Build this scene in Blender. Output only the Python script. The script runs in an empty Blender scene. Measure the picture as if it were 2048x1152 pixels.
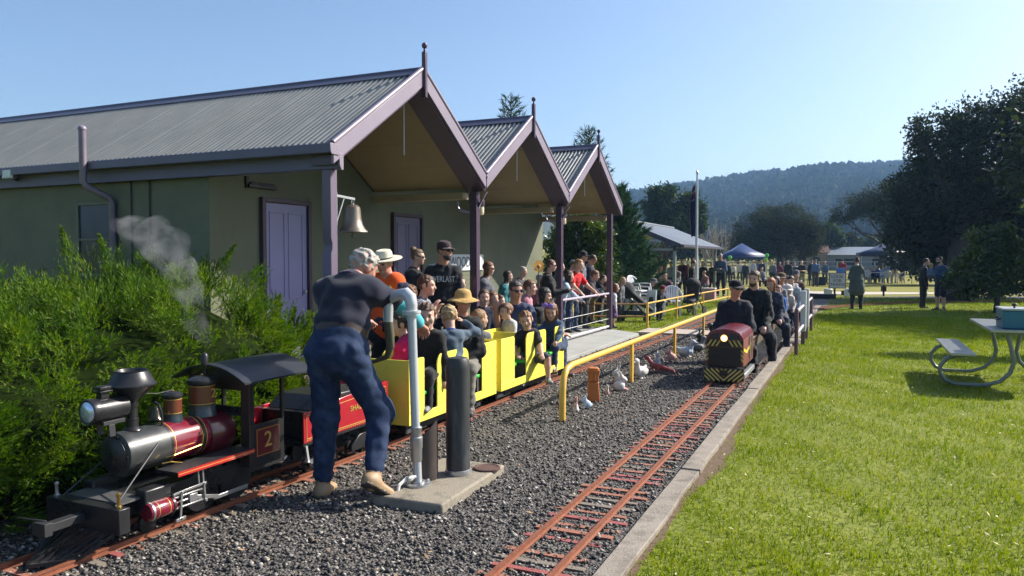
import bpy, bmesh, math, random
import numpy as np
from mathutils import Vector, Matrix, Quaternion

# ------------------------------------------------------------------ camera, sky, sun, exposure
scene = bpy.context.scene
COL = scene.collection
EYE = 1.65
YAW, PITCH, FPX = math.radians(24.4), math.radians(-2.28), 1515.0
cam_data = bpy.data.cameras.new('camera')
cam_data.sensor_width = 36.0
cam_data.lens = 36.0 * FPX / 2048.0
cam_data.clip_start = 0.05
cam_data.clip_end = 6000.0
cam = bpy.data.objects.new('camera', cam_data)
cam.location = (0, 0, EYE)
cam.rotation_euler = (math.radians(90) + PITCH, 0, YAW)
COL.objects.link(cam)
scene.camera = cam

SUN_TO = Vector((1.0, 0.97, 1.03)).normalized()
SUN_EL = math.asin(SUN_TO.z)
SUN_AZ = math.atan2(SUN_TO.x, SUN_TO.y)
world = bpy.data.worlds.new('World')
scene.world = world
world.use_nodes = True
wn = world.node_tree
wn.nodes.clear()
sky = wn.nodes.new('ShaderNodeTexSky')
sky.sky_type = 'NISHITA'
sky.sun_disc = False
sky.sun_elevation = SUN_EL
sky.sun_rotation = SUN_AZ
sky.altitude = 20
sky.air_density = 1.0
sky.dust_density = 1.9
sky.ozone_density = 3.5
bg = wn.nodes.new('ShaderNodeBackground')
bg.inputs['Strength'].default_value = 0.104
wo = wn.nodes.new('ShaderNodeOutputWorld')
wn.links.new(sky.outputs[0], bg.inputs['Color'])
wn.links.new(bg.outputs[0], wo.inputs['Surface'])
sun_data = bpy.data.lights.new('sun', 'SUN')
sun_data.energy = 5.0
sun_data.angle = math.radians(0.55)
sun_data.color = (1.0, 0.93, 0.82)
sun = bpy.data.objects.new('sun', sun_data)
sun.rotation_euler = SUN_TO.to_track_quat('Z', 'Y').to_euler()
sun.location = (30, 30, 40)
COL.objects.link(sun)

scene.view_settings.view_transform = 'Standard'
scene.view_settings.look = 'None'
scene.view_settings.exposure = 0.88
scene.view_settings.gamma = 1.0
scene.view_settings.use_curve_mapping = False
scene.render.engine = 'CYCLES'
scene.cycles.use_denoising = True
scene.cycles.use_adaptive_sampling = True
scene.cycles.adaptive_threshold = 0.025
scene.cycles.max_bounces = 6
scene.cycles.diffuse_bounces = 1
scene.cycles.glossy_bounces = 3
scene.cycles.transmission_bounces = 4
scene.cycles.transparent_max_bounces = 6
scene.cycles.volume_bounces = 0
scene.cycles.caustics_reflective = False
scene.cycles.caustics_refractive = False
scene.cycles.sample_clamp_indirect = 4.0

rnd = random.Random(7)
rng = np.random.default_rng(7)

# ------------------------------------------------------------------ layout helpers (pixel of the photograph + a real distance -> a point)
_cf = np.array([-math.sin(YAW) * math.cos(PITCH), math.cos(YAW) * math.cos(PITCH), math.sin(PITCH)])
_cr = np.array([math.cos(YAW), math.sin(YAW), 0.0])
_cu = np.cross(_cr, _cf)
def ray(u, v): return _cf + _cr * (u - 1024.0) / FPX - _cu * (v - 576.0) / FPX
def at(u, v, depth): return Vector(np.array([0, 0, EYE]) + ray(u, v) * depth)
def onground(u, v, z=0.0):
    d = ray(u, v); return Vector(np.array([0, 0, EYE]) + d * ((z - EYE) / d[2]))
def onx(u, v, X):
    d = ray(u, v); return Vector(np.array([0, 0, EYE]) + d * (X / d[0]))

# ------------------------------------------------------------------ object helpers
def tag(o, label=None, cat=None, group=None, kind=None):
    if label: o['label'] = label
    if cat: o['category'] = cat
    if group: o['group'] = group
    if kind: o['kind'] = kind
    return o
def thing(name, label=None, cat=None, loc=(0, 0, 0), rz=0.0, group=None, kind=None):
    o = bpy.data.objects.new(name, None)
    o.empty_display_size = 0.1
    COL.objects.link(o)
    o.location = loc
    o.rotation_euler = (0, 0, rz)
    return tag(o, label, cat, group, kind)
def link(name, me, parent=None, mat=None, loc=None, rot=None, scale=None):
    o = bpy.data.objects.new(name, me)
    COL.objects.link(o)
    if parent is not None: o.parent = parent
    if loc is not None: o.location = loc
    if rot is not None: o.rotation_euler = rot
    if scale is not None: o.scale = scale
    if mat is not None and me is not None and len(me.materials) == 0: me.materials.append(mat)
    return o
def copy_tree(o, parent=None):
    c = o.copy(); COL.objects.link(c); c.parent = parent
    for ch in list(o.children): copy_tree(ch, c)
    return c

def frame_of(d, up=(0, 0, 1)):
    d = Vector(d).normalized(); up = Vector(up)
    if abs(d.dot(up)) > 0.985: up = Vector((0, 1, 0)) if abs(d.y) < 0.9 else Vector((1, 0, 0))
    s = d.cross(up).normalized(); u = s.cross(d).normalized()
    return d, s, u

class MB:
    def __init__(self): self.v = []; self.f = []; self.m = []; self.cur = 0
    def add(self, vs, fs):
        n = len(self.v); self.v.extend([tuple(p) for p in vs])
        for f in fs: self.f.append(tuple(i + n for i in f)); self.m.append(self.cur)
        return self
    def box(self, lo, hi, rz=0.0, piv=None):
        x0, y0, z0 = lo; x1, y1, z1 = hi
        vs = [Vector(p) for p in ((x0,y0,z0),(x1,y0,z0),(x1,y1,z0),(x0,y1,z0),(x0,y0,z1),(x1,y0,z1),(x1,y1,z1),(x0,y1,z1))]
        if rz:
            c = Vector(piv) if piv else Vector(((x0+x1)/2, (y0+y1)/2, 0)); R = Matrix.Rotation(rz, 3, 'Z')
            vs = [R @ (p - c) + c for p in vs]
        return self.add(vs, [(0,3,2,1),(4,5,6,7),(0,1,5,4),(1,2,6,5),(2,3,7,6),(3,0,4,7)])
    def cbox(self, c, s, rz=0.0):
        return self.box((c[0]-s[0]/2, c[1]-s[1]/2, c[2]-s[2]/2), (c[0]+s[0]/2, c[1]+s[1]/2, c[2]+s[2]/2), rz)
    def bar(self, p0, p1, w, h, up=(0, 0, 1)):
        p0 = Vector(p0); p1 = Vector(p1); d, s, u = frame_of(p1 - p0, up)
        vs = [p + s * (a * w / 2) + u * (b * h / 2) for p in (p0, p1) for a, b in ((-1,-1),(1,-1),(1,1),(-1,1))]
        return self.add(vs, [(0,1,2,3),(7,6,5,4),(0,4,5,1),(1,5,6,2),(2,6,7,3),(3,7,4,0)])
    def cyl(self, p0, p1, r0, r1=None, n=16, caps=True):
        r1 = r0 if r1 is None else r1
        p0 = Vector(p0); p1 = Vector(p1); d, s, u = frame_of(p1 - p0)
        vs = []
        for p, r in ((p0, r0), (p1, r1)):
            for i in range(n):
                a = 2 * math.pi * i / n; vs.append(p + (s * math.cos(a) + u * math.sin(a)) * r)
        fs = [(i, n + i, n + (i + 1) % n, (i + 1) % n) for i in range(n)]
        if caps: fs += [tuple(range(n)), tuple(range(2 * n - 1, n - 1, -1))]
        return self.add(vs, fs)
    def tube(self, pts, r, n=8, caps=True, closed=False):
        pts = [Vector(p) for p in pts]; k = len(pts); rs = r if isinstance(r, (list, tuple)) else [r] * k
        vs = []; prev = None
        for i, p in enumerate(pts):
            a = pts[(i - 1) % k] if (i > 0 or closed) else p
            b = pts[(i + 1) % k] if (i < k - 1 or closed) else p
            d = (b - a).normalized()
            if prev is None: _, s, u = frame_of(d)
            else:
                s = (prev - d * prev.dot(d)).normalized(); u = s.cross(d).normalized()
            prev = s
            for j in range(n):
                t = 2 * math.pi * j / n; vs.append(p + (s * math.cos(t) + u * math.sin(t)) * rs[i])
        fs = []
        for i in range(k if closed else k - 1):
            i2 = (i + 1) % k
            for j in range(n): fs.append((i*n+j, i2*n+j, i2*n+(j+1)%n, i*n+(j+1)%n))
        if caps and not closed: fs += [tuple(range(n)), tuple(range(k*n-1, (k-1)*n-1, -1))]
        return self.add(vs, fs)
    def lathe(self, prof, origin=(0, 0, 0), axis=(0, 0, 1), n=20, up=(0, 0, 1)):
        o = Vector(origin); d, s, u = frame_of(axis, up); vs = []; fs = []
        for r, h in prof:
            for j in range(n):
                t = 2 * math.pi * j / n; vs.append(o + d * h + (s * math.cos(t) + u * math.sin(t)) * max(r, 1e-5))
        for i in range(len(prof) - 1):
            for j in range(n): fs.append((i*n+j, i*n+(j+1)%n, (i+1)*n+(j+1)%n, (i+1)*n+j))
        fs += [tuple(range(n-1, -1, -1)), tuple(range((len(prof)-1)*n, len(prof)*n))]
        return self.add(vs, fs)
    def prism(self, poly, vec):
        vec = Vector(vec); poly = [Vector(p) for p in poly]; n = len(poly)
        vs = poly + [p + vec for p in poly]
        fs = [tuple(range(n-1, -1, -1)), tuple(range(n, 2*n))] + [(i, (i+1)%n, n+(i+1)%n, n+i) for i in range(n)]
        return self.add(vs, fs)
    def ell(self, c, r, n=12, k=8, rot=None):
        c = Vector(c); vs = []; fs = []
        R = rot if rot is not None else Matrix.Identity(3)
        for i in range(k + 1):
            ph = math.pi * i / k
            for j in range(n):
                t = 2 * math.pi * j / n
                vs.append(c + R @ Vector((r[0]*math.sin(ph)*math.cos(t), r[1]*math.sin(ph)*math.sin(t), r[2]*math.cos(ph))))
        for i in range(k):
            for j in range(n): fs.append((i*n+j, (i+1)*n+j, (i+1)*n+(j+1)%n, i*n+(j+1)%n))
        return self.add(vs, fs)
    def quad(self, a, b, c, d): return self.add([a, b, c, d], [(0, 1, 2, 3)])
    def mesh(self, name, mats=None, smooth=True, off=None, ang=38):
        me = bpy.data.meshes.new(name)
        vs = self.v if off is None else [(p[0]-off[0], p[1]-off[1], p[2]-off[2]) for p in self.v]
        me.from_pydata(vs, [], self.f)
        bm = bmesh.new(); bm.from_mesh(me)
        bmesh.ops.remove_doubles(bm, verts=bm.verts, dist=1e-5)
        bmesh.ops.recalc_face_normals(bm, faces=bm.faces)
        keep = bm.faces.layers.int.get('mi')
        bm.to_mesh(me); bm.free()
        if mats is not None:
            for m in (mats if isinstance(mats, (list, tuple)) else [mats]): me.materials.append(m)
        if isinstance(mats, (list, tuple)) and len(me.polygons) == len(self.m):
            me.polygons.foreach_set('material_index', self.m)
        if smooth:
            me.polygons.foreach_set('use_smooth', [True] * len(me.polygons))
            me.set_sharp_from_angle(angle=math.radians(ang))
        return me
    def build(self, name, mat, parent=None, smooth=True, bevel=0.0, off=None, ang=38):
        if off is None and parent is not None and parent.get('_w'): off = parent.location
        o = link(name, self.mesh(name, mat, smooth, off, ang), parent)
        if bevel:
            b = o.modifiers.new('bevel', 'BEVEL'); b.width = bevel; b.segments = 2; b.limit_method = 'ANGLE'; b.angle_limit = math.radians(40)
        return o
def wthing(*a, **k):
    """a thing whose parts are given in world coordinates"""
    o = thing(*a, **k); o['_w'] = 1; return o

def np_mesh(name, verts, faces, mats, smooth=False, mi=None):
    """fast mesh from numpy arrays; faces (n,3) or (n,4)"""
    me = bpy.data.meshes.new(name)
    verts = np.asarray(verts, np.float32).reshape(-1, 3); faces = np.asarray(faces, np.int32); k = faces.shape[1]
    me.vertices.add(len(verts)); me.vertices.foreach_set('co', verts.ravel())
    me.loops.add(faces.size); me.loops.foreach_set('vertex_index', faces.ravel())
    me.polygons.add(len(faces))
    me.polygons.foreach_set('loop_start', np.arange(0, faces.size, k, dtype=np.int32))
    me.polygons.foreach_set('loop_total', np.full(len(faces), k, np.int32))
    for m in (mats if isinstance(mats, (list, tuple)) else [mats]): me.materials.append(m)
    if mi is not None: me.polygons.foreach_set('material_index', np.asarray(mi, np.int32))
    if smooth: me.polygons.foreach_set('use_smooth', np.ones(len(faces), bool))
    me.update(calc_edges=True); me.validate()
    return me

# ------------------------------------------------------------------ materials
MATS = {}
def nmat(name):
    m = bpy.data.materials.new(name); m.use_nodes = True
    nt = m.node_tree; nt.nodes.clear()
    out = nt.nodes.new('ShaderNodeOutputMaterial')
    return m, nt, out
def pm(name, col, rough=0.6, metal=0.0, var=0.12, scale=6.0, bump=0.0, bscale=60.0, spec=0.5, coat=0.0, col2=None, mix=(0.42, 0.62),
       dirt=None, dscale=3.0, dmix=(0.55, 0.75), emit=0.0, trans=0.0, stretch=None, sheen=0.0, rvar=0.0):
    """procedural principled material: base colour with noise variation, optional second colour in patches, optional dirt, bump"""
    if name in MATS: return MATS[name]
    m, nt, out = nmat(name); N = nt.nodes.new; L = nt.links.new
    b = N('ShaderNodeBsdfPrincipled'); L(b.outputs[0], out.inputs['Surface'])
    b.inputs['Roughness'].default_value = rough; b.inputs['Metallic'].default_value = metal
    b.inputs['Specular IOR Level'].default_value = spec
    if coat: b.inputs['Coat Weight'].default_value = coat; b.inputs['Coat Roughness'].default_value = 0.08
    if sheen: b.inputs['Sheen Weight'].default_value = sheen
    tc = N('ShaderNodeTexCoord'); vec = tc.outputs['Object']
    if stretch:
        mp = N('ShaderNodeMapping'); mp.inputs['Scale'].default_value = stretch; L(vec, mp.inputs['Vector']); vec = mp.outputs[0]
    nz = N('ShaderNodeTexNoise'); nz.inputs['Scale'].default_value = scale; nz.inputs['Detail'].default_value = 5.0; nz.inputs['Roughness'].default_value = 0.6
    L(vec, nz.inputs['Vector'])
    c = tuple(col) + (1.0,)
    if col2 is not None:
        rp = N('ShaderNodeMapRange'); rp.inputs['From Min'].default_value = mix[0]; rp.inputs['From Max'].default_value = mix[1]
        L(nz.outputs[0], rp.inputs[0])
        mx = N('ShaderNodeMix'); mx.data_type = 'RGBA'; L(rp.outputs[0], mx.inputs[0])
        mx.inputs[6].default_value = c; mx.inputs[7].default_value = tuple(col2) + (1.0,); cur = mx.outputs[2]
    else:
        mx = N('ShaderNodeMix'); mx.data_type = 'RGBA'; mx.blend_type = 'MULTIPLY'; mx.inputs[0].default_value = 1.0
        rp = N('ShaderNodeMapRange'); rp.inputs['From Min'].default_value = 0.25; rp.inputs['From Max'].default_value = 0.75
        rp.inputs['To Min'].default_value = 1.0 - var; rp.inputs['To Max'].default_value = 1.0 + var
        L(nz.outputs[0], rp.inputs[0]); L(rp.outputs[0], mx.inputs[7]); mx.inputs[6].default_value = c; cur = mx.outputs[2]
    if dirt is not None:
        n2 = N('ShaderNodeTexNoise'); n2.inputs['Scale'].default_value = dscale; n2.inputs['Detail'].default_value = 8.0; n2.inputs['Roughness'].default_value = 0.7
        L(vec, n2.inputs['Vector'])
        r2 = N('ShaderNodeMapRange'); r2.inputs['From Min'].default_value = dmix[0]; r2.inputs['From Max'].default_value = dmix[1]; L(n2.outputs[0], r2.inputs[0])
        m2 = N('ShaderNodeMix'); m2.data_type = 'RGBA'; L(r2.outputs[0], m2.inputs[0]); L(cur, m2.inputs[6]); m2.inputs[7].default_value = tuple(dirt) + (1.0,); cur = m2.outputs[2]
    L(cur, b.inputs['Base Color'])
    if rvar:
        r3 = N('ShaderNodeMapRange'); r3.inputs['From Min'].default_value = 0.3; r3.inputs['From Max'].default_value = 0.7
        r3.inputs['To Min'].default_value = max(0.02, rough - rvar); r3.inputs['To Max'].default_value = min(1, rough + rvar); L(nz.outputs[0], r3.inputs[0]); L(r3.outputs[0], b.inputs['Roughness'])
    if bump:
        nb = N('ShaderNodeTexNoise'); nb.inputs['Scale'].default_value = bscale; nb.inputs['Detail'].default_value = 4.0; L(vec, nb.inputs['Vector'])
        bp = N('ShaderNodeBump'); bp.inputs['Strength'].default_value = min(1.0, bump); bp.inputs['Distance'].default_value = 0.01; L(nb.outputs[0], bp.inputs['Height']); L(bp.outputs[0], b.inputs['Normal'])
    if emit:
        L(cur, b.inputs['Emission Color']); b.inputs['Emission Strength'].default_value = emit
    if trans: b.inputs['Transmission Weight'].default_value = trans
    MATS[name] = m
    return m
def leafmat(name, cols, rough=0.55, transl=0.35, spec=0.3, nscale=0.6):
    """foliage: colour varies leaf by leaf and in broad patches, light passes through"""
    if name in MATS: return MATS[name]
    m, nt, out = nmat(name); N = nt.nodes.new; L = nt.links.new
    ge = N('ShaderNodeNewGeometry'); tc = N('ShaderNodeTexCoord')
    nz = N('ShaderNodeTexNoise'); nz.inputs['Scale'].default_value = nscale; nz.inputs['Detail'].default_value = 3.0; L(tc.outputs['Object'], nz.inputs['Vector'])
    ma = N('ShaderNodeMath'); ma.operation = 'MULTIPLY_ADD'; L(ge.outputs['Random Per Island'], ma.inputs[0]); ma.inputs[1].default_value = 0.55
    mb = N('ShaderNodeMath'); mb.operation = 'MULTIPLY_ADD'; L(nz.outputs[0], mb.inputs[0]); mb.inputs[1].default_value = 0.9; mb.inputs[2].default_value = -0.22
    L(mb.outputs[0], ma.inputs[2])
    cr = N('ShaderNodeValToRGB'); L(ma.outputs[0], cr.inputs[0]); el = cr.color_ramp.elements
    while len(el) < len(cols): el.new(0.5)
    for i, c in enumerate(cols): el[i].position = i / (len(cols) - 1); el[i].color = tuple(c) + (1.0,)
    b = N('ShaderNodeBsdfPrincipled'); b.inputs['Roughness'].default_value = rough; b.inputs['Specular IOR Level'].default_value = spec; L(cr.outputs[0], b.inputs['Base Color'])
    t = N('ShaderNodeBsdfTranslucent'); hs = N('ShaderNodeHueSaturation'); hs.inputs['Value'].default_value = 1.5; hs.inputs['Saturation'].default_value = 1.15; L(cr.outputs[0], hs.inputs['Color']); L(hs.outputs[0], t.inputs['Color'])
    mx = N('ShaderNodeMixShader'); mx.inputs[0].default_value = transl; L(b.outputs[0], mx.inputs[1]); L(t.outputs[0], mx.inputs[2]); L(mx.outputs[0], out.inputs['Surface'])
    MATS[name] = m
    return m

def text_part(name, body, size, mat, parent, loc, rot, extrude=0.0015, sx=1.0, align='CENTER'):
    """lettering turned into a mesh and laid on a surface"""
    cu = bpy.data.curves.new(name + '_curve', 'FONT'); cu.body = body; cu.size = size; cu.extrude = extrude; cu.align_x = align; cu.align_y = 'CENTER'
    tmp = bpy.data.objects.new(name + '_tmp', cu); COL.objects.link(tmp)
    dg = bpy.context.evaluated_depsgraph_get(); me = bpy.data.meshes.new_from_object(tmp.evaluated_get(dg))
    bpy.data.objects.remove(tmp); bpy.data.curves.remove(cu)
    me.materials.clear(); me.materials.append(mat)
    return link(name, me, parent, None, loc, rot, (sx, 1, 1))
# ------------------------------------------------------------------ materials of the place
M_roof = pm('corrugated_steel', (0.165, 0.175, 0.17), 0.40, 0.2, 0.10, 2.5, 0.05, 30, dirt=(0.10, 0.085, 0.075), dscale=1.2, dmix=(0.62, 0.9), rvar=0.08)
M_purple = pm('plum_paint', (0.070, 0.044, 0.072), 0.35, 0, 0.12, 3, 0.03, 40, spec=0.45, dirt=(0.065, 0.05, 0.055), dscale=4, dmix=(0.6, 0.85))
M_barge = pm('mauve_paint', (0.235, 0.195, 0.25), 0.4, 0, 0.08, 3, 0.03, 40, dirt=(0.16, 0.125, 0.155), dscale=5, dmix=(0.6, 0.9))
M_gutter = pm('slate_gutter', (0.085, 0.078, 0.115), 0.35, 0.1, 0.10, 3)
M_beam = pm('blue_beam', (0.10, 0.095, 0.16), 0.5, 0, 0.10, 2, dirt=(0.07, 0.065, 0.09), dscale=3)
M_soffit = pm('cream_soffit', (0.33, 0.26, 0.145), 0.55, 0, 0.10, 1.6, 0.03, 30, dirt=(0.21, 0.16, 0.09), dscale=2.2, dmix=(0.55, 0.8))
M_wall = pm('olive_wall', (0.135, 0.145, 0.092), 0.8, 0, 0.12, 1.8, 0.25, 90, dirt=(0.092, 0.104, 0.07), dscale=1.4, dmix=(0.5, 0.8))
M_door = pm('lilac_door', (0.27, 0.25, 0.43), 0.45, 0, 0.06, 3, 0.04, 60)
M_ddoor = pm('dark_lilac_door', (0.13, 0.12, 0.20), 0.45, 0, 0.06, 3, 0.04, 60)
M_frame = pm('door_frame_plum', (0.055, 0.035, 0.055), 0.4, 0, 0.1, 4)
M_glass = pm('window_glass', (0.03, 0.042, 0.055), 0.12, 0, 0.3, 3, spec=0.35)
M_curtain = pm('lace_curtain', (0.55, 0.57, 0.58), 0.9, 0, 0.15, 20, stretch=(6, 6, 0.4))
M_steel = pm('galvanised_steel', (0.42, 0.43, 0.44), 0.42, 0.75, 0.12, 8, dirt=(0.3, 0.29, 0.28), dscale=14)
M_conc = pm('weathered_concrete', (0.26, 0.225, 0.185), 0.9, 0, 0.16, 2.5, 0.5, 70, dirt=(0.12, 0.10, 0.08), dscale=7, dmix=(0.46, 0.72))
M_slab = pm('stained_slab', (0.27, 0.235, 0.18), 0.85, 0, 0.18, 4, 0.5, 80, dirt=(0.09, 0.08, 0.065), dscale=4, dmix=(0.48, 0.66))
M_plat = pm('platform_concrete', (0.33, 0.335, 0.315), 0.85, 0, 0.10, 1.5, 0.3, 120, dirt=(0.24, 0.24, 0.22), dscale=2.0, dmix=(0.5, 0.75))
M_rail = pm('rusty_rail', (0.24, 0.085, 0.045), 0.6, 0.35, 0.2, 18, 0.2, 120, dirt=(0.33, 0.16, 0.10), dscale=30)
M_yel = pm('yellow_pipe_paint', (0.72, 0.44, 0.075), 0.35, 0, 0.06, 5, 0.03, 60, dirt=(0.50, 0.31, 0.09), dscale=9, dmix=(0.62, 0.8))
M_lilacrail = pm('pale_lilac_pipe', (0.42, 0.34, 0.42), 0.45, 0, 0.1, 6)
M_black = pm('black_metal', (0.018, 0.018, 0.02), 0.38, 0.3, 0.25, 10, rvar=0.12)
M_rope = pm('white_cord', (0.7, 0.7, 0.68), 0.7)
M_dirtg = None

# ------------------------------------------------------------------ ground, rising to the paddock
def terrain(x, y):
    d = np.hypot(x, y)
    t = np.clip((d - 62) / 190.0, 0, 1); t = t * t * (3 - 2 * t)
    return 5.5 * t + np.clip((d - 250) / 100, 0, 1) * 2.0
def make_ground():
    a = np.concatenate([np.linspace(-2500, -300, 12), np.linspace(-260, -70, 14), np.linspace(-62, 62, 32), np.linspace(70, 260, 14), np.linspace(300, 2500, 12)])
    X, Y = np.meshgrid(a, a); Z = terrain(X, Y) - 0.012; n = len(a)
    v = np.stack([X.ravel(), Y.ravel(), Z.ravel()], 1)
    i = np.arange(n * n).reshape(n, n); f = np.stack([i[:-1, :-1].ravel(), i[:-1, 1:].ravel(), i[1:, 1:].ravel(), i[1:, :-1].ravel()], 1)
    m, nt, out = nmat('lawn_soil'); N = nt.nodes.new; L = nt.links.new
    b = N('ShaderNodeBsdfPrincipled'); b.inputs['Roughness'].default_value = 0.9; b.inputs['Specular IOR Level'].default_value = 0.15; L(b.outputs[0], out.inputs[0])
    tc = N('ShaderNodeTexCoord'); cols = []
    for sc, dt in ((0.35, 4.0), (9.0, 6.0)):
        nz = N('ShaderNodeTexNoise'); nz.inputs['Scale'].default_value = sc; nz.inputs['Detail'].default_value = dt; nz.inputs['Roughness'].default_value = 0.65; L(tc.outputs['Object'], nz.inputs['Vector']); cols.append(nz)
    ad = N('ShaderNodeMath'); ad.operation = 'MULTIPLY_ADD'; ad.inputs[1].default_value = 0.55; L(cols[0].outputs[0], ad.inputs[0])
    a2 = N('ShaderNodeMath'); a2.operation = 'MULTIPLY'; a2.inputs[1].default_value = 0.45; L(cols[1].outputs[0], a2.inputs[0]); L(a2.outputs[0], ad.inputs[2])
    # the lawn by the railway is green, further off it turns straw yellow
    sp = N('ShaderNodeSeparateXYZ'); L(tc.outputs['Object'], sp.inputs[0])
    mr = N('ShaderNodeMapRange'); mr.inputs['From Min'].default_value = 31; mr.inputs['From Max'].default_value = 44; L(sp.outputs[1], mr.inputs[0])
    r1 = N('ShaderNodeValToRGB'); e = r1.color_ramp.elements; e[0].position = 0.32; e[0].color = (0.10, 0.135, 0.018, 1); e[1].position = 0.68; e[1].color = (0.23, 0.245, 0.05, 1); L(ad.outputs[0], r1.inputs[0])
    r2 = N('ShaderNodeValToRGB'); e = r2.color_ramp.elements; e[0].position = 0.32; e[0].color = (0.15, 0.165, 0.03, 1); e[1].position = 0.68; e[1].color = (0.27, 0.235, 0.06, 1); L(ad.outputs[0], r2.inputs[0])
    mx = N('ShaderNodeMix'); mx.data_type = 'RGBA'; L(mr.outputs[0], mx.inputs[0]); L(r1.outputs[0], mx.inputs[6]); L(r2.outputs[0], mx.inputs[7]); L(mx.outputs[2], b.inputs['Base Color'])
    bp = N('ShaderNodeBump'); bp.inputs['Distance'].default_value = 0.03; bp.inputs['Strength'].default_value = 0.8; nb = N('ShaderNodeTexNoise'); nb.inputs['Scale'].default_value = 22; nb.inputs['Detail'].default_value = 6; L(tc.outputs['Object'], nb.inputs['Vector']); L(nb.outputs[0], bp.inputs['Height']); L(bp.outputs[0], b.inputs['Normal'])
    o = link('ground', np_mesh('ground', v, f, m, True)); tag(o, 'green lawn running out to the straw coloured paddock', 'lawn', kind='structure')
make_ground()

def sheet(name, pts, z, mat, label, cat):
    mb = MB(); mb.add([(p[0], p[1], z) for p in pts], [tuple(range(len(pts)))])
    return tag(mb.build(name, mat, smooth=False), label, cat, kind='structure')

# gravel ground: fine stones in the material, stones of their own on top of it
def gravel_mat(name='gravel_ground'):
    m, nt, out = nmat(name); N = nt.nodes.new; L = nt.links.new
    b = N('ShaderNodeBsdfPrincipled'); b.inputs['Roughness'].default_value = 0.85; L(b.outputs[0], out.inputs[0])
    tc = N('ShaderNodeTexCoord'); vo = N('ShaderNodeTexVoronoi'); vo.inputs['Scale'].default_value = 55; L(tc.outputs['Object'], vo.inputs['Vector'])
    sx = N('ShaderNodeSeparateColor'); L(vo.outputs['Color'], sx.inputs[0])
    cr = N('ShaderNodeValToRGB'); e = cr.color_ramp.elements; e[0].color = (0.014, 0.013, 0.012, 1); e[1].color = (0.16, 0.145, 0.13, 1); e[1].position = 0.95
    L(sx.outputs[0], cr.inputs[0]); L(cr.outputs[0], b.inputs['Base Color'])
    bp = N('ShaderNodeBump'); bp.invert = True; bp.inputs['Distance'].default_value = 0.018; bp.inputs['Strength'].default_value = 1.0; L(vo.outputs['Distance'], bp.inputs['Height']); L(bp.outputs[0], b.inputs['Normal'])
    return m
M_gravel = gravel_mat()
LT = [(-2, -4.02), (2.4, -3.91), (3.4, -3.89), (4.6, -3.84), (6.5, -3.79), (9.2, -3.785), (10.85, -3.77), (12.85, -3.71), (15.6, -3.62), (20.9, -3.45), (27, -3.15), (34, -2.6)]
def left_x(y): return float(np.interp(y, [p[0] for p in LT], [p[1] for p in LT]))
RX = -1.53
sheet('gravel_bed', [(-4.15, -3), (-1.12, -3), (-1.12, 24), (-0.9, 27), (-0.35, 30), (0.9, 33), (3.0, 35.2), (6, 36.6), (12, 37.6), (24, 38), (24, 39.4), (12, 39.0), (5.6, 38.2), (2.2, 36.8), (-0.4, 34.4), (-2.1, 31), (-2.2, 36), (-3.4, 36), (-4.05, 22), (-4.15, 15)], 0.0, M_gravel,
      'dark grey gravel bed under the two miniature tracks', 'gravel')
sheet('side_gravel', [(-5.2, -3), (-4.152, -3), (-4.152, 6.2), (-5.2, 6.2)], -0.004, M_gravel, 'dark gravel strip beneath the juniper beside the steam engine', 'gravel')

def scatter_stones():
    n = 55000
    y = 1.6 + (rng.random(n) ** 1.75) * 17.0
    x = -4.6 + rng.random(n) * 3.38
    r = (0.0055 + 0.0115 * rng.random(n) ** 2.2) * (1 + 0.035 * np.maximum(y - 6, 0))
    # keep stones off the slab and the crossing
    keep = ~((x > -3.02) & (x < -2.46) & (y > 4.2) & (y < 5.42)) & ((x > -4.13) | (y < 6.25))
    # a thinner cover in places where the finer ground shows
    x, y, r = x[keep], y[keep], r[keep]; n = len(x)
    base = np.array([[1,0,0],[-1,0,0],[0,1,0],[0,-1,0],[0,0,1],[0,0,-1]], float)
    P = base[None] * (0.65 + 0.75 * rng.random((n, 6, 1))) * np.array([1.15, 1.0, 0.72]) + rng.normal(0, 0.16, (n, 6, 3))
    a = rng.random(n) * 6.283; ca, sa = np.cos(a), np.sin(a)
    Q = np.stack([P[..., 0] * ca[:, None] - P[..., 1] * sa[:, None], P[..., 0] * sa[:, None] + P[..., 1] * ca[:, None], P[..., 2]], -1) * r[:, None, None]
    Q[..., 0] += x[:, None]; Q[..., 1] += y[:, None]; Q[..., 2] += (r * 0.35 + rng.random(n) * 0.006)[:, None]
    F = np.array([[0,2,4],[2,1,4],[1,3,4],[3,0,4],[2,0,5],[1,2,5],[3,1,5],[0,3,5]])
    faces = (np.arange(n)[:, None, None] * 6 + F[None]).reshape(-1, 3)
    m, nt, out = nmat('loose_stone'); N = nt.nodes.new; L = nt.links.new
    b = N('ShaderNodeBsdfPrincipled'); b.inputs['Roughness'].default_value = 0.75; L(b.outputs[0], out.inputs[0])
    ge = N('ShaderNodeNewGeometry'); cr = N('ShaderNodeValToRGB'); e = cr.color_ramp.elements
    e[0].color = (0.022, 0.020, 0.019, 1); e[1].color = (0.42, 0.385, 0.34, 1); e.new(0.5).color = (0.085, 0.077, 0.069, 1); e.new(0.84).color = (0.19, 0.17, 0.148, 1)
    L(ge.outputs['Random Per Island'], cr.inputs[0]); L(cr.outputs[0], b.inputs['Base Color'])
    o = link('gravel', np_mesh('gravel', Q.reshape(-1, 3), faces, m)); tag(o, 'loose dark grey crushed stones between and beside the tracks', 'gravel', kind='stuff')
scatter_stones()

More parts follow.
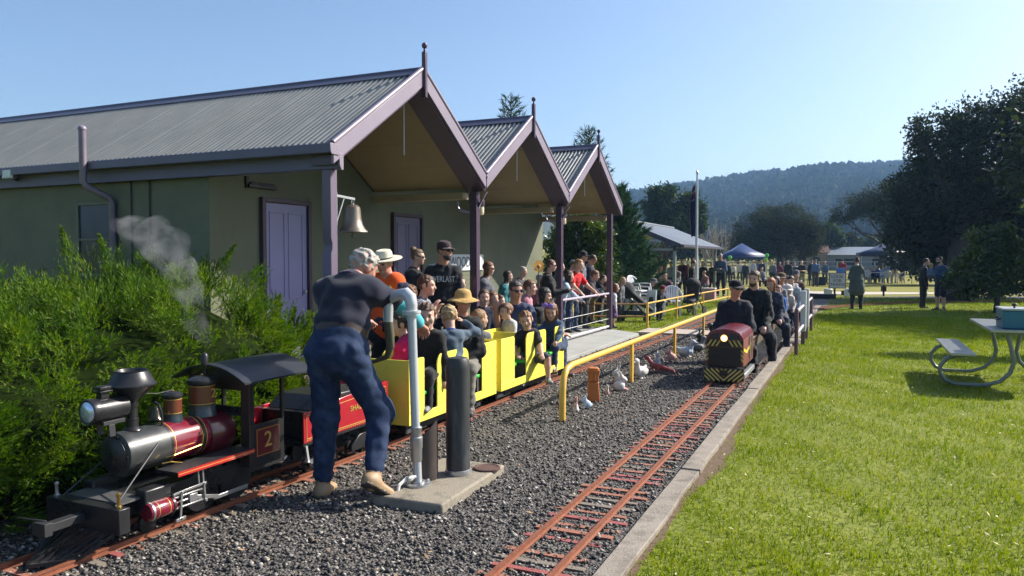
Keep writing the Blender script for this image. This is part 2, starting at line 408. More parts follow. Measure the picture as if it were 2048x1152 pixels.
# kerb of concrete lengths between gravel and lawn
kerb = thing('kerb', 'pale concrete kerb between the gravel and the lawn', 'kerb', kind='structure')
y = 1.0; k = 0
for ln in (2.2, 2.6, 3.9, 3.6, 2.4, 2.9, 3.0, 3.0, 3.0):
    mb = MB(); w = rnd.uniform(-0.006, 0.006); n = 9; top = 0.034 + rnd.uniform(-0.01, 0.012); vs = []
    for i in range(n + 1):
        yy = y + 0.008 + (ln - 0.016) * i / n
        a, c = -1.205 + w + rnd.uniform(-0.004, 0.004), -1.062 + w + rnd.uniform(-0.006, 0.006)
        vs += [(a, yy, -0.05), (a, yy, top), (c, yy, top + rnd.uniform(-0.004, 0.004)), (c, yy, -0.05)]
    fs = [(i*4+j, i*4+4+j, i*4+5+j, i*4+1+j) for i in range(n) for j in range(3)] + [(0, 1, 2, 3), (n*4+3, n*4+2, n*4+1, n*4)]
    mb.add(vs, fs); mb.build('kerb_stone', M_conc, kerb, bevel=0.006); y += ln

soil = MB(); n = 60
vs = []
for i in range(n + 1):
    yy = 3.0 + 17.0 * i / n; w = 0.03 + 0.08 * max(0, math.sin(yy * 1.7) * math.sin(yy * 0.63 + 1)) + rnd.uniform(0, 0.06); vs += [(-1.075, yy, -0.006), (-1.062 + w, yy, -0.006)]
soil.add(vs, [(2*i, 2*i+1, 2*i+3, 2*i+2) for i in range(n)]); tag(soil.build('soil_strip', pm('bare_soil', (0.12, 0.075, 0.045), 0.95, 0, 0.3, 20, 0.6, 60, dirt=(0.20, 0.15, 0.09), dscale=30), smooth=False), 'bare brown soil along the lawn side of the kerb', 'soil', kind='structure')
# tracks
M_sl = [pm('sleeper_red', (0.29, 0.075, 0.068), 0.8, 0, 0.2, 25, 0.3, 90, dirt=(0.22, 0.10, 0.08), dscale=30),
        pm('sleeper_grey', (0.20, 0.165, 0.13), 0.9, 0, 0.2, 25, 0.4, 90, dirt=(0.10, 0.08, 0.07), dscale=30, stretch=(0.4, 3, 3)),
        pm('sleeper_rust', (0.30, 0.12, 0.075), 0.85, 0, 0.2, 25, 0.4, 90, dirt=(0.16, 0.10, 0.075), dscale=30)]
def sleeper_mesh(mat):
    mb = MB(); mb.box((-0.245, -0.021, -0.03), (0.245, 0.021, 0.014)); return mb.mesh('sleeper', mat)
SLM = [sleeper_mesh(m) for m in M_sl]
chair = MB()
for s in (-1, 1):
    for q in (-1, 1): chair.cbox((s * 0.142 + q * 0.022, 0, 0.019), (0.012, 0.02, 0.012))
def rail_profile(mb, pts, side):
    """flat-bottomed rail swept along points"""
    prof = [(-0.018, 0.012), (0.018, 0.012), (0.018, 0.017), (0.005, 0.021), (0.005, 0.034), (0.011, 0.037), (0.011, 0.046), (-0.011, 0.046), (-0.011, 0.037), (-0.005, 0.034), (-0.005, 0.021), (-0.018, 0.017)]
    n = len(prof); vs = []
    for i, p in enumerate(pts):
        a = Vector(pts[max(i-1, 0)]); b = Vector(pts[min(i+1, len(pts)-1)]); d = (b - a).normalized(); s = Vector((d.y, -d.x, 0))
        for px, pz in prof: vs.append(Vector(p) + s * (px + side * 0.1425) + Vector((0, 0, pz)))
    fs = [(i*n+j, i*n+(j+1) % n, (i+1)*n+(j+1) % n, (i+1)*n+j) for i in range(len(pts)-1) for j in range(n)] + [tuple(range(n)), tuple(range(len(pts)*n-1, (len(pts)-1)*n-1, -1))]
    mb.add(vs, fs)
def track(label, centre, y0, y1, pitch, nsleep, probs):
    t = thing('railway_track', label, 'track', kind='structure')
    pts = [centre(s) for s in np.arange(y0, y1, 0.5)]
    for s in (-1, 1):
        mb = MB(); rail_profile(mb, pts, s); mb.build('rail', M_rail, t)
    y = y0; k = 0; rest = MB()
    while y < y1:
        p = Vector(centre(y)); d = (Vector(centre(y + 0.1)) - p); a = math.atan2(-d.x, d.y)
        r = rnd.random(); mi = 0 if r < probs[0] else (1 if r < probs[1] else 2)
        if rnd.random() > 0.07 or k % 9 == 0:
            dz = rnd.uniform(-0.010, 0.003); dx = rnd.uniform(-0.012, 0.022)
            if k < nsleep: link('sleeper', SLM[mi], t, None, (p.x + dx, p.y, dz), (0, 0, a + rnd.uniform(-0.03, 0.03)), (rnd.uniform(0.95, 1.06), rnd.uniform(0.85, 1.15), 1))
            else: rest.cbox((p.x, p.y, dz - 0.006), (0.49, 0.042, 0.04))
        y += pitch * rnd.uniform(0.93, 1.07); k += 1
    if rest.v: tag(rest.build('far_sleepers', M_sl[1], t), kind='stuff')
    return t
def right_c(s):
    if s <= 23: return (RX, s, 0)
    q = s - 23; R = 11.5; a = q / R
    if a < 1.35: return (RX + R * (1 - math.cos(a)), 23 + R * math.sin(a), 0)
    a0 = 1.35; e = q - R * a0
    return (RX + R * (1 - math.cos(a0)) + e * math.sin(a0), 23 + R * math.sin(a0) + e * math.cos(a0), 0)
track('rust red miniature track running beside the lawn kerb', right_c, 2.6, 52, 0.128, 150, (0.34, 0.62))
track('rust red miniature track beside the station platform', lambda s: (left_x(s), s, 0), 0.8, 33, 0.128, 130, (0.10, 0.45))

# platform, porch slab, crossing, path
pl = tag(MB().prism([(-4.14, 6.35, -0.03), (-4.14, 15.6, -0.03), (-5.3, 16.6, -0.03), (-6.7, 16.6, -0.03), (-6.7, 6.35, -0.03)], (0, 0, 0.09)).build('platform', M_plat, bevel=0.008), 'low pale concrete station platform beside the track', 'platform', kind='structure')
pw = MB()
for i, (a, b) in enumerate(((6.4, 9.0), (9.02, 12.3), (12.32, 15.5))): pw.box((-4.19, a, -0.03), (-4.143, b, 0.045))
tag(pw.build('platform_edge', M_slab, bevel=0.006), 'rough stained edge strip along the foot of the platform', 'edging', kind='structure')
tag(MB().box((-6.68, 6.6, 0.062), (-5.35, 11.8, 0.2)).build('porch_step', M_conc, bevel=0.01), 'raised concrete step under the porch in front of the lilac door', 'step', kind='structure')
cr = thing('track_crossing', 'pale timber foot crossing over the platform track beyond the platform', 'crossing', kind='structure')
for i in range(3): MB().box((-4.3 + i * 0.0, 16.0 + i * 0.34, 0.004), (-2.75, 16.32 + i * 0.34, 0.05)).build('plank', pm('bleached_board', (0.42, 0.36, 0.30), 0.8, 0, 0.15, 6, 0.2, 50), cr, bevel=0.006)
cw = thing('kerb_crossing', 'grey timber boards crossing the right track by the plum handrail', 'crossing', kind='structure')
for i in range(2): MB().box((-1.36, 15.2 + i * 0.42, 0.004), (-0.95, 15.58 + i * 0.42, 0.056)).build('plank', M_conc, cw, bevel=0.006)
sheet('path', [(-3.0, 38.2), (0, 37.2), (2.6, 38.9), (6, 40.2), (12, 41.2), (24, 41.5), (24, 43.2), (12, 42.9), (5.5, 42.0), (1.6, 40.6), (-3.0, 40.0)], 0.004, pm('pale_path', (0.46, 0.40, 0.33), 0.9, 0, 0.12, 2, 0.2, 40), 'pale concrete path beyond the curve of the track', 'path')

# ------------------------------------------------------------------ station building
B = wthing('station_building', 'olive station building with three grey corrugated gables and plum trim', 'building', loc=(-12, 11.4, 0))
YE = 6.30; PER = 3.41; ZV, ZA = 2.82, 3.92; XF, XB, XW, XP = -4.80, -20.0, -6.70, -4.98
SL = math.atan2(ZA - ZV, PER / 2); SLEN = math.hypot(ZA - ZV, PER / 2)
AP = [YE + PER * (i + 0.5) for i in range(3)]; VA = [YE + PER * i for i in range(4)]
# walls: a core with painted courses proud of it, left open at doors and window
def zig(y): 
    q = ((y - YE) % PER) / (PER / 2); q = q if q <= 1 else 2 - q
    return ZV + (ZA - ZV) * q - 0.20
poly = [(XW, 6.44, 0), (XW, 16.5, 0)] + [(XW, yy, zig(yy)) for yy in np.arange(16.5, 6.44, -0.1705)] + [(XW, 6.44, zig(6.44))]
wf = MB().prism(poly, (-0.15, 0, 0)).build('front_wall', M_wall, B, smooth=False)
ws = MB().box((XB, 6.44, 0), (XW - 0.15, 6.59, 2.70)).build('side_wall', M_wall, B, smooth=False)
MB().box((XB, 16.35, 0), (XW - 0.15, 16.5, 2.7)).build('rear_wall', M_wall, B, smooth=False)
D1 = (7.30, 8.09, 0.20, 2.34); D2 = (10.20, 10.98, 0.20, 2.31); W1 = (-8.86, -8.27, 1.45, 2.30)
for i in range(29):
    z0 = 0.02 + i * 0.0872; z1 = z0 + 0.0845
    for side, lo, hi, ops in (('f', 6.436, 16.5, [(D1[0]-.07, D1[1]+.07, 0, D1[3]+.07), (D2[0]-.07, D2[1]+.07, 0, D2[3]+.07)]), ('s', -12.5, XW + 0.007, [(W1[0]-.05, W1[1]+.05, W1[2]-.05, W1[3]+.05)])):
        segs = [(lo, hi)]
        for (a, b, za, zb) in ops:
            if z1 > za and z0 < zb: segs = [s for (p, q) in segs for s in ((p, min(q, a)), (max(p, b), q)) if s[1] - s[0] > 0.02]
        for a, b in segs:
            mb = MB()
            if side == 'f': mb.box((XW + 0.0005, a, z0), (XW + 0.004, b, z1))
            else: mb.box((a, 6.4365, z0), (b, 6.4395, z1))
            mb.build('course', M_wall, wf if side == 'f' else ws, smooth=False, off=B.location)
# roof: underlay body, corrugated sheets, ridge caps
rf = MB()
for i in range(3):
    for s in (-1, 1):
        y0, y1 = AP[i], AP[i] + s * PER / 2
        rf.prism([(XF - 0.02, y0, ZA - 0.03), (XF - 0.02, y1, ZV - 0.03), (XF - 0.02, y1, ZV - 0.09), (XF - 0.02, y0, ZA - 0.09)], (XB - XF, 0, 0))
roof = rf.build('roof', M_gutter, B, smooth=False)
def sheet_mesh():
    v = []; n = 64; W = 0.762
    for i in range(n + 1):
        x = W * i / n; z = 0.0165 * math.cos(2 * math.pi * x / 0.0762)
        for yy in (0, SLEN - 0.02): v.append((-x, yy, z))
    f = [(2*i, 2*i+1, 2*i+3, 2*i+2) for i in range(n)]
    me = bpy.data.meshes.new('roof_sheet'); me.from_pydata(v, [], f); me.materials.append(M_roof)
    me.polygons.foreach_set('use_smooth', [True] * len(f)); return me
SM = sheet_mesh()
for i in range(3):
    for s in (-1, 1):
        n = 20 if (i == 0 and s == -1) else 7
        for k in range(n):
            x = XF - 0.03 - k * 0.762
            if s == -1: loc = (x, VA[i] + 0.0, ZV - 0.006); rot = (SL, 0, 0)
            else: loc = (x - 0.762, VA[i + 1] - 0.0, ZV - 0.006); rot = (SL, 0, math.pi)
            link('roof_sheet', SM, roof, None, Vector(loc) - B.location + Vector((0, 0, rnd.uniform(0, 0.003))), rot)
    rc = MB()
    rc.tube([(XF - 0.02, AP[i], ZA + 0.012), (XB, AP[i], ZA + 0.012)], 0.032, 10)
    for s in (-1, 1): rc.prism([(XF - 0.02, AP[i], ZA + 0.03), (XF - 0.02, AP[i] + s * 0.15, ZA - 0.075), (XF - 0.02, AP[i] + s * 0.15, ZA - 0.08), (XF - 0.02, AP[i], ZA + 0.022)], (XB - XF, 0, 0))
    rc.build('ridge_cap', M_gutter, roof, off=B.location)
# gable trim
for i in range(3):
    for s in (-1, 1):
        ya, yv = AP[i], AP[i] + s * PER / 2
        ex = 0.06 if (i == 0 and s == -1) or (i == 2 and s == 1) else -0.012
        ye_ = yv + s * ex; zz = ZV - ex * math.tan(SL)
        MB().prism([(XF, ya, ZA + 0.005), (XF, ye_, zz + 0.005), (XF, ye_, zz - 0.185), (XF, ya, ZA - 0.185)], (-0.03, 0, 0)).build('barge_board', M_barge, B, bevel=0.004)
        MB().tube([(XF - 0.012, ya, ZA + 0.03), (XF - 0.012, ye_, zz + 0.03)], 0.027, 10).build('barge_roll', M_barge, B)
        # deep dark fascia box behind the barge board
        MB().prism([(XF - 0.031, ya, ZA - 0.10), (XF - 0.031, yv, ZV - 0.10), (XF - 0.031, yv, ZV - 0.225), (XF - 0.031, ya, ZA - 0.225)], (-0.30, 0, 0)).build('fascia_beam', M_purple, B, bevel=0.006)
        # sloping ceiling boards of the porch
        for k in range(4):
            t0, t1 = k / 4, (k + 1) / 4 - 0.003
            lim = 0.92 if (i == 0 and s == -1) else 1.0
            t0, t1 = t0 * lim, t1 * lim
            a0, a1 = ya + (yv - ya) * t0, ya + (yv - ya) * t1; c0, c1 = ZA + (ZV - ZA) * t0, ZA + (ZV - ZA) * t1
            MB().prism([(XF - 0.333, a0, c0 - 0.12), (XF - 0.333, a1, c1 - 0.12), (XF - 0.333, a1, c1 - 0.175), (XF - 0.333, a0, c0 - 0.175)], (XW - XF + 0.335, 0, 0)).build('ceiling_board', M_soffit, B, smooth=False)
    fin = MB().box((XF - 0.02, AP[i] - 0.026, ZA - 0.33), (XF + 0.034, AP[i] + 0.026, ZA + 0.22)).build('finial', M_purple, B, bevel=0.006)
    MB().lathe([(0.012, 0), (0.016, 0.02), (0.010, 0.035), (0.028, 0.05), (0.036, 0.075), (0.028, 0.10), (0.008, 0.112)], (XF + 0.007, AP[i], ZA + 0.22), n=14).build('finial_knob', M_purple, fin, off=B.location)
for i in (1, 2):
    MB().box((XW, VA[i] - 0.09, ZV - 0.33), (XF - 0.34, VA[i] + 0.09, ZV - 0.235)).build('valley_beam', M_soffit, B, bevel=0.006)
    MB().prism([(XF - 0.33, VA[i] - 0.01, ZV + 0.0), (XF + 0.01, VA[i] - 0.01, ZV - 0.0), (XF + 0.03, VA[i] - 0.01, ZV - 0.03), (XF - 0.33, VA[i] - 0.01, ZV - 0.03)], (0, 0.02, 0)).build('valley_flashing', M_barge, B)
MB().box((XW, VA[3] - 0.16, ZV - 0.33), (XF - 0.34, VA[3] - 0.02, ZV - 0.215)).build('eave_beam', M_soffit, B, bevel=0.006)
# side gutter, beam and downpipe
g = MB(); prof = [(0, 0), (0, 0.09), (0.016, 0.10), (0.016, 0.014), (0.11, 0.014), (0.11, 0.10), (0.12, 0.10), (0.12, 0)]
g.prism([(XF - 0.005, YE - 0.115 + a, ZV - 0.115 + b) for a, b in prof], (XB - XF, 0, 0)); g.build('gutter', M_gutter, B, bevel=0.004)
MB().prism([(XF + 0.01, YE - 0.125, ZV - 0.02), (XF + 0.01, YE + 0.02, ZV - 0.02), (XF + 0.01, YE + 0.02, ZV - 0.13), (XF + 0.01, YE - 0.10, ZV - 0.13), (XF + 0.01, YE - 0.12, ZV - 0.10)], (-0.012, 0, 0)).build('gutter_end', M_barge, B, bevel=0.003)
be = MB(); be.prism([(XF - 0.03, 6.335, 2.56), (XB, 6.335, 2.56), (XB, 6.335, 2.735), (XF - 0.03, 6.335, 2.735)], (0, 0.10, 0)); be.build('side_beam', M_beam, B, bevel=0.006)
MB().prism([(XF - 0.028, 6.33, 2.72), (XF - 0.028, 6.40, 2.72), (XF - 0.028, 6.40, 2.55), (XF - 0.028, 6.365, 2.55), (XF - 0.028, 6.335, 2.60)], (0.03, 0, 0)).build('beam_end', M_barge, B, bevel=0.003)
x0 = -8.40
MB().tube([(x0, 6.15, 3.18), (x0, 6.15, 2.56), (x0 + 0.02, 6.17, 2.50), (x0 + 0.16, 6.36, 2.38), (x0 + 0.18, 6.39, 2.32), (x0 + 0.18, 6.39, 0.2)], 0.042, 12).build('downpipe', pm('pipe_plum', (0.17, 0.135, 0.17), 0.4), B)
MB().lathe([(0.048, 0), (0.05, 0.02), (0.04, 0.04), (0.02, 0.05)], (x0, 6.15, 3.17), n=12).build('pipe_cap', M_barge, B)
for xx in (-7.93, -7.62): MB().tube([(xx, 6.42, 2.56), (xx, 6.42, 0.2)], 0.009, 8).build('conduit', M_black, B)
# posts
for i, yy in enumerate((6.40, VA[1] - 0.02, VA[2] - 0.02, VA[3] - 0.30)):
    p = MB(); w = 0.056
    if i == 0:   # notched near the bell
        p.prism([(XP + w, yy - w, 0.03), (XP + w, yy - w, 1.70), (XP + w, yy - w + 0.02, 1.74), (XP + w, yy - w + 0.02, 1.80), (XP + w, yy - w, 1.85), (XP + w, yy - w, 2.56), (XP + w, yy + w, 2.56), (XP + w, yy + w, 0.03)], (-2 * w, 0, 0))
    else: p.box((XP - w, yy - w, 0.03), (XP + w, yy + w, ZV - 0.23 if i < 3 else ZV - 0.2))
    po = p.build('post', M_purple if i else pm('post_mauve', (0.13, 0.10, 0.145), 0.45, 0, 0.1, 4), B, bevel=0.008)
    if i in (1, 2):
        MB().prism([(XP + w, yy, ZV - 0.46), (XP + w, yy, ZV - 0.41), (XP + 0.19, yy, ZV - 0.23), (XP + 0.14, yy, ZV - 0.23)], (0, 0.05, 0)).build('post_brace', M_barge, po, off=B.location)
        lm = MB().lathe([(0.035, -0.02), (0.05, 0.0), (0.05, 0.10), (0.046, 0.118)], (XP + 0.02, yy + 0.145, ZV - 0.53), n=16).build('wall_lamp', pm('lamp_glass', (0.86, 0.74, 0.50), 0.3, 0, 0.05, 3), B)
        MB().lathe([(0.056, 0.10), (0.058, 0.115), (0.058, 0.19), (0.05, 0.20)], (XP + 0.02, yy + 0.145, ZV - 0.53), n=16).build('lamp_hood', M_purple, lm, off=B.location)
        MB().bar((XP + 0.02, yy + w, ZV - 0.42), (XP + 0.02, yy + 0.10, ZV - 0.42), 0.05, 0.16).build('lamp_arm', M_purple, lm, off=B.location)
for i in (1, 2): MB().tube([(XP - 0.25, VA[i] - 0.06, ZV - 0.36), (XP - 0.25, VA[i] - 0.08, ZV - 0.42), (XP - 0.22, VA[i] - 0.09, ZV - 0.48), (XP - 0.12, VA[i] - 0.09, ZV - 0.51), (XP - 0.057, VA[i] - 0.05, ZV - 0.52)], 0.02, 8).build('drain_elbow', M_barge, B)
# doors and window
def door(d, mat, nm):
    a, b, z0, z1 = d
    do = MB().box((XW + 0.002, a, z0), (XW + 0.022, b, z1)).build(nm, mat, B, bevel=0.003)
    w = b - a
    for (u0, u1, v0, v1) in ((0.10, 0.46, 0.08, 0.36), (0.54, 0.90, 0.08, 0.36), (0.10, 0.46, 0.43, 0.95), (0.54, 0.90, 0.43, 0.95)):
        pn = MB(); y0, y1, q0, q1 = a + w*u0, a + w*u1, z0 + (z1-z0)*v0, z0 + (z1-z0)*v1
        for (l, h) in (((y0, q0), (y1, q0 + 0.02)), ((y0, q1 - 0.02), (y1, q1)), ((y0, q0 + 0.0201), (y0 + 0.02, q1 - 0.0201)), ((y1 - 0.02, q0 + 0.0201), (y1, q1 - 0.0201))): pn.box((XW + 0.0225, l[0], l[1]), (XW + 0.031, h[0], h[1]))
        pn.build('door_panel', mat, do, off=B.location, bevel=0.003)
    MB().ell((XW + 0.05, b - 0.07, z0 + 1.0), (0.025, 0.025, 0.025)).build('handle', M_steel, do, off=B.location)
    f = MB(); f.box((XW + 0.002, a - 0.065, 0.1), (XW + 0.06, a - 0.004, z1 + 0.06)); f.box((XW + 0.002, b + 0.004, 0.1), (XW + 0.06, b + 0.065, z1 + 0.06)); f.box((XW + 0.002, a - 0.0035, z1 + 0.004), (XW + 0.06, b + 0.0035, z1 + 0.06))
    f.build('door_frame', M_frame, B, bevel=0.004)
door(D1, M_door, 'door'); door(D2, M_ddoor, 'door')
a, b, z0, z1 = W1
wi = MB().box((a, 6.425, z0), (b, 6.436, z1)).build('window', M_glass, B)
wfm = MB()
for l, h in (((a - 0.045, z0 - 0.045), (a, z1 + 0.045)), ((b, z0 - 0.045), (b + 0.045, z1 + 0.045)), ((a + 0.001, z1), (b - 0.001, z1 + 0.045)), ((a + 0.001, z0 - 0.045), (b - 0.001, z0)), ((a + 0.001, (z0+z1)/2 - 0.015), (b - 0.001, (z0+z1)/2 + 0.015))): wfm.box((l[0], 6.405, l[1]), (h[0], 6.438, h[1]))
wfm.build('window_frame', pm('window_olive', (0.12, 0.125, 0.08), 0.6), wi, off=B.location, bevel=0.004)
cu = MB(); n = 40
cu.add([(a + 0.01 + (b - a - 0.02) * i / n, 6.4225 - 0.003 * math.sin(i * 1.3), z) for i in range(n + 1) for z in (z0 + 0.02 + (z1-z0) * 0.55 * 0, z1 - 0.01)], [(2*i, 2*i+2, 2*i+3, 2*i+1) for i in range(n)])
MB().box((a - 0.05, 6.37, z0 - 0.085), (b + 0.05, 6.437, z0 - 0.047)).build('sill', pm('window_olive', (0.12, 0.125, 0.08)), wi, off=B.location, bevel=0.004)
fl = MB().box((-10.0, 6.19, 2.66), (-9.78, 6.25, 2.79)).build('flood_light', M_steel, B, bevel=0.01)
MB().box((-9.97, 6.183, 2.68), (-9.81, 6.189, 2.77)).build('lens', pm('light_lens', (0.55, 0.60, 0.55), 0.2), fl, off=B.location)
MB().bar((-9.9, 6.25, 2.7), (-9.9, 6.335, 2.66), 0.04, 0.04).build('bracket', M_black, fl, off=B.location)
br = MB(); br.bar((XW + 0.0, 7.02, 2.56), (XW + 0.03, 7.02, 2.56), 0.05, 0.14); br.box((XW + 0.01, 7.02, 2.50), (XW + 0.06, 7.50, 2.545)); br.box((XW + 0.012, 7.06, 2.545), (XW + 0.055, 7.46, 2.57)); br.build('sign_bracket', M_black, B, bevel=0.004)

# ------------------------------------------------------------------ station sign, bell, chains
sg = wthing('station_sign', 'white station name board with dark WOOD lettering on the olive wall', 'sign', loc=(XW, 12.6, 1.4))
MB().box((XW + 0.008, 11.75, 1.415), (XW + 0.03, 13.35, 1.715)).build('board', pm('sign_white', (0.72, 0.73, 0.72), 0.5, 0, 0.04), sg, bevel=0.003)
text_part('lettering', 'WOOD', 0.27, pm('sign_ink', (0.05, 0.07, 0.11), 0.5), sg, (0.033, -0.215, 0.165), (math.pi / 2, 0, math.pi / 2), sx=0.86)
bl = wthing('station_bell', 'bronze station bell hanging from a galvanised bracket on the porch post', 'bell', loc=(XP, 6.76, 2.0))
b0 = MB(); b0.bar((XP + 0.03, 6.462, 2.30), (XP + 0.03, 6.78, 2.285), 0.025, 0.025); b0.bar((XP + 0.03, 6.463, 1.99), (XP + 0.03, 6.463, 2.34), 0.03, 0.012); b0.bar((XP + 0.03, 6.475, 2.03), (XP + 0.03, 6.60, 2.28), 0.012, 0.012); b0.tube([(XP + 0.03, 6.755 + 0.02 * math.cos(t), 2.25 + 0.032 * math.sin(t)) for t in np.linspace(0, 6.0, 12)], 0.006, 6)
b0.build('bracket', M_steel, bl)
M_bell = pm('aged_bell_bronze', (0.20, 0.165, 0.13), 0.45, 0.7, 0.15, 8)
MB().lathe([(0.012, 0.30), (0.05, 0.295), (0.078, 0.27), (0.085, 0.22), (0.092, 0.14), (0.108, 0.08), (0.135, 0.035), (0.162, 0.008), (0.163, 0), (0.15, 0.0), (0.12, 0.035), (0.09, 0.09), (0.075, 0.2), (0.01, 0.27)], (XP + 0.03, 6.755, 1.925), n=28).build('bell_body', M_bell, bl)
MB().lathe([(0.006, 0.1), (0.007, -0.01), (0.018, -0.02), (0.02, -0.04), (0.008, -0.055)], (XP + 0.03, 6.755, 1.92), n=10).build('clapper', M_bell, bl)
names = ('nearest of three sign chains, hanging in the large near gable', 'middle of three sign chains, hanging in the second gable', 'farthest of three sign chains, hanging in the third gable')
for i in range(3):
    ch = thing('hanging_chain', names[i], 'chain', loc=(XF - 0.29, AP[i], ZA - 0.30), group='chains hanging in the gables')
    c = MB()
    for k in range(24):
        z = -0.03 * k; hx = k % 2
        c.tube([((0.008 * math.cos(t)) * hx, (0.008 * math.cos(t)) * (1 - hx), z + 0.019 * math.sin(t)) for t in np.linspace(0, 2 * math.pi, 7)[:-1]], 0.0035, 4, closed=True)
    c.build('links', M_steel, ch)
    MB().bar((0, 0, 0.12), (0, 0, 0.015), 0.012, 0.012).build('hook', M_black, ch)
# ------------------------------------------------------------------ steam engine, tender, yellow carriages
M_eblk = pm('engine_black', (0.022, 0.022, 0.024), 0.33, 0.15, 0.25, 9, 0.03, 80, spec=0.5, rvar=0.1)
M_smoke = pm('smokebox_graphite', (0.055, 0.057, 0.058), 0.38, 0.4, 0.18, 12, 0.05, 90, rvar=0.1)
M_maroon = pm('engine_maroon', (0.17, 0.010, 0.024), 0.22, 0, 0.1, 6, coat=0.7)
M_red = pm('tender_red', (0.36, 0.012, 0.022), 0.25, 0, 0.1, 5, coat=0.6)
M_brownd = pm('dome_brown', (0.13, 0.035, 0.018), 0.3, 0, 0.1, 6, coat=0.4)
M_gold = pm('gold_lining', (0.62, 0.42, 0.10), 0.4, 0.3, 0.05)
M_brass = pm('brass', (0.55, 0.36, 0.10), 0.28, 0.9, 0.1, 12)
M_bright = pm('bright_steel', (0.42, 0.42, 0.42), 0.34, 0.8, 0.1, 12)
M_lens = pm('lamp_lens', (0.55, 0.66, 0.80), 0.04, 0.6, 0.05, 3, coat=1.0)
M_cyel = pm('carriage_yellow', (0.86, 0.74, 0.10), 0.4, 0, 0.04, 3, 0.02, 50, spec=0.4, dirt=(0.58, 0.43, 0.07), dscale=6, dmix=(0.56, 0.80))
M_green = pm('seat_green', (0.03, 0.42, 0.04), 0.5)
EX = -3.90
E = wthing('steam_locomotive', 'small maroon and black number 2 steam engine with diamond stack', 'locomotive', loc=(EX, 3.4, 0.0))
CZ = 0.505
MB().lathe([(0.02, -0.004), (0.10, 0.0), (0.128, 0.012), (0.130, 0.03), (0.130, 0.30), (0.124, 0.302)], (EX, 3.01, CZ), (0, 1, 0), 32).build('smokebox', M_smoke, E)
sd = MB().lathe([(0.01, -0.03), (0.03, -0.028), (0.09, -0.016), (0.104, -0.004), (0.104, 0.006)], (EX, 3.008, CZ), (0, 1, 0), 28).build('smokebox_door', M_eblk, E)
for k in range(10):
    a = k * 0.628; MB().ell((EX + 0.115 * math.cos(a), 3.006, CZ + 0.115 * math.sin(a)), (0.007, 0.006, 0.007), 8, 5).build('rivet', M_eblk, sd, off=E.location)
bo = MB().lathe([(0.118, 0), (0.127, 0.004), (0.127, 0.50), (0.12, 0.50)], (EX, 3.318, CZ), (0, 1, 0), 32).build('boiler', M_maroon, E)
for yy, m, r in ((3.314, M_eblk, 0.131), (3.338, M_gold, 0.1285), (3.548, M_gold, 0.1285), (3.565, M_eblk, 0.130), (3.582, M_gold, 0.1285)):
    w = 0.018 if m is M_eblk else 0.004
    MB().lathe([(r - 0.005, -w / 2), (r, -w / 2), (r, w / 2), (r - 0.005, w / 2)], (EX, yy, CZ), (0, 1, 0), 32).build('boiler_band', m, bo, off=E.location)
MB().lathe([(0.135, 0), (0.14, 0.01), (0.14, 0.20), (0.13, 0.20)], (EX, 3.62, CZ - 0.01), (0, 1, 0), 28).build('firebox', pm('firebox_maroon', (0.085, 0.008, 0.014), 0.3, coat=0.4), E)
st = MB().lathe([(0.058, 0.0), (0.055, 0.006), (0.036, 0.02), (0.034, 0.06), (0.037, 0.062), (0.037, 0.068), (0.031, 0.07), (0.030, 0.135), (0.036, 0.137), (0.037, 0.16), (0.030, 0.162), (0.034, 0.17), (0.135, 0.265), (0.139, 0.268), (0.139, 0.275), (0.128, 0.282), (0.100, 0.338), (0.094, 0.35), (0.096, 0.356), (0.086, 0.356), (0.075, 0.33), (0.02, 0.3)], (EX, 3.135, CZ + 0.125), n=30).build('stack', M_eblk, E)
hl = MB().lathe([(0.045, 0.235), (0.066, 0.23), (0.067, 0.22), (0.067, 0.05), (0.072, 0.045), (0.074, 0.01), (0.070, 0.0), (0.062, 0.004)], (EX, 2.845, 0.785), (0, 1, 0), 28).build('headlight', M_eblk, E)
MB().lathe([(0.063, 0.012), (0.058, -0.004), (0.04, -0.014), (0.01, -0.02)], (EX, 2.85, 0.785), (0, 1, 0), 24).build('lens', M_lens, hl, off=E.location)
ch = MB(); ch.box((EX - 0.022, 2.92, 0.85), (EX + 0.022, 2.97, 0.885)); ch.box((EX - 0.035, 2.905, 0.885), (EX + 0.035, 2.985, 0.895)); ch.box((EX - 0.03, 2.91, 0.902), (EX + 0.03, 2.98, 0.918)); ch.build('lamp_chimney', M_eblk, hl, off=E.location, bevel=0.002)
hb = MB(); hb.box((EX - 0.05, 2.91, 0.70), (EX + 0.05, 3.05, 0.722)); hb.prism([(EX + 0.045, 2.945, 0.63), (EX + 0.045, 2.985, 0.63), (EX + 0.045, 2.98, 0.70), (EX + 0.045, 2.94, 0.70)], (0.008, 0, 0)); hb.prism([(EX - 0.053, 2.945, 0.63), (EX - 0.053, 2.985, 0.63), (EX - 0.053, 2.98, 0.70), (EX - 0.053, 2.94, 0.70)], (0.008, 0, 0)); hb.build('headlight_bracket', pm('worn_iron', (0.05, 0.05, 0.053), 0.55, 0.5), E, bevel=0.002)
be = MB().lathe([(0.004, 0.075), (0.016, 0.07), (0.026, 0.045), (0.030, 0.02), (0.044, 0.0), (0.04, 0.0), (0.02, 0.04)], (EX, 3.30, 0.66), n=18).build('bell', pm('engine_bell', (0.10, 0.085, 0.065), 0.25, 0.9, 0.1), E)
MB().tube([(EX - 0.055, 3.30, 0.63), (EX - 0.055, 3.30, 0.70), (EX - 0.03, 3.30, 0.752), (EX, 3.30, 0.765), (EX + 0.03, 3.30, 0.752), (EX + 0.055, 3.30, 0.70), (EX + 0.055, 3.30, 0.63)], 0.007, 8).build('bell_yoke', M_eblk, be, off=E.location)
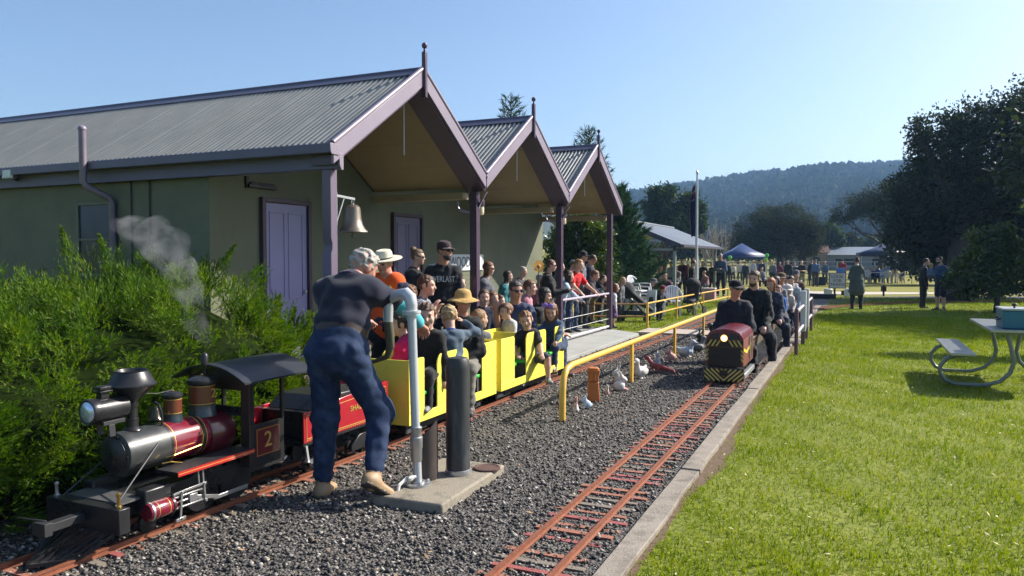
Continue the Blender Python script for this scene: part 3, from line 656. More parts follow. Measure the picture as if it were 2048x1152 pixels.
def dome(y, r, z0, h, nm):
    d = MB().lathe([(r * 1.12, 0), (r * 1.1, 0.02), (r * 0.98, 0.045), (r * 0.98, h * 0.30)], (EX, y, z0), n=24).build(nm, pm('dome_base', (0.025, 0.035, 0.045), 0.3, coat=0.4), E)
    MB().lathe([(r * 0.9, h * 0.28), (r, h * 0.30), (r, h * 0.74), (r * 0.9, h * 0.75)], (EX, y, z0), n=24).build('dome_body', M_brownd, d, off=E.location)
    MB().lathe([(r * 0.9, h * 0.74), (r * 1.08, h * 0.76), (r * 1.14, h * 0.81), (r * 1.1, h * 0.87), (r * 0.8, h * 0.93), (0.3 * r, h * 0.96)], (EX, y, z0), n=24).build('dome_cap', M_eblk, d, off=E.location)
    for q in (0.31, 0.73): MB().lathe([(r, h * q - 0.002), (r * 1.012, h * q - 0.002), (r * 1.012, h * q + 0.002), (r, h * q + 0.002)], (EX, y, z0), n=24).build('gold_ring', M_gold, d, off=E.location)
    MB().lathe([(0.008, h * 0.95), (0.01, h * 0.98), (0.006, h * 1.0)], (EX, y, z0), n=8).build('dome_knob', M_brass, d, off=E.location)
    return d
dome(3.43, 0.054, 0.615, 0.205, 'sand_dome')
d2 = dome(3.665, 0.083, 0.615, 0.275, 'steam_dome')
text_part('number', '2', 0.085, M_gold, d2, (0.087, 3.665 - 3.4 + 0.012, 0.765), (math.pi / 2, 0, math.pi / 2))
wh = MB().lathe([(0.014, 0), (0.014, 0.02), (0.007, 0.025), (0.007, 0.05), (0.022, 0.055), (0.024, 0.12), (0.014, 0.135), (0.005, 0.14)], (EX - 0.01, 3.70, 0.885), n=14).build('whistle', M_eblk, E)
# cab
cabf = MB(); cabf.prism([(EX - 0.27, 3.80, 0.26), (EX - 0.27, 3.80, 0.83), (EX - 0.15, 3.80, 0.885), (EX, 3.80, 0.905), (EX + 0.15, 3.80, 0.885), (EX + 0.27, 3.80, 0.83), (EX + 0.27, 3.80, 0.26), (EX + 0.20, 3.80, 0.26), (EX + 0.20, 3.80, 0.77), (EX - 0.20, 3.80, 0.77), (EX - 0.20, 3.80, 0.26)], (0, 0.018, 0))
cab = cabf.build('cab', pm('cab_dark', (0.035, 0.022, 0.018), 0.4), E)
MB().box((EX - 0.199, 3.795, 0.60), (EX + 0.199, 3.812, 0.66)).build('cab_front_rail', M_eblk, cab, off=E.location)
for s in (-1, 1):
    xs = EX + s * 0.27
    MB().box((min(xs, xs - s * 0.016), 3.80 + 0.0185, 0.25), (max(xs, xs - s * 0.016), 4.135, 0.535)).build('cab_side', M_eblk, cab, off=E.location, bevel=0.003)
    MB().box((xs - 0.016, 4.11, 0.5355), (xs + 0.004, 4.135, 0.86)).build('cab_post', M_eblk, cab, off=E.location)
    MB().box((xs - 0.016, 3.819, 0.5355), (xs + 0.004, 3.845, 0.86)).build('cab_post', M_eblk, cab, off=E.location)
pn = MB().box((EX + 0.2705, 3.86, 0.315), (EX + 0.274, 4.085, 0.505)).build('number_panel', pm('panel_maroon', (0.13, 0.012, 0.015), 0.3, coat=0.5), cab, off=E.location)
fr = MB()
for l, h in (((3.866, 0.321), (4.079, 0.324)), ((3.866, 0.496), (4.079, 0.499)), ((3.866, 0.3241), (3.869, 0.4959)), ((4.076, 0.3241), (4.079, 0.4959))): fr.box((EX + 0.2742, l[0], l[1]), (EX + 0.2755, h[0], h[1]))
fr.build('gold_line', M_gold, pn, off=E.location)
text_part('number', '2', 0.15, M_gold, pn, (0.276, 3.972 - 3.4, 0.415), (math.pi / 2, 0, math.pi / 2), sx=1.05)
ro = MB(); N_ = 14; vs = []
for i in range(N_ + 1):
    a = -1 + 2 * i / N_; x = EX + a * 0.325; z = 0.945 - 0.105 * a * a
    for yy in (3.71, 4.39):
        for dz in (0, -0.012): vs.append((x, yy, z + dz))
ro.add(vs, [f for i in range(N_) for f in ((4*i, 4*i+4, 4*i+6, 4*i+2), (4*i+1, 4*i+3, 4*i+7, 4*i+5), (4*i, 4*i+1, 4*i+5, 4*i+4), (4*i+2, 4*i+6, 4*i+7, 4*i+3))] + [(0, 2, 3, 1), (4*N_, 4*N_+1, 4*N_+3, 4*N_+2)])
ro.build('cab_roof', pm('cab_roof_paint', (0.030, 0.034, 0.042), 0.38, 0.2, 0.15, 6, rvar=0.1), cab, off=E.location)
# frame, boards, cylinders, rods
MB().box((EX - 0.17, 2.95, 0.19), (EX + 0.17, 4.25, 0.29)).build('frame', M_eblk, E)
pb = MB().box((EX - 0.30, 2.80, 0.145), (EX + 0.30, 2.87, 0.285)).build('pilot_beam', M_eblk, E, bevel=0.004)
MB().box((EX - 0.22, 2.8705, 0.28), (EX + 0.22, 3.02, 0.292)).build('pilot_deck', pm('deck_grey', (0.12, 0.12, 0.12), 0.5, 0.4), E)
for s in (-1, 1):
    MB().lathe([(0.016, 0), (0.017, 0.008), (0.010, 0.014), (0.009, 0.06), (0.013, 0.066), (0.012, 0.078), (0.004, 0.084)], (EX + s * 0.255, 2.835, 0.285), n=12).build('flag_post', M_brass if s > 0 else M_steel, E)
    MB().tube([(EX + s * 0.22, 2.84, 0.285), (EX + s * 0.125, 3.21, 0.545)], 0.0055, 6).build('stay_rod', pm('worn_iron', (0.05, 0.05, 0.053), 0.55, 0.5), E)
cc = MB()
for i in range(11):
    a = -1 + 2 * i / 10; cc.bar((EX + a * 0.26, 2.80, 0.15), (EX + a * 0.15, 2.50 + 0.17 * abs(a), 0.045), 0.012, 0.018)
cc.bar((EX - 0.15, 2.67, 0.045), (EX, 2.495, 0.045), 0.02, 0.018); cc.bar((EX + 0.15, 2.67, 0.045), (EX, 2.495, 0.045), 0.02, 0.018)
cc.build('cowcatcher', M_eblk, E)
cp = MB(); cp.box((EX - 0.03, 2.60, 0.19), (EX + 0.03, 2.80, 0.235)); cp.box((EX - 0.05, 2.555, 0.18), (EX + 0.05, 2.60, 0.25)); cp.tube([(EX + 0.0, 2.60, 0.25), (EX - 0.06, 2.56, 0.262), (EX - 0.16, 2.55, 0.262)], 0.005, 6)
cp.build('coupler', pm('worn_iron', (0.05, 0.05, 0.053), 0.55, 0.5), E, bevel=0.003)
for s in (-1, 1):
    cx = EX + s * 0.262
    cy = MB().lathe([(0.02, -0.012), (0.048, -0.008), (0.052, 0.0), (0.052, 0.16), (0.048, 0.168), (0.02, 0.172)], (cx, 3.01, 0.205), (0, 1, 0), 22).build('cylinder', M_maroon, E)
    for yy in (3.02, 3.16): MB().lathe([(0.05, -0.006), (0.055, -0.006), (0.055, 0.006), (0.05, 0.006)], (cx, yy, 0.205), (0, 1, 0), 22).build('cylinder_cover', M_bright if yy < 3.1 else M_eblk, cy, off=E.location)
    for q in (3.055, 3.13): MB().lathe([(0.051, -0.0015), (0.0528, -0.0015), (0.0528, 0.0015), (0.051, 0.0015)], (cx, q, 0.205), (0, 1, 0), 22).build('gold_line', M_gold, cy, off=E.location)
    MB().box((min(cx, cx - s * 0.09), 3.0, 0.20), (max(cx, cx - s * 0.09), 3.18, 0.33)).build('valve_chest', M_eblk, E, bevel=0.01)
    wv = []
    for wy in (3.50, 3.79):
        wl = MB().lathe([(0.125, -0.022), (0.142, -0.020), (0.138, 0.006), (0.132, 0.010), (0.132, 0.014), (0.117, 0.014)], (EX + s * 0.15, wy, 0.185), (s, 0, 0), 28).build('wheel', M_eblk, E)
        sp = MB(); sp.lathe([(0.03, -0.012), (0.03, 0.02), (0.01, 0.022)], (EX + s * 0.15, wy, 0.185), (s, 0, 0), 14)
        for k in range(10): a = k * 0.628; sp.bar((EX + s * 0.15, wy + 0.02 * math.cos(a), 0.185 + 0.02 * math.sin(a)), (EX + s * 0.15, wy + 0.124 * math.cos(a), 0.185 + 0.124 * math.sin(a)), 0.014, 0.010, up=(1, 0, 0))
        sp.build('spokes', M_eblk, wl, off=E.location)
    lw = MB().lathe([(0.05, -0.012), (0.062, -0.012), (0.058, 0.01), (0.05, 0.014), (0.01, 0.014)], (EX + s * 0.15, 3.10, 0.105), (s, 0, 0), 18).build('pilot_wheel', M_eblk, E)
    xr = EX + s * 0.272
    rods = MB(); rods.bar((xr, 3.33, 0.205), (xr, 3.52, 0.155), 0.010, 0.024); rods.bar((xr - s * 0.014, 3.50, 0.145), (xr - s * 0.014, 3.79, 0.145), 0.010, 0.024); rods.cyl((xr, 3.17, 0.205), (xr, 3.34, 0.205), 0.008, n=8)
    rods.build('connecting_rod', M_bright, E, bevel=0.002)
    gd = MB(); gd.bar((xr, 3.175, 0.238), (xr, 3.40, 0.238), 0.022, 0.010); gd.bar((xr, 3.175, 0.172), (xr, 3.40, 0.172), 0.022, 0.010); gd.bar((xr + s*0.004, 3.29, 0.205), (xr + s*0.004, 3.35, 0.205), 0.022, 0.05)
    gd.build('crosshead_guides', M_bright, E, bevel=0.002)
    vg = MB(); vg.bar((xr + s*0.012, 3.17, 0.262), (xr + s*0.012, 3.42, 0.272), 0.010, 0.014); vg.bar((xr + s*0.018, 3.23, 0.265), (xr + s*0.018, 3.215, 0.105), 0.008, 0.014); vg.bar((xr + s*0.014, 3.40, 0.27), (xr + s*0.014, 3.41, 0.16), 0.007, 0.012); vg.bar((xr + s*0.010, 3.395, 0.36), (xr + s*0.010, 3.40, 0.27), 0.007, 0.012); vg.bar((xr + s*0.010, 3.36, 0.355), (xr + s*0.010, 3.365, 0.28), 0.006, 0.01); vg.bar((xr + s*0.02, 3.18, 0.105), (xr + s*0.02, 3.25, 0.11), 0.012, 0.018)
    for a in ((3.23, 0.262), (3.40, 0.27), (3.41, 0.165), (3.215, 0.107), (3.17, 0.262)): vg.lathe([(0.008, -0.006), (0.010, 0), (0.008, 0.006)], (xr + s * 0.02, a[0], a[1]), (s, 0, 0), 8)
    vg.build('valve_gear', M_bright, E, bevel=0.001)
    rb = MB().box((min(EX + s*0.14, EX + s*0.31), 3.18, 0.386), (max(EX + s*0.14, EX + s*0.31), 3.80, 0.396)).build('running_board', pm('board_black', (0.02, 0.02, 0.022), 0.5), E)
    MB().box((EX + s*0.31 - 0.003 + (0.0031 if s > 0 else -0.0031), 3.182, 0.368), (EX + s*0.31 + 0.003 + (0.0031 if s > 0 else -0.0031), 3.80, 0.397)).build('board_edge', pm('edge_red', (0.42, 0.02, 0.02), 0.3, coat=0.5), rb, off=E.location)
    MB().box((EX + s*0.3165 - 0.0004, 3.185, 0.381), (EX + s*0.3165 + 0.0004, 3.798, 0.385)).build('gold_line', M_gold, rb, off=E.location)
    MB().tube([(EX + s*0.115, 3.27, 0.44), (EX + s*0.15, 3.30, 0.452), (EX + s*0.15, 3.52, 0.47), (EX + s*0.15, 3.53, 0.53), (EX + s*0.125, 3.53, 0.545)], 0.005, 6).build('handrail', M_brass, E)
    MB().tube([(EX + s*0.14, 3.22, 0.42), (EX + s*0.17, 3.26, 0.425), (EX + s*0.17, 3.34, 0.40), (EX + s*0.17, 3.36, 0.34)], 0.005, 6).build('feed_pipe', M_brass, E)
ax = MB().cyl((EX - 0.15, 3.50, 0.185), (EX + 0.15, 3.50, 0.185), 0.02).cyl((EX - 0.15, 3.79, 0.185), (EX + 0.15, 3.79, 0.185), 0.02).build('axle', M_eblk, E)
MB().tube([(EX + 0.02, 3.16, 0.845), (EX + 0.02, 3.30, 0.82), (EX + 0.02, 3.42, 0.825)], 0.002, 5).build('bell_cord', pm('worn_iron', (0.05, 0.05, 0.053), 0.55, 0.5), E)

# tender
TX = -3.875
T = wthing('tender', 'red tender with gold lining and SHADEE lettering behind the steam engine', 'tender', loc=(TX, 4.85, 0))
MB().box((TX - 0.25, 4.33, 0.28), (TX + 0.25, 5.40, 0.30)).build('floor', M_eblk, T)
for s in (-1, 1):
    x0 = TX + s * 0.255
    MB().prism([(x0, 4.33, 0.3005), (x0, 5.40, 0.3005), (x0, 5.40, 0.605), (x0, 4.72, 0.56), (x0, 4.69, 0.53), (x0, 4.33, 0.525)], (-s * 0.015, 0, 0)).build('side_panel', M_red, T, bevel=0.003)
x0 = TX + 0.256
ln = MB()
def gl(p, q): ln.bar((x0, p[0], p[1]), (x0, q[0], q[1]), 0.0035, 0.0055, up=(1, 0, 0))
for y0_, y1_, zt in ((4.36, 5.13, 0.50), (5.16, 5.38, 0.56)):
    gl((y0_, 0.33), (y1_, 0.33)); gl((y0_, zt), (y1_, zt + (0.045 if y0_ < 5 else 0))); gl((y0_, 0.33), (y0_, zt)); gl((y1_, 0.33), (y1_, zt + 0.045 * (y0_ < 5)))
for k in range(30): ln.cbox((x0, 4.37 + k * 0.0262, 0.318), (0.003, 0.012, 0.008))
for k in range(10): ln.cbox((x0, 5.145, 0.34 + k * 0.021), (0.003, 0.012, 0.010))
ln.build('gold_line', M_gold, T)
text_part('lettering', 'SHADEE', 0.062, M_gold, T, (0.258, 4.995 - 4.85, 0.455), (math.pi / 2, 0, math.pi / 2), sx=1.0)
MB().box((TX - 0.24, 4.45, 0.301), (TX + 0.24, 5.385, 0.50)).build('tank', M_eblk, T)
MB().prism([(TX - 0.23, 4.5, 0.5005), (TX - 0.23, 5.2, 0.5005), (TX - 0.23, 5.15, 0.60), (TX - 0.23, 4.62, 0.60)], (0.46, 0, 0)).build('coal_bunker', M_eblk, T, bevel=0.01)
MB().box((TX - 0.255, 5.401, 0.28), (TX + 0.255, 5.415, 0.60)).build('end_panel', M_red, T)
MB().lathe([(0.05, 0), (0.05, 0.03), (0.056, 0.032), (0.056, 0.04), (0.02, 0.05)], (TX, 5.28, 0.50), n=16).build('filler_cap', M_eblk, T)
for wy in (4.50, 4.72, 5.02, 5.24):
    for s in (-1, 1): MB().lathe([(0.05, -0.014), (0.062, -0.014), (0.058, 0.01), (0.045, 0.014), (0.01, 0.016)], (TX + s * 0.15, wy, 0.105), (s, 0, 0), 18).build('wheel', M_eblk, T)
for s in (-1, 1):
    for wy in (4.61, 5.13): MB().prism([(TX + s*0.185, wy - 0.16, 0.13), (TX + s*0.185, wy - 0.05, 0.21), (TX + s*0.185, wy + 0.05, 0.21), (TX + s*0.185, wy + 0.16, 0.13), (TX + s*0.185, wy + 0.16, 0.09), (TX + s*0.185, wy - 0.16, 0.09)], (s * 0.02, 0, 0)).build('bogie', M_eblk, T, bevel=0.004)
    stp = MB(); stp.bar((TX + s*0.25, 4.36, 0.28), (TX + s*0.27, 4.36, 0.165), 0.012, 0.02); stp.bar((TX + s*0.25, 4.46, 0.28), (TX + s*0.27, 4.46, 0.165), 0.012, 0.02); stp.cbox((TX + s*0.275, 4.41, 0.165), (0.07, 0.14, 0.008)); stp.build('step', M_steel, T)
MB().tube([(TX + 0.1, 4.20, 0.20), (TX + 0.1, 4.26, 0.17), (TX + 0.1, 4.32, 0.20)], 0.012, 8).build('hose', M_steel, T)
MB().cbox((TX, 4.24, 0.245), (0.05, 0.22, 0.03)).build('drawbar', M_eblk, T)

# carriages
def carriage(label, y0, y1, xc, bays):
    c = wthing('carriage', label, 'carriage', loc=(xc, (y0 + y1) / 2, 0), group='yellow open passenger carriages')
    W = 0.31; zb, zt = 0.19, 0.765; zs = 0.275
    MB().box((xc - W + 0.012, y0 + 0.01, 0.20), (xc + W - 0.012, y1 - 0.01, 0.222)).build('floor', pm('floor_dark', (0.05, 0.045, 0.04), 0.8), c)
    for s in (-1, 1):
        x0 = xc + s * W; th = -s * 0.014
        MB().prism([(x0, y0, zb), (x0, y1, zb), (x0, y1, zs), (x0, y0, zs)], (th, 0, 0)).build('sill', M_cyel, c, bevel=0.003)
        for (a, b, ra, rb) in bays:
            pts = [(x0, a, zs + 0.0005), (x0, b, zs + 0.0005)]
            def corner(cy, sgn, r):
                if r <= 0: return [(x0, cy, zt)]
                return [(x0, cy - sgn * r + sgn * r * math.cos(t), zt - r + r * math.sin(t)) for t in ((0, .39, .79, 1.18, 1.57) if sgn > 0 else (1.57, 1.18, .79, .39, 0))]
            pts += corner(b, 1, rb) + corner(a, -1, ra)
            p = MB().prism(pts, (th, 0, 0)).build('side_panel', M_cyel, c, bevel=0.003)
            rv = MB()
            for q in range(5): 
                for yy in (a + 0.018, b - 0.018): rv.ell((x0 + s * 0.001, yy, zs + 0.03 + q * 0.09), (0.003, 0.004, 0.004), 6, 4)
            rv.build('rivets', M_black, p, off=c.location)
    for yy in (y0, y1 - 0.014): MB().box((xc - W + 0.0145, yy + 0.001, zb), (xc + W - 0.0145, yy + 0.013, zt - 0.004)).build('end_panel', M_cyel, c, bevel=0.003)
    L_ = y1 - y0
    for q in (0.16, 0.42, 0.58, 0.84):
        ys = y0 + L_ * q; st = MB().box((xc - W + 0.02, ys - 0.15, 0.415), (xc + W - 0.02, ys + 0.15, 0.45)).build('seat', M_green, c, bevel=0.008)
        MB().box((xc - W + 0.03, ys - 0.12, 0.2225), (xc + W - 0.03, ys + 0.12, 0.4145)).build('seat_box', pm('seat_box_dark', (0.06, 0.05, 0.04), 0.8), st, off=c.location)
    MB().box((xc - W + 0.06, y0 + L_ * 0.5 - 0.012, 0.223), (xc + W - 0.06, y0 + L_ * 0.5 + 0.012, 0.74)).build('partition', M_cyel, c)
    MB().box((xc - 0.2, y0 + 0.12, 0.12), (xc + 0.2, y1 - 0.12, 0.1995)).build('underframe', M_eblk, c)
    MB().box((xc + 0.20, y0 + 0.3, 0.10), (xc + 0.22, y1 - 0.3, 0.185)).build('side_board', M_black, c)
    for wy in (y0 + 0.22, y0 + 0.42, y1 - 0.42, y1 - 0.22):
        for s in (-1, 1): MB().lathe([(0.045, -0.012), (0.056, -0.012), (0.052, 0.01), (0.04, 0.014), (0.01, 0.016)], (xc + s * 0.15, wy, 0.10), (s, 0, 0), 16).build('wheel', M_eblk, c)
    for yy in (y0 + 0.32, y1 - 0.32): MB().box((xc + 0.17, yy - 0.17, 0.08), (xc + 0.195, yy + 0.17, 0.13)).build('bogie', M_steel, c, bevel=0.004)
    MB().cbox((xc, y0 - 0.06, 0.15), (0.05, 0.16, 0.03)).build('drawbar', M_eblk, c)
    return c
carriage('front yellow open carriage behind the tender, boy in pink aboard', 5.56, 7.31, -3.81, [(5.56, 5.82, 0, 0.02), (6.05, 6.67, 0.10, 0.10), (6.97, 7.31, 0.05, 0)])
carriage('rear yellow open carriage with boy leaning his leg out', 7.43, 9.38, -3.81, [(7.43, 7.79, 0, 0.03), (8.12, 8.74, 0.09, 0.04), (9.05, 9.38, 0.05, 0)])

# ------------------------------------------------------------------ water column, posts, slab
sl = MB(); sl.prism([(-2.43, 5.22, -0.02), (-2.40, 4.20, -0.02), (-2.93, 4.17, -0.02), (-2.97, 5.20, -0.02)], (0, 0, 0.085))
tag(sl.build('concrete_slab', M_slab, bevel=0.015), 'stained concrete slab carrying the water pipe and the black cylinder', 'slab')
wc = wthing('water_column', 'grey galvanised water filling pipe with elbow and hanging hose on the slab', 'water pipe', loc=(-2.80, 4.50, 0.065))
px, py = -2.765, 4.50
M_pipe = pm('pipe_galv', (0.50, 0.52, 0.55), 0.42, 0.35, 0.08, 7, dirt=(0.36, 0.38, 0.40), dscale=9, dmix=(0.6, 0.8))
MB().lathe([(0.095, 0), (0.095, 0.015), (0.05, 0.018), (0.048, 0.03)], (px, py, 0.065), n=20).build('base_flange', M_steel, wc)
fb = MB()
for k in range(4): a = 0.785 + k * 1.571; fb.lathe([(0.012, 0), (0.012, 0.01), (0.006, 0.018)], (px + 0.075 * math.cos(a), py + 0.075 * math.sin(a), 0.081), n=6)
fb.build('bolts', M_steel, wc)
top = Vector((px - 0.055, py + 0.02, 1.27))
MB().tube([(px, py, 0.07), (px - 0.012, py, 0.35), top], 0.031, 16).build('riser', M_pipe, wc)
MB().lathe([(0.036, -0.05), (0.040, -0.045), (0.040, 0.04), (0.044, 0.045), (0.044, 0.12), (0.036, 0.125), (0.036, 0.17), (0.040, 0.175), (0.040, 0.19), (0.034, 0.195)], (px - 0.01, py, 0.28), n=14).build('valve', M_steel, wc)
MB().lathe([(0.032, -0.02), (0.062, -0.018), (0.062, -0.004), (0.066, -0.003), (0.066, 0.012), (0.034, 0.014)], top, n=18).build('flange', M_pipe, wc)
el_ = [top + Vector((0, 0, 0.0)), top + Vector((0, 0, 0.05)), top + Vector((-0.012, 0.0, 0.10)), top + Vector((-0.05, 0.004, 0.13)), top + Vector((-0.10, 0.008, 0.125)), top + Vector((-0.20, 0.02, 0.085))]
MB().tube(el_, [0.036, 0.042, 0.046, 0.044, 0.037, 0.033], 16).build('elbow', M_pipe, wc)
e1 = el_[-1]
MB().tube([e1 + Vector((0.01, 0, 0.03)), e1 + Vector((-0.005, 0, 0.0)), e1 + Vector((-0.008, 0, -0.10)), e1 + Vector((-0.008, 0, -0.16))], [0.03, 0.036, 0.035, 0.033], 14).build('spout', M_pipe, wc)
MB().tube([e1 + Vector((-0.008, 0, -0.15)), e1 + Vector((-0.004, 0.01, -0.25)), e1 + Vector((-0.012, 0.03, -0.34)), e1 + Vector((-0.06, 0.06, -0.42)), e1 + Vector((-0.22, 0.12, -0.475)), e1 + Vector((-0.40, 0.20, -0.50)), e1 + Vector((-0.56, 0.32, -0.56)), e1 + Vector((-0.66, 0.45, -0.68))], [0.031, 0.034, 0.030, 0.020, 0.013, 0.013, 0.013, 0.013], 12).build('hose', pm('canvas_hose', (0.095, 0.085, 0.05), 0.8, 0, 0.2, 20), wc)
MB().tube([(px + 0.0, py - 0.03, 0.13), (px - 0.03, py - 0.10, 0.13), (px - 0.05, py - 0.16, 0.10), (px - 0.055, py - 0.18, 0.03), (px - 0.055, py - 0.18, 0.0)], 0.012, 8).build('drain_hose', M_rope, wc)
MB().lathe([(0.014, 0), (0.02, 0.01), (0.02, 0.05), (0.014, 0.06)], (px - 0.005, py - 0.05, 0.13), (-0.2, -1, 0), 10).build('tap', M_steel, wc)
bk = wthing('black_cylinder', 'tall weathered black plastic cylinder standing on the slab', 'cylinder', loc=(-2.64, 4.86, 0.065))
M_poly = pm('black_poly', (0.028, 0.030, 0.032), 0.5, 0, 0.3, 14, 0.05, 60, dirt=(0.11, 0.115, 0.12), dscale=9, dmix=(0.52, 0.78), stretch=(1.5, 1.5, 0.25))
MB().lathe([(0.086, 0), (0.09, 0.004), (0.088, 0.03), (0.087, 0.78), (0.083, 0.83), (0.07, 0.855), (0.045, 0.86)], (-2.64, 4.86, 0.065), n=32).build('cylinder_wall', M_poly, bk)
MB().lathe([(0.094, 0), (0.095, 0.004), (0.094, 0.035), (0.0905, 0.037)], (-2.64, 4.86, 0.066), n=32).build('collar', M_steel, bk)
hp = wthing('half_pipe', 'dark brown half pipe shield with rounded top behind the grey water pipe', 'pipe', loc=(-2.83, 4.62, 0.065))
h = MB(); vs = []; n = 16
for i in range(n + 1):
    a = -0.55 - math.pi * 1.15 * i / n + 2.7; r = 0.092; top_z = 0.49 - 0.10 * abs(math.sin((i / n - 0.5) * 3.0)) ** 2.2
    for rr in (r, r - 0.012):
        for z in (0.066, top_z): vs.append((-2.80 + rr * math.cos(a), 4.66 + rr * math.sin(a), z))
fs = []
for i in range(n):
    o = 4 * i; fs += [(o, o+4, o+5, o+1), (o+2, o+3, o+7, o+6), (o+1, o+5, o+7, o+3), (o, o+2, o+6, o+4)]
fs += [(0, 1, 3, 2), (4*n, 4*n+2, 4*n+3, 4*n+1)]
h.add(vs, fs).build('shell', pm('rusty_shell', (0.05, 0.035, 0.03), 0.6, 0, 0.3, 10, dirt=(0.10, 0.085, 0.08), dscale=8, stretch=(1, 1, 0.3)), hp)
mh = MB().lathe([(0.10, 0), (0.10, 0.012), (0.085, 0.014), (0.08, 0.010), (0.02, 0.012)], (-2.50, 5.06, 0.066), n=24)
tag(mh.build('valve_cover', pm('rust_cover', (0.11, 0.06, 0.05), 0.7, 0.2)), 'small round rusty valve cover on the slab behind the black cylinder', 'cover')

# ------------------------------------------------------------------ railings
yr = wthing('pipe_railing', 'long yellow pipe railing between the two tracks', 'railing', loc=(-2.68, 12, 0))
pts = [(-2.68, 7.14, 0.0), (-2.68, 7.15, 0.30), (-2.68, 7.18, 0.44), (-2.68, 7.27, 0.515), (-2.68, 7.42, 0.535)] + [(-2.68, y_, 0.535) for y_ in np.arange(8.4, 23, 1.5)]
MB().tube(pts, [0.033] * len(pts), 16).build('top_rail', M_yel, yr)
for y_ in (9.74, 12.35, 14.93, 17.5, 20.1, 22.0): MB().box((-2.70, y_ - 0.032, 0), (-2.66, y_ + 0.032, 0.512)).build('post', M_yel, yr, bevel=0.006)
fy = wthing('yellow_fence', 'thin yellow two rail fence at the end of the platform', 'fence', loc=(-4.4, 18, 0))
f0 = onground(1298, 655, 0.0)
fx, fyy = -4.42, 17.5
fposts = [(-4.42, 17.4), (-4.36, 20.3), (-4.22, 23.4), (-4.02, 27.0), (-3.8, 31.0)]
for (a, b) in fposts: MB().box((a - 0.025, b - 0.025, 0), (a + 0.025, b + 0.025, 0.60)).build('post', M_yel, fy, bevel=0.004)
for z in (0.30, 0.585): MB().tube([(a, b, z) for a, b in fposts], 0.02, 8).build('rail', M_yel, fy)
for z in (0.28, 0.57): MB().tube([(-4.42, 17.4, z), (-5.2, 17.15, z), (-5.9, 16.95, z)], 0.02, 8).build('rail', pm('tan_pipe', (0.40, 0.22, 0.09), 0.5), fy)
pr_ = wthing('porch_railing', 'pale lilac pipe railing with white cords between the far porch posts', 'railing', loc=(XP, 14.7, 0))
for z, m, r in ((0.86, M_lilacrail, 0.024), (0.50, M_rope, 0.005), (0.30, M_rope, 0.005), (0.13, pm('white_pipe', (0.55, 0.53, 0.56), 0.5), 0.026)): MB().tube([(XP, VA[2] + 0.04, z), (XP, VA[3] - 0.36, z)], r, 10).build('rail', m, pr_)
pr2 = wthing('door_railing', 'thin dark pipe railing on the porch in front of the lilac door', 'railing', loc=(-5.3, 7, 0.06))
MB().tube([(-5.1, 6.5, 0.9), (-5.1, 9.5, 0.9)], 0.018, 8).build('rail', M_purple, pr2)
for y_ in (6.6, 8.0, 9.4): MB().tube([(-5.1, y_, 0.06), (-5.1, y_, 0.9)], 0.016, 8).build('post', M_purple, pr2)
hr = wthing('plum_handrail', 'short plum pipe handrail with white centre boards beside the kerb', 'handrail', loc=(-0.93, 16, 0))
hx = -0.90; M_plumr = pm('handrail_plum', (0.14, 0.075, 0.095), 0.45)
for y_ in (13.7, 18.4): MB().tube([(hx, y_, 0), (hx, y_, 0.78)], 0.032, 10).build('post', M_plumr, hr)
for y_ in (15.5, 16.5):
    MB().box((hx - 0.035, y_ - 0.035, 0), (hx + 0.035, y_ + 0.035, 0.24)).build('post', M_plumr, hr)
    MB().box((hx - 0.05, y_ - 0.05, 0.2405), (hx + 0.05, y_ + 0.05, 1.02)).build('white_board', pm('board_white', (0.62, 0.62, 0.60), 0.6, 0, 0.08, 5, dirt=(0.4, 0.4, 0.38), dscale=8), hr, bevel=0.01)
for a, b in ((13.7, 15.45), (16.55, 18.4)):
    for z in (0.36, 0.74): MB().tube([(hx, a, z), (hx, b, z)], 0.026, 10).build('rail', pm('rail_pale', (0.45, 0.38, 0.40), 0.5), hr)

# ------------------------------------------------------------------ diesel outline engine with passengers' cars
D = wthing('diesel_locomotive', 'small red diesel engine with lit headlamp and yellow black chevrons', 'locomotive', loc=(RX, 10.7, 0))
M_dred = pm('diesel_red', (0.14, 0.014, 0.022), 0.3, 0, 0.1, 5, coat=0.4)
M_rb = pm('diesel_rust_red', (0.16, 0.038, 0.026), 0.45, 0, 0.12, 6)
M_sy = pm('stripe_yellow', (0.55, 0.45, 0.12), 0.5)
y0, y1 = 10.05, 11.05; W = 0.235
hood = [(-W, 0.24), (-W, 0.60), (-W * 0.82, 0.675), (-W * 0.45, 0.715), (0, 0.728), (W * 0.45, 0.715), (W * 0.82, 0.675), (W, 0.60), (W, 0.24)]
body = MB().prism([(RX + a, y0, z) for a, z in hood], (0, y1 - y0, 0)).build('body', M_rb, D, bevel=0.006)
MB().prism([(RX + a * 1.02, y0 - 0.03, z + 0.004) for a, z in hood if z > 0.59], (0, y1 - y0 + 0.04, 0)).build('hood_roof', M_dred, D, bevel=0.004)
MB().box((RX - W + 0.03, y0 - 0.012, 0.245), (RX + W - 0.03, y0 - 0.001, 0.49)).build('grille', M_black, D)
gs = MB()
for k in range(9): gs.box((RX - W + 0.04, y0 - 0.02, 0.262 + k * 0.025), (RX + W - 0.04, y0 - 0.0125, 0.272 + k * 0.025))
gs.build('grille_slats', M_black, D)
MB().box((RX - W - 0.0, y0 - 0.010, 0.50), (RX + W, y0 - 0.001, 0.585)).build('front_band', M_black, D)
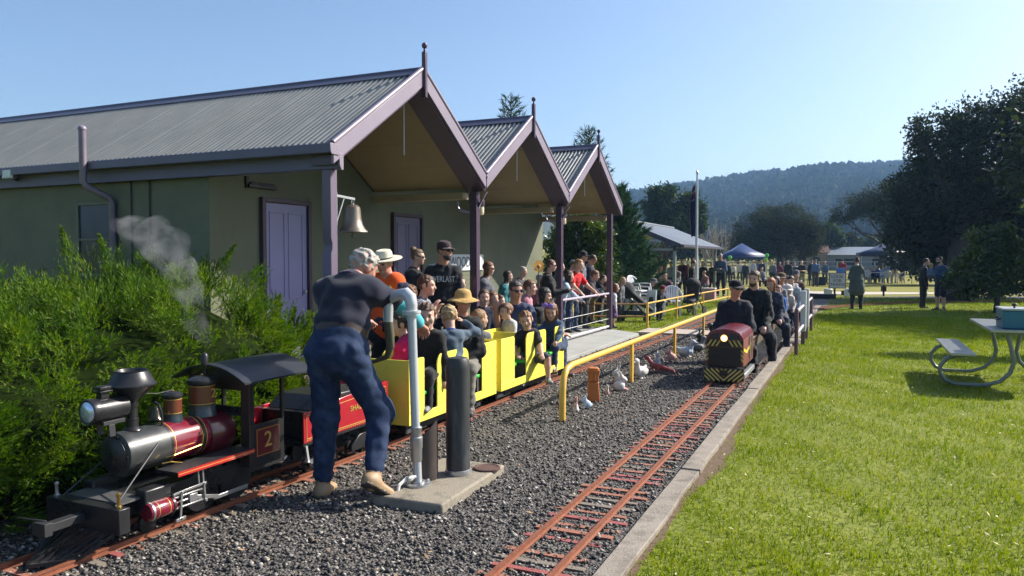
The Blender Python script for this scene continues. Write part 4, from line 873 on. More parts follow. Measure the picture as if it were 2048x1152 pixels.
for s in (-1, 1):
    for k in range(4):
        a = s * (0.055 + k * 0.055)
        MB().prism([(RX + a - 0.012, y0 - 0.014, 0.585), (RX + a + 0.012, y0 - 0.014, 0.585), (RX + a + 0.012 + s * 0.05, y0 - 0.014, 0.505), (RX + a - 0.012 + s * 0.05, y0 - 0.014, 0.505)], (0, 0.0035, 0)).build('stripe', M_sy, D) if k < 3 else None
    for k in range(3): MB().prism([(RX + s * (W - 0.03), y0 - 0.014, 0.47 - k * 0.055), (RX + s * W, y0 - 0.014, 0.44 - k * 0.055), (RX + s * W, y0 - 0.014, 0.415 - k * 0.055), (RX + s * (W - 0.03), y0 - 0.014, 0.445 - k * 0.055)], (0, 0.0035, 0)).build('stripe', M_sy, D)
    MB().box((min(RX + s * W, RX + s * (W + 0.004)), y0 + 0.55, 0.30), (max(RX + s * W, RX + s * (W + 0.004)), y0 + 0.9, 0.58)).build('side_door', pm('diesel_dark', (0.07, 0.02, 0.018), 0.4), D)
    MB().prism([(RX + s * (W + 0.002), y0, 0.49), (RX + s * (W + 0.002), y0 + 0.30, 0.43), (RX + s * (W + 0.002), y0 + 0.72, 0.50), (RX + s * (W + 0.002), y0 + 0.72, 0.46), (RX + s * (W + 0.002), y0 + 0.30, 0.39), (RX + s * (W + 0.002), y0, 0.45)], (s * 0.003, 0, 0)).build('side_flash', pm('flash_yellow', (0.70, 0.55, 0.06), 0.45), D)
    MB().tube([(RX + s * (W + 0.02), y0 + 0.5, 0.26), (RX + s * (W + 0.02), y0 + 0.5, 0.64)], 0.008, 6).build('grab_rail', M_steel, D)
for s in (-1, 1): MB().prism([(RX + s * 0.065, y0 - 0.036, 0.60), (RX + s * 0.20, y0 - 0.036, 0.60), (RX + s * 0.175, y0 - 0.036, 0.655), (RX + s * 0.065, y0 - 0.036, 0.688)], (0, 0.005, 0)).build('windscreen', M_glass, D)
hlm = MB().lathe([(0.052, 0.06), (0.055, 0.05), (0.055, 0.0), (0.046, 0.0)], (RX, y0 - 0.06, 0.615), (0, 1, 0), 20).build('headlamp', M_black, D)
lampm, nt, out = nmat('lit_lamp'); em = nt.nodes.new('ShaderNodeEmission'); em.inputs[0].default_value = (1.0, 0.42, 0.10, 1); em.inputs[1].default_value = 1.5; nt.links.new(em.outputs[0], out.inputs[0])
MB().ell((RX, y0 - 0.058, 0.615), (0.046, 0.012, 0.046), 16, 8).build('lit_reflector', lampm, hlm, off=D.location)
lampc, nt, out = nmat('lit_filament'); em = nt.nodes.new('ShaderNodeEmission'); em.inputs[0].default_value = (1.0, 0.80, 0.48, 1); em.inputs[1].default_value = 14.0; nt.links.new(em.outputs[0], out.inputs[0])
MB().ell((RX, y0 - 0.066, 0.615), (0.028, 0.016, 0.028), 14, 8).build('lit_bulb', lampc, hlm, off=D.location)
MB().box((RX - 0.25, y0 - 0.07, 0.065), (RX + 0.25, y0 - 0.02, 0.232)).build('buffer_plate', M_black, D, bevel=0.004)
for s in (-1, 1):
    for k in range(6):
        a0 = k * 0.062 - 0.03; pts = []
        # chevrons of raised yellow bars, clipped to the plate
        p0 = Vector((s * (0.245 - 0 * a0), 0.225 - a0 * 0)); 
        top_x = 0.245 - k * 0.062 + 0.10; x_top = min(0.245, top_x); z_top = 0.228 - max(0, top_x - 0.245) * 0.9
        bot_x = top_x - 0.17; x_bot = max(0.0, bot_x); z_bot = 0.228 - (top_x - x_bot) * 0.9
        if z_bot < 0.075: x_bot = top_x - (0.228 - 0.075) / 0.9; z_bot = 0.075
        if x_top - x_bot < 0.02: continue
        MB().bar((RX + s * x_top, y0 - 0.073, z_top), (RX + s * x_bot, y0 - 0.073, z_bot), 0.004, 0.022, up=(0, 1, 0)).build('stripe', M_sy, D) if False else MB().prism([(RX + s * x_top, y0 - 0.075, z_top), (RX + s * x_bot, y0 - 0.075, z_bot), (RX + s * x_bot, y0 - 0.075, z_bot - 0.026), (RX + s * x_top, y0 - 0.075, z_top - 0.026)], (0, 0.0045, 0)).build('stripe', M_sy, D)
MB().box((RX - 0.05, y0 - 0.10, 0.13), (RX + 0.05, y0 - 0.071, 0.20)).build('coupler', M_black, D, bevel=0.006)
MB().box((RX - 0.16, y0, 0.10), (RX + 0.16, y1 + 0.1, 0.239)).build('frame', M_black, D)
for wy in (y0 + 0.2, y0 + 0.5, y0 + 0.8):
    for s in (-1, 1): MB().lathe([(0.05, -0.012), (0.065, -0.012), (0.06, 0.01), (0.045, 0.014), (0.01, 0.016)], (RX + s * 0.15, wy, 0.108), (s, 0, 0), 16).build('wheel', M_eblk, D)
for s in (-1, 1): MB().box((min(RX + s * 0.19, RX + s * 0.25), y0 + 0.05, 0.085), (max(RX + s * 0.19, RX + s * 0.25), y1 + 0.1, 0.15)).build('side_frame', M_steel, D, bevel=0.006)
labels = ('first ride-on car of the right train, carrying the driver and bearded man', 'second ride-on car of the right train, carrying blue hoodie rider', 'third ride-on car of the right train, behind the blue hoodie rider', 'last ride-on car at the tail of the right train')
for i in range(4):
    ya = 11.12 + i * 3.05; yb = ya + 2.95
    c = wthing('ride_on_car', labels[i], 'carriage', loc=(RX, (ya + yb) / 2, 0), group='ride-on cars of the right train')
    MB().box((RX - 0.12, ya, 0.26), (RX + 0.12, yb, 0.40)).build('seat_base', pm('seat_brown', (0.08, 0.05, 0.035), 0.7), c, bevel=0.01)
    MB().box((RX - 0.14, ya + 0.02, 0.4005), (RX + 0.14, yb - 0.02, 0.45)).build('seat', pm('seat_vinyl', (0.05, 0.025, 0.02), 0.5), c, bevel=0.018)
    for s in (-1, 1): MB().box((min(RX + s * 0.13, RX + s * 0.31), ya, 0.125), (max(RX + s * 0.13, RX + s * 0.31), yb, 0.15)).build('foot_board', M_black, c, bevel=0.005)
    MB().box((RX - 0.13, ya + 0.05, 0.12), (RX + 0.13, yb - 0.05, 0.259)).build('frame', M_black, c)
    for wy in (ya + 0.3, ya + 0.55, yb - 0.55, yb - 0.3):
        for s in (-1, 1): MB().lathe([(0.045, -0.012), (0.056, -0.012), (0.052, 0.01), (0.01, 0.014)], (RX + s * 0.15, wy, 0.10), (s, 0, 0), 14).build('wheel', M_eblk, c)
# ------------------------------------------------------------------ people: one continuous body surface grown from a posed skeleton
def _smin(a, b, k):
    h = np.maximum(k - np.abs(a - b), 0.0) / k
    return np.minimum(a, b) - h * h * k * 0.25
def cap(p0, p1, r0, r1=None, side=None, a0=None, a1=None):
    r1 = r0 if r1 is None else r1
    return ('c', np.array(p0, float), np.array(p1, float), r0, r1, None if side is None else np.array(side, float), a0 if a0 is not None else r0, a1 if a1 is not None else (a0 if a0 is not None else r1))
def ell(c, r, R=None): return ('e', np.array(c, float), np.array(r, float), np.eye(3) if R is None else np.array(R, float))
def _bounds(p):
    if p[0] == 'c':
        r = max(p[3], p[4], p[6], p[7]); return np.minimum(p[1], p[2]) - r, np.maximum(p[1], p[2]) + r
    r = p[2].max(); return p[1] - r, p[1] + r
def _dist(p, X, Y, Z):
    if p[0] == 'c':
        _, p0, p1, r0, r1, side, a0, a1 = p; d = p1 - p0; L2 = max(d @ d, 1e-12)
        qx, qy, qz = X - p0[0], Y - p0[1], Z - p0[2]
        t = np.clip((qx * d[0] + qy * d[1] + qz * d[2]) / L2, 0, 1)
        qx = qx - t * d[0]; qy = qy - t * d[1]; qz = qz - t * d[2]; n2 = qx * qx + qy * qy + qz * qz
        r = r0 + (r1 - r0) * t
        if side is None: return np.sqrt(n2) - r
        s = qx * side[0] + qy * side[1] + qz * side[2]; a = a0 + (a1 - a0) * t
        return (np.sqrt(s * s / (a * a) + np.maximum(n2 - s * s, 0) / (r * r)) - 1) * np.minimum(a, r)
    _, c, r, R = p; qx, qy, qz = X - c[0], Y - c[1], Z - c[2]
    u = (qx * R[0, 0] + qy * R[1, 0] + qz * R[2, 0]) / r[0]; v = (qx * R[0, 1] + qy * R[1, 1] + qz * R[2, 1]) / r[1]; w = (qx * R[0, 2] + qy * R[1, 2] + qz * R[2, 2]) / r[2]
    k = np.sqrt(u * u + v * v + w * w); return (k - 1) * r.min() if r.min() / r.max() > 0.75 else k * (k - 1) / np.maximum(np.sqrt((u / r[0]) ** 2 + (v / r[1]) ** 2 + (w / r[2]) ** 2), 1e-6)
def sdf_mesh(groups, vox, subtract=(), post=None, fold=None, seed=0):
    """groups: list of (prims, blend). returns verts, quads, group index per quad (naive surface nets)"""
    los, his = zip(*[_bounds(p) for g in groups for p in g[0]])
    lo = np.min(los, 0) - 3 * vox - 0.012; hi = np.max(his, 0) + 3 * vox + 0.012
    n = np.ceil((hi - lo) / vox).astype(int) + 1
    ax = [lo[i] + vox * np.arange(n[i]) for i in range(3)]
    F = []
    for prims, k in groups:
        f = np.full(n, 1.0, np.float32)
        for p in prims:
            a, b = _bounds(p); m = 0.03 + k + 2 * vox
            i0 = np.maximum(((a - m - lo) / vox).astype(int), 0); i1 = np.minimum(((b + m - lo) / vox).astype(int) + 2, n)
            sl = tuple(slice(i0[i], i1[i]) for i in range(3))
            d = _dist(p, ax[0][sl[0]][:, None, None], ax[1][sl[1]][None, :, None], ax[2][sl[2]][None, None, :])
            f[sl] = _smin(f[sl], d.astype(np.float32), k)
        F.append(f)
    for gi, p, k in subtract:
        a, b = _bounds(p); m = 0.02 + k
        i0 = np.maximum(((a - m - lo) / vox).astype(int), 0); i1 = np.minimum(((b + m - lo) / vox).astype(int) + 2, n); sl = tuple(slice(i0[i], i1[i]) for i in range(3))
        d = _dist(p, ax[0][sl[0]][:, None, None], ax[1][sl[1]][None, :, None], ax[2][sl[2]][None, None, :]).astype(np.float32)
        F[gi][sl] = -_smin(-F[gi][sl], d, k)
    if fold:
        for gi, (amp, fr) in fold.items():
            idx = np.nonzero(np.abs(F[gi]) < 0.035)
            x, y, z = ax[0][idx[0]], ax[1][idx[1]], ax[2][idx[2]]; s = seed * 1.7
            w = np.sin(fr * (x + 0.6 * y + 0.9 * z) + 2.2 * np.sin(fr * 0.45 * (z - x) + s)) + 0.8 * np.sin(fr * 1.35 * (0.9 * x - y + 0.45 * z) + 1.9 * np.sin(fr * 0.5 * (y + z) + s * 2)) + 0.5 * np.sin(fr * 2.3 * (z + 0.3 * x) + 2 * np.sin(fr * 0.8 * x + s))
            F[gi][idx] += (amp * w * 0.5).astype(np.float32)
    if post is not None:
        for gi in range(len(F)): F[gi] = post(gi, F[gi], ax)
    T = F[0] if len(F) == 1 else np.minimum.reduce(F)
    S = T < 0
    c = np.zeros(n - 1, np.int8)
    for i in (0, 1):
        for j in (0, 1):
            for k in (0, 1): c += S[i:n[0]-1+i, j:n[1]-1+j, k:n[2]-1+k]
    act = np.nonzero((c > 0) & (c < 8)); m = len(act[0])
    if m == 0: return np.zeros((0, 3)), np.zeros((0, 4), int), np.zeros(0, int)
    vid = np.full(n - 1, -1, np.int64); vid[act] = np.arange(m)
    acc = np.zeros((m, 3)); cnt = np.zeros(m)
    base = np.stack(act, 1)
    corner = [np.array(q) for q in ((0,0,0),(1,0,0),(0,1,0),(1,1,0),(0,0,1),(1,0,1),(0,1,1),(1,1,1))]
    for a, b in ((0,1),(2,3),(4,5),(6,7),(0,2),(1,3),(4,6),(5,7),(0,4),(1,5),(2,6),(3,7)):
        A, Bc = corner[a], corner[b]
        va = T[base[:, 0]+A[0], base[:, 1]+A[1], base[:, 2]+A[2]]; vb = T[base[:, 0]+Bc[0], base[:, 1]+Bc[1], base[:, 2]+Bc[2]]
        x = (va < 0) != (vb < 0); t = np.where(x, va / np.where(x, va - vb, 1), 0)
        acc += np.where(x[:, None], A[None] + t[:, None] * (Bc - A)[None], 0); cnt += x
    V = lo + vox * (base + acc / cnt[:, None])
    Q = []
    for axis in range(3):
        o1, o2 = [(1, 2), (2, 0), (0, 1)][axis]
        sl0 = [slice(None)] * 3; sl1 = [slice(None)] * 3; sl0[axis] = slice(0, -1); sl1[axis] = slice(1, None)
        s0, s1 = S[tuple(sl0)], S[tuple(sl1)]; e = np.stack(np.nonzero(s0 != s1), 1)
        ok = (e[:, o1] > 0) & (e[:, o2] > 0) & (e[:, o1] < n[o1] - 1) & (e[:, o2] < n[o2] - 1); e = e[ok]; inside0 = s0[e[:, 0], e[:, 1], e[:, 2]]
        q = []
        for d1, d2 in ((-1, -1), (0, -1), (0, 0), (-1, 0)):
            c_ = e.copy(); c_[:, o1] += d1; c_[:, o2] += d2; q.append(vid[c_[:, 0], c_[:, 1], c_[:, 2]])
        q = np.stack(q, 1); q[~inside0] = q[~inside0][:, ::-1]; Q.append(q)
    Q = np.concatenate(Q); Q = Q[(Q >= 0).all(1)]
    g = np.zeros(len(Q), int)
    if len(F) > 1:
        ctr = (V[Q].mean(1) - lo) / vox; i0 = np.clip(ctr.astype(int), 0, n - 2); fr_ = ctr - i0
        best = None
        for gi, f in enumerate(F):
            val = 0
            for A in corner:
                w = np.prod(np.where(A[None] == 1, fr_, 1 - fr_), 1); val = val + w * f[i0[:, 0]+A[0], i0[:, 1]+A[1], i0[:, 2]+A[2]]
            if best is None: best = val
            else: u = val < best; g[u] = gi; best = np.where(u, val, best)
    return V, Q, g

def cloth(col, rough=0.85):
    n = 'cloth_%02x%02x%02x' % tuple(int(min(1, max(0, c)) * 255) for c in col)
    return pm(n, col, rough, 0, 0.22, 7, 0.25, 220, spec=0.2, sheen=0.15, dirt=tuple(c * 0.8 for c in col), dscale=14, dmix=(0.5, 0.8))
def plaid(name, a, b, sc=60):
    if name in MATS: return MATS[name]
    m, nt, out = nmat(name); N = nt.nodes.new; L = nt.links.new; bs = N('ShaderNodeBsdfPrincipled'); bs.inputs['Roughness'].default_value = 0.85; L(bs.outputs[0], out.inputs[0])
    tc = N('ShaderNodeTexCoord'); vo = N('ShaderNodeTexVoronoi'); vo.inputs['Scale'].default_value = sc; vo.feature = 'DISTANCE_TO_EDGE'; L(tc.outputs['Object'], vo.inputs['Vector'])
    cr = N('ShaderNodeValToRGB'); cr.color_ramp.interpolation = 'CONSTANT'; e = cr.color_ramp.elements; e[0].color = tuple(b) + (1,); e[1].color = tuple(a) + (1,); e[1].position = 0.12
    L(vo.outputs['Distance'], cr.inputs[0]); L(cr.outputs[0], bs.inputs['Base Color']); MATS[name] = m; return m
SKIN = {}
def skin(t):
    cols = {0: (0.58, 0.35, 0.26), 1: (0.50, 0.28, 0.20), 2: (0.44, 0.23, 0.155), 3: (0.53, 0.26, 0.19)}
    return pm('skin_%d' % t, cols[t], 0.5, 0, 0.10, 22, 0.05, 120, spec=0.35)
def hairmat(col):
    n = 'hair_%02x%02x%02x' % tuple(int(c * 255) for c in col)
    return pm(n, col, 0.45, 0, 0.45, 60, 0.5, 160, spec=0.4, stretch=(2.2, 2.2, 0.35))
BROWN, DBROWN, BLACKH, BLOND, GREY, GINGER = (0.085, 0.042, 0.02), (0.035, 0.018, 0.011), (0.012, 0.010, 0.010), (0.40, 0.26, 0.11), (0.36, 0.33, 0.30), (0.20, 0.075, 0.025)
M_shades = pm('sunglass_black', (0.012, 0.012, 0.014), 0.12, 0, 0.1)
M_eye = pm('eye_dark', (0.025, 0.016, 0.012), 0.2); M_brow = pm('lip_brow', (0.24, 0.09, 0.07), 0.6)
def nv(v): v = np.array(v, float); return v / np.linalg.norm(v)

STAND = dict(lean=2, side=0, yawt=0, head=(0, -4, 0), arms=((0.16, 0.05, -1, 0.03, 0.18, -1), (0.16, 0.05, -1, 0.03, 0.18, -1)), legs=((0.07, 0.02, -1, 0.02, -0.04, -1), (0.07, 0.02, -1, 0.02, -0.04, -1)))
SIT = dict(lean=4, side=0, yawt=0, head=(0, -6, 0), arms=((0.12, 0.25, -1, -0.25, 0.9, -0.35), (0.12, 0.25, -1, -0.25, 0.9, -0.35)), legs=((0.16, 1, -0.02, 0.0, 0.05, -1), (0.16, 1, -0.02, 0.0, 0.05, -1)))
ASTRIDE = dict(lean=6, side=0, yawt=0, head=(0, -4, 0), arms=((0.18, 0.3, -1, -0.15, 0.85, -0.55), (0.18, 0.3, -1, -0.15, 0.85, -0.55)), legs=((0.42, 0.85, -0.40, 0.08, -0.05, -1), (0.42, 0.85, -0.40, 0.08, -0.05, -1)))
def pose(base, **k): d = dict(base); d.update(k); return d
def Rm(axis, deg): return np.array(Matrix.Rotation(math.radians(deg), 3, axis))

def head_hair(style, hs, C, R, vox, far, rr):
    """hair prims and cut functions in head frame"""
    P = lambda x, y, z: C + R @ (np.array((x, y, z)) * hs)
    prims = [ell(P(0, -0.06, 0.13), np.array((0.365, 0.445, 0.41)) * hs, R)]
    if style in ('long', 'girl', 'messy'):
        ln = {'long': 0.75, 'girl': 0.95, 'messy': 0.5}[style]
        dn = np.array((0, 0, -1.0))
        top = P(0, -0.18, 0.05)
        prims.append(cap(top, top + dn * ln * hs - R @ np.array((0, 0.10, 0)) * hs, 0.20 * hs, 0.13 * hs, R @ np.array((1.0, 0, 0)), 0.36 * hs, 0.30 * hs))
        for s in (-1, 1): prims.append(cap(P(s * 0.30, -0.02, 0.05), P(s * 0.30, -0.02, 0.05) + dn * ln * 0.78 * hs, 0.12 * hs, 0.09 * hs))
    if style == 'bun': prims.append(ell(P(0, -0.36, 0.46), np.array((0.2, 0.2, 0.2)) * hs, R)); prims.append(cap(P(0, -0.3, 0.2), P(0, -0.36, 0.4), 0.16 * hs))
    if style == 'pony': prims.append(cap(P(0, -0.45, 0.15), P(0, -0.58, -0.5), 0.12 * hs, 0.06 * hs))
    return prims
def make_person(label, root, rz, H, ps, look, group=None, vox=0.012, far=False, seed=0):
    """look: sex, child, fat, skin, hair(style,col), top(col,sleeve), bottom(col,length), shoes, hat, glasses, vest ..."""
    vox = vox * (1.48 if vox >= 0.0099 else 1.22); rr = random.Random(seed); L = look; child = L.get('child', 0.0); fat = L.get('fat', 1.0); fem = L.get('fem', False)
    hs = (0.132 + 0.06 * child) * H; hw = (0.097 - 0.011 * fem - 0.006 * child) * H; hipw = (0.050 + 0.004 * fem) * H
    thL, shL, ftH = (0.245 - 0.025 * child) * H, (0.245 - 0.025 * child) * H, 0.042 * H
    spineL = (0.285 - 0.0 * child) * H; uaL, faL = (0.172 - 0.01 * child) * H, (0.150 - 0.01 * child) * H
    hipz = ftH + thL + shL if 'hipz' not in ps else ps['hipz']
    pel = np.array((0, 0, hipz)); RT = Rm('Z', ps['yawt']) @ Rm('Y', ps['side']) @ Rm('X', -ps['lean'])
    sp = RT @ np.array((0, 0, 1.0)); sx = RT @ np.array((1.0, 0, 0)); fy = RT @ np.array((0, 1.0, 0))
    neck = pel + sp * spineL; rt = (0.85 + 0.15 * fat)
    hy, hp, hr_ = ps['head']; HR = Rm('Z', hy) @ Rm('X', hp) @ Rm('Y', hr_)
    nv_ = nv(sp * 0.75 + np.array((0, 0, 0.45)) + fy * 0.22 + HR @ np.array((0, 0.10, 0.0)))
    nv_ = nv(sp * ps['neckf'][0] + fy * ps['neckf'][1]) if 'neckf' in ps else nv_
    HC = neck + nv_ * (0.055 * H * (1 - 0.25 * child) + hs * 0.44) + HR @ np.array((0, 0.06, 0.02)) * hs
    HP = lambda x, y, z: HC + HR @ (np.array((x, y, z)) * hs)
    headtop = HP(0, -0.05, 0.51)
    skinp, top, bot, shoe = [], [], [], []
    sk = skinp
    # head
    sk += [ell(HP(0, -0.06, 0.12), np.array((0.335, 0.42, 0.385)) * hs, HR), ell(HP(0, 0.09, -0.10), np.array((0.275, 0.30, 0.37)) * hs, HR), ell(HP(0, 0.15, -0.33), np.array((0.20, 0.19, 0.15)) * hs, HR)]
    if not far:
        sk += [cap(HP(0, 0.37, 0.05), HP(0, 0.445, -0.11), 0.035 * hs, 0.062 * hs), cap(HP(-0.14, 0.315, 0.10), HP(0.14, 0.315, 0.10), 0.06 * hs), ell(HP(0, 0.29, -0.41), np.array((0.11, 0.09, 0.08)) * hs, HR), cap(HP(-0.07, 0.345, -0.265), HP(0.07, 0.345, -0.265), 0.04 * hs)]
        for s in (-1, 1): sk += [ell(HP(s * 0.335, -0.05, -0.03), np.array((0.05, 0.10, 0.15)) * hs, HR), ell(HP(s * 0.16, 0.27, -0.12), np.array((0.11, 0.1, 0.12)) * hs, HR)]
    sk.append(cap(neck - sp * 0.02 * H, HP(0, -0.08, -0.30), (0.036 + 0.004 * (not fem)) * H * rt, 0.034 * H * (1 - 0.1 * fem)))
    # torso
    tl = 0.006 if not far else 0.008
    w0, d0, w1, d1 = 0.088 * H * fat, 0.072 * H * fat, (0.102 - 0.006 * fem) * H * (0.5 + 0.5 * fat), 0.076 * H * (0.6 + 0.4 * fat)
    top += [cap(pel + sp * (0.035 + L.get('rise', 0) * 0.9) * H, pel + sp * 0.20 * H, d0 + tl, d1 + tl, sx, w0 + tl, w1 + tl), cap(neck - sp * 0.045 * H - sx * hw * 0.8, neck - sp * 0.045 * H + sx * hw * 0.8, 0.046 * H * rt + tl)]
    if fat > 1.1: top.append(ell(pel + sp * 0.10 * H + fy * 0.035 * H * fat, np.array((0.085, 0.075, 0.085)) * H * fat, RT))
    if fem and not child: top.append(cap(pel + sp * 0.19 * H + fy * 0.055 * H - sx * 0.045 * H, pel + sp * 0.19 * H + fy * 0.055 * H + sx * 0.045 * H, 0.04 * H))
    for s in (-1, 1): top.append(cap(neck - sp * 0.006 * H, neck - sp * 0.035 * H + sx * s * hw * 0.7, 0.034 * H + tl, 0.036 * H + tl))
    hem = L.get('hem', 0.0) - L.get('rise', 0.0) * 2
    top.append(ell(pel + sp * (0.03 - hem * 0.5) * H, np.array((0.098 * fat + max(hem, 0) * 0.15, 0.080 * fat + max(hem, 0) * 0.15, 0.05 + max(hem, 0) * 0.6)) * H + tl, RT))
    if L.get('rise'): bot.append(cap(pel, pel + sp * (L['rise'] + 0.005) * H, 0.080 * H * fat + 0.012, d0 + 0.016, sx, 0.097 * H * fat + 0.012, w0 + 0.016))
    bot.append(ell(pel, np.array((0.095 * fat, 0.078 * fat, 0.075)) * H + 0.004, RT))
    hands = []
    sleeve = L.get('sleeve', 1.0)
    for i, s in enumerate((-1, 1)):     # left, right
        a = ps['arms'][i]; u = nv(np.array((a[0] * s, a[1], a[2]))); f = nv(np.array((a[3] * s, a[4], a[5])))
        if ps.get('armframe', True): u = Rm('Z', ps['yawt']) @ u; f = Rm('Z', ps['yawt']) @ f
        sh = neck - sp * 0.045 * H + sx * s * hw; elb = sh + u * uaL; wr = elb + f * faL
        loose = 0.010 * (1 - 0.4 * child)
        if sleeve >= 0.9:
            top += [cap(sh, elb, 0.036 * H * rt + loose * 0.6, 0.030 * H * rt + loose), cap(elb, wr, 0.029 * H * rt + loose, 0.021 * H + loose * 0.8)]
        else:
            se = sh + u * uaL * (0.62 if sleeve > 0.2 else 0.15); top.append(cap(sh, se, 0.037 * H * rt + loose * 0.6, 0.035 * H * rt + loose))
            sk += [cap(sh, elb, 0.034 * H * rt, 0.028 * H * rt), cap(elb, wr, 0.028 * H * rt, 0.020 * H)]
            if sleeve == 0.5: top.append(cap(se, elb + f * 0.02 * H, 0.034 * H * rt + loose * 0.8, 0.031 * H * rt + loose * 0.6))
        # hand: palm, four fingers, thumb
        pr = nv(np.cross(f, np.array((0, 0, 1.0)) if abs(f[2]) < 0.9 else np.array((0, 1.0, 0)))) ; pn_ = nv(np.cross(pr, f))
        curl = ps.get('curl', 0.5); he = 0.052 * H
        sk.append(cap(wr, wr + f * he, 0.011 * H, 0.012 * H, pr, 0.016 * H, 0.023 * H))
        if not far:
            for q in range(4):
                o = wr + f * he + pr * (q - 1.5) * 0.0115 * H; l1 = (0.022, 0.026, 0.024, 0.019)[q] * H
                k1 = o + nv(f - pn_ * curl * 0.7 + pr * (q - 1.5) * 0.10) * l1; k2 = k1 + nv(f * (1 - curl * 0.7) - pn_ * curl * 1.3) * l1 * 0.85
                sk += [cap(o, k1, 0.0052 * H, 0.0048 * H), cap(k1, k2, 0.0048 * H, 0.0038 * H)]
            th0 = wr + f * he * 0.35 - pr * s * 0.016 * H; th1 = th0 + nv(f * 0.7 - pr * s * 0.8 - pn_ * 0.25) * 0.03 * H
            sk += [cap(th0, th1, 0.0075 * H, 0.0058 * H), cap(th1, th1 + nv(f - pn_ * 0.3 - pr * s * 0.15) * 0.022 * H, 0.0056 * H, 0.0045 * H)]
        else: sk.append(cap(wr + f * he, wr + f * (he + 0.035 * H), 0.009 * H, 0.006 * H, pr, 0.02 * H, 0.015 * H))
        hands.append(wr + f * he)
    blen = L.get('blen', 1.0); feet = []; soles = []
    for i, s in enumerate((-1, 1)):
        a = ps['legs'][i]; u = nv(np.array((a[0] * s, a[1], a[2]))); f = nv(np.array((a[3] * s, a[4], a[5])))
        hp_ = pel + Rm('Z', ps['yawt'])@ np.array((s * hipw, 0, -0.01 * H)); kn = hp_ + u * thL; an = kn + f * shL
        lo_ = 0.008 * L.get('baggy', 1.0); lf = 0.85 + 0.15 * fat
        if blen >= 0.9: bot += [cap(hp_, kn, 0.056 * H * lf + lo_, 0.039 * H * lf + lo_ * 1.4), cap(kn, an - f * (0.005 + L.get('crop', 0)) * H, 0.038 * H * lf + lo_ * 1.4, 0.027 * H + lo_ * L.get('cuff', 1.6))]
        else:
            bot.append(cap(hp_, hp_ + u * thL * min(1, blen * 1.7), 0.056 * H * lf + lo_, 0.046 * H * lf + lo_ * 2))
            sk += [cap(hp_, kn, 0.050 * H * lf, 0.035 * H), cap(kn, kn + f * shL * 0.35, 0.034 * H, 0.036 * H), cap(kn + f * shL * 0.35, an, 0.035 * H, 0.021 * H)]
        ff = ps.get('feet', (None, None))[i]
        if ff is None:
            ff = np.array((0.22 * s, 1.0, 0.0)); ff = Rm('Z', ps['yawt']) @ ff; ff = ff - f * (ff @ f) * 0.9
        ff = nv(ff); up_ = nv(-f + ff * (f @ ff)); fs_ = np.cross(ff, up_)
        sole = -up_ * 0.022 * H
        shoe += [cap(an - ff * 0.022 * H + sole * 0.6, an + ff * 0.085 * H + sole, 0.021 * H + 0.003, 0.016 * H + 0.003, fs_, 0.022 * H + 0.004, 0.026 * H + 0.004), cap(an + up_ * 0.03 * H * L.get('boot', 0.3), an + sole * 0.5, 0.026 * H + 0.003, 0.026 * H + 0.003)]
        feet.append(an + sole * 1.8)
        if not far: soles.append(cap(an - ff * 0.030 * H + sole * 1.55, an + ff * 0.098 * H + sole * 1.62, 0.0068 * H, 0.0060 * H, fs_, 0.024 * H + 0.003, 0.026 * H + 0.004))
    if L.get('skirt'): bot.append(cap(pel + np.array((0, 0, 0.02 * H)), pel - np.array((0, 0, L['skirt'] * H)), 0.085 * H, 0.105 * H, np.array((1.0, 0, 0)), 0.10 * H, 0.14 * H))
    if L.get('coat'): top.append(cap(pel + np.array((0, 0, 0.05 * H)), pel - np.array((0, 0, L['coat'] * H)), 0.085 * H * fat, 0.10 * H * fat, np.array((1.0, 0, 0)), 0.105 * H * fat, 0.135 * H * fat))
    if L.get('hood'): top.append(cap(neck - fy * 0.045 * H - sx * 0.05 * H, neck - fy * 0.045 * H + sx * 0.05 * H, 0.042 * H))
    kb = 0.030 * H if not far else 0.022 * H
    groups = [(sk, 0.014 * H * (0.6 if not far else 1)), (top, kb), (bot, kb), (shoe, 0.02 * H)]
    mats = [skin(L.get('skin', 0)), L['topm'] if 'topm' in L else cloth(L['top']), L['bottomm'] if 'bottomm' in L else cloth(L['bottom']), pm('shoe_%02x%02x%02x' % tuple(int(c * 255) for c in L.get('shoes', (0.03, 0.03, 0.03))), L.get('shoes', (0.03, 0.03, 0.03)), 0.55)]
    if soles: groups.append((soles, 0.004)); mats.append(pm('shoe_sole', (0.05, 0.04, 0.032), 0.8))
    if L.get("under") is not None:
        up2 = []
        for i, s in enumerate((-1, 1)):
            a = ps["arms"][i]; u = Rm("Z", ps["yawt"]) @ nv((a[0] * s, a[1], a[2])); f = Rm("Z", ps["yawt"]) @ nv((a[3] * s, a[4], a[5])); sh = neck - sp * 0.045 * H + sx * s * hw; elb = sh + u * uaL
            up2 += [cap(sh, elb, 0.037 * H, 0.033 * H), cap(elb, elb + f * faL * 0.95, 0.033 * H, 0.026 * H)]
        groups.append((up2, kb)); mats.append(cloth(L["under"]))
    if L.get("belt") is not None:
        groups.append(([cap(pel + sp * L.get("beltz", 0.045) * H - sp * 0.008, pel + sp * L.get("beltz", 0.045) * H + sp * 0.008, d0 + 0.024, d0 + 0.024, sx, w0 + 0.024, w0 + 0.024)], 0.01)); mats.append(pm("belt_leather", (0.035, 0.02, 0.014), 0.5))
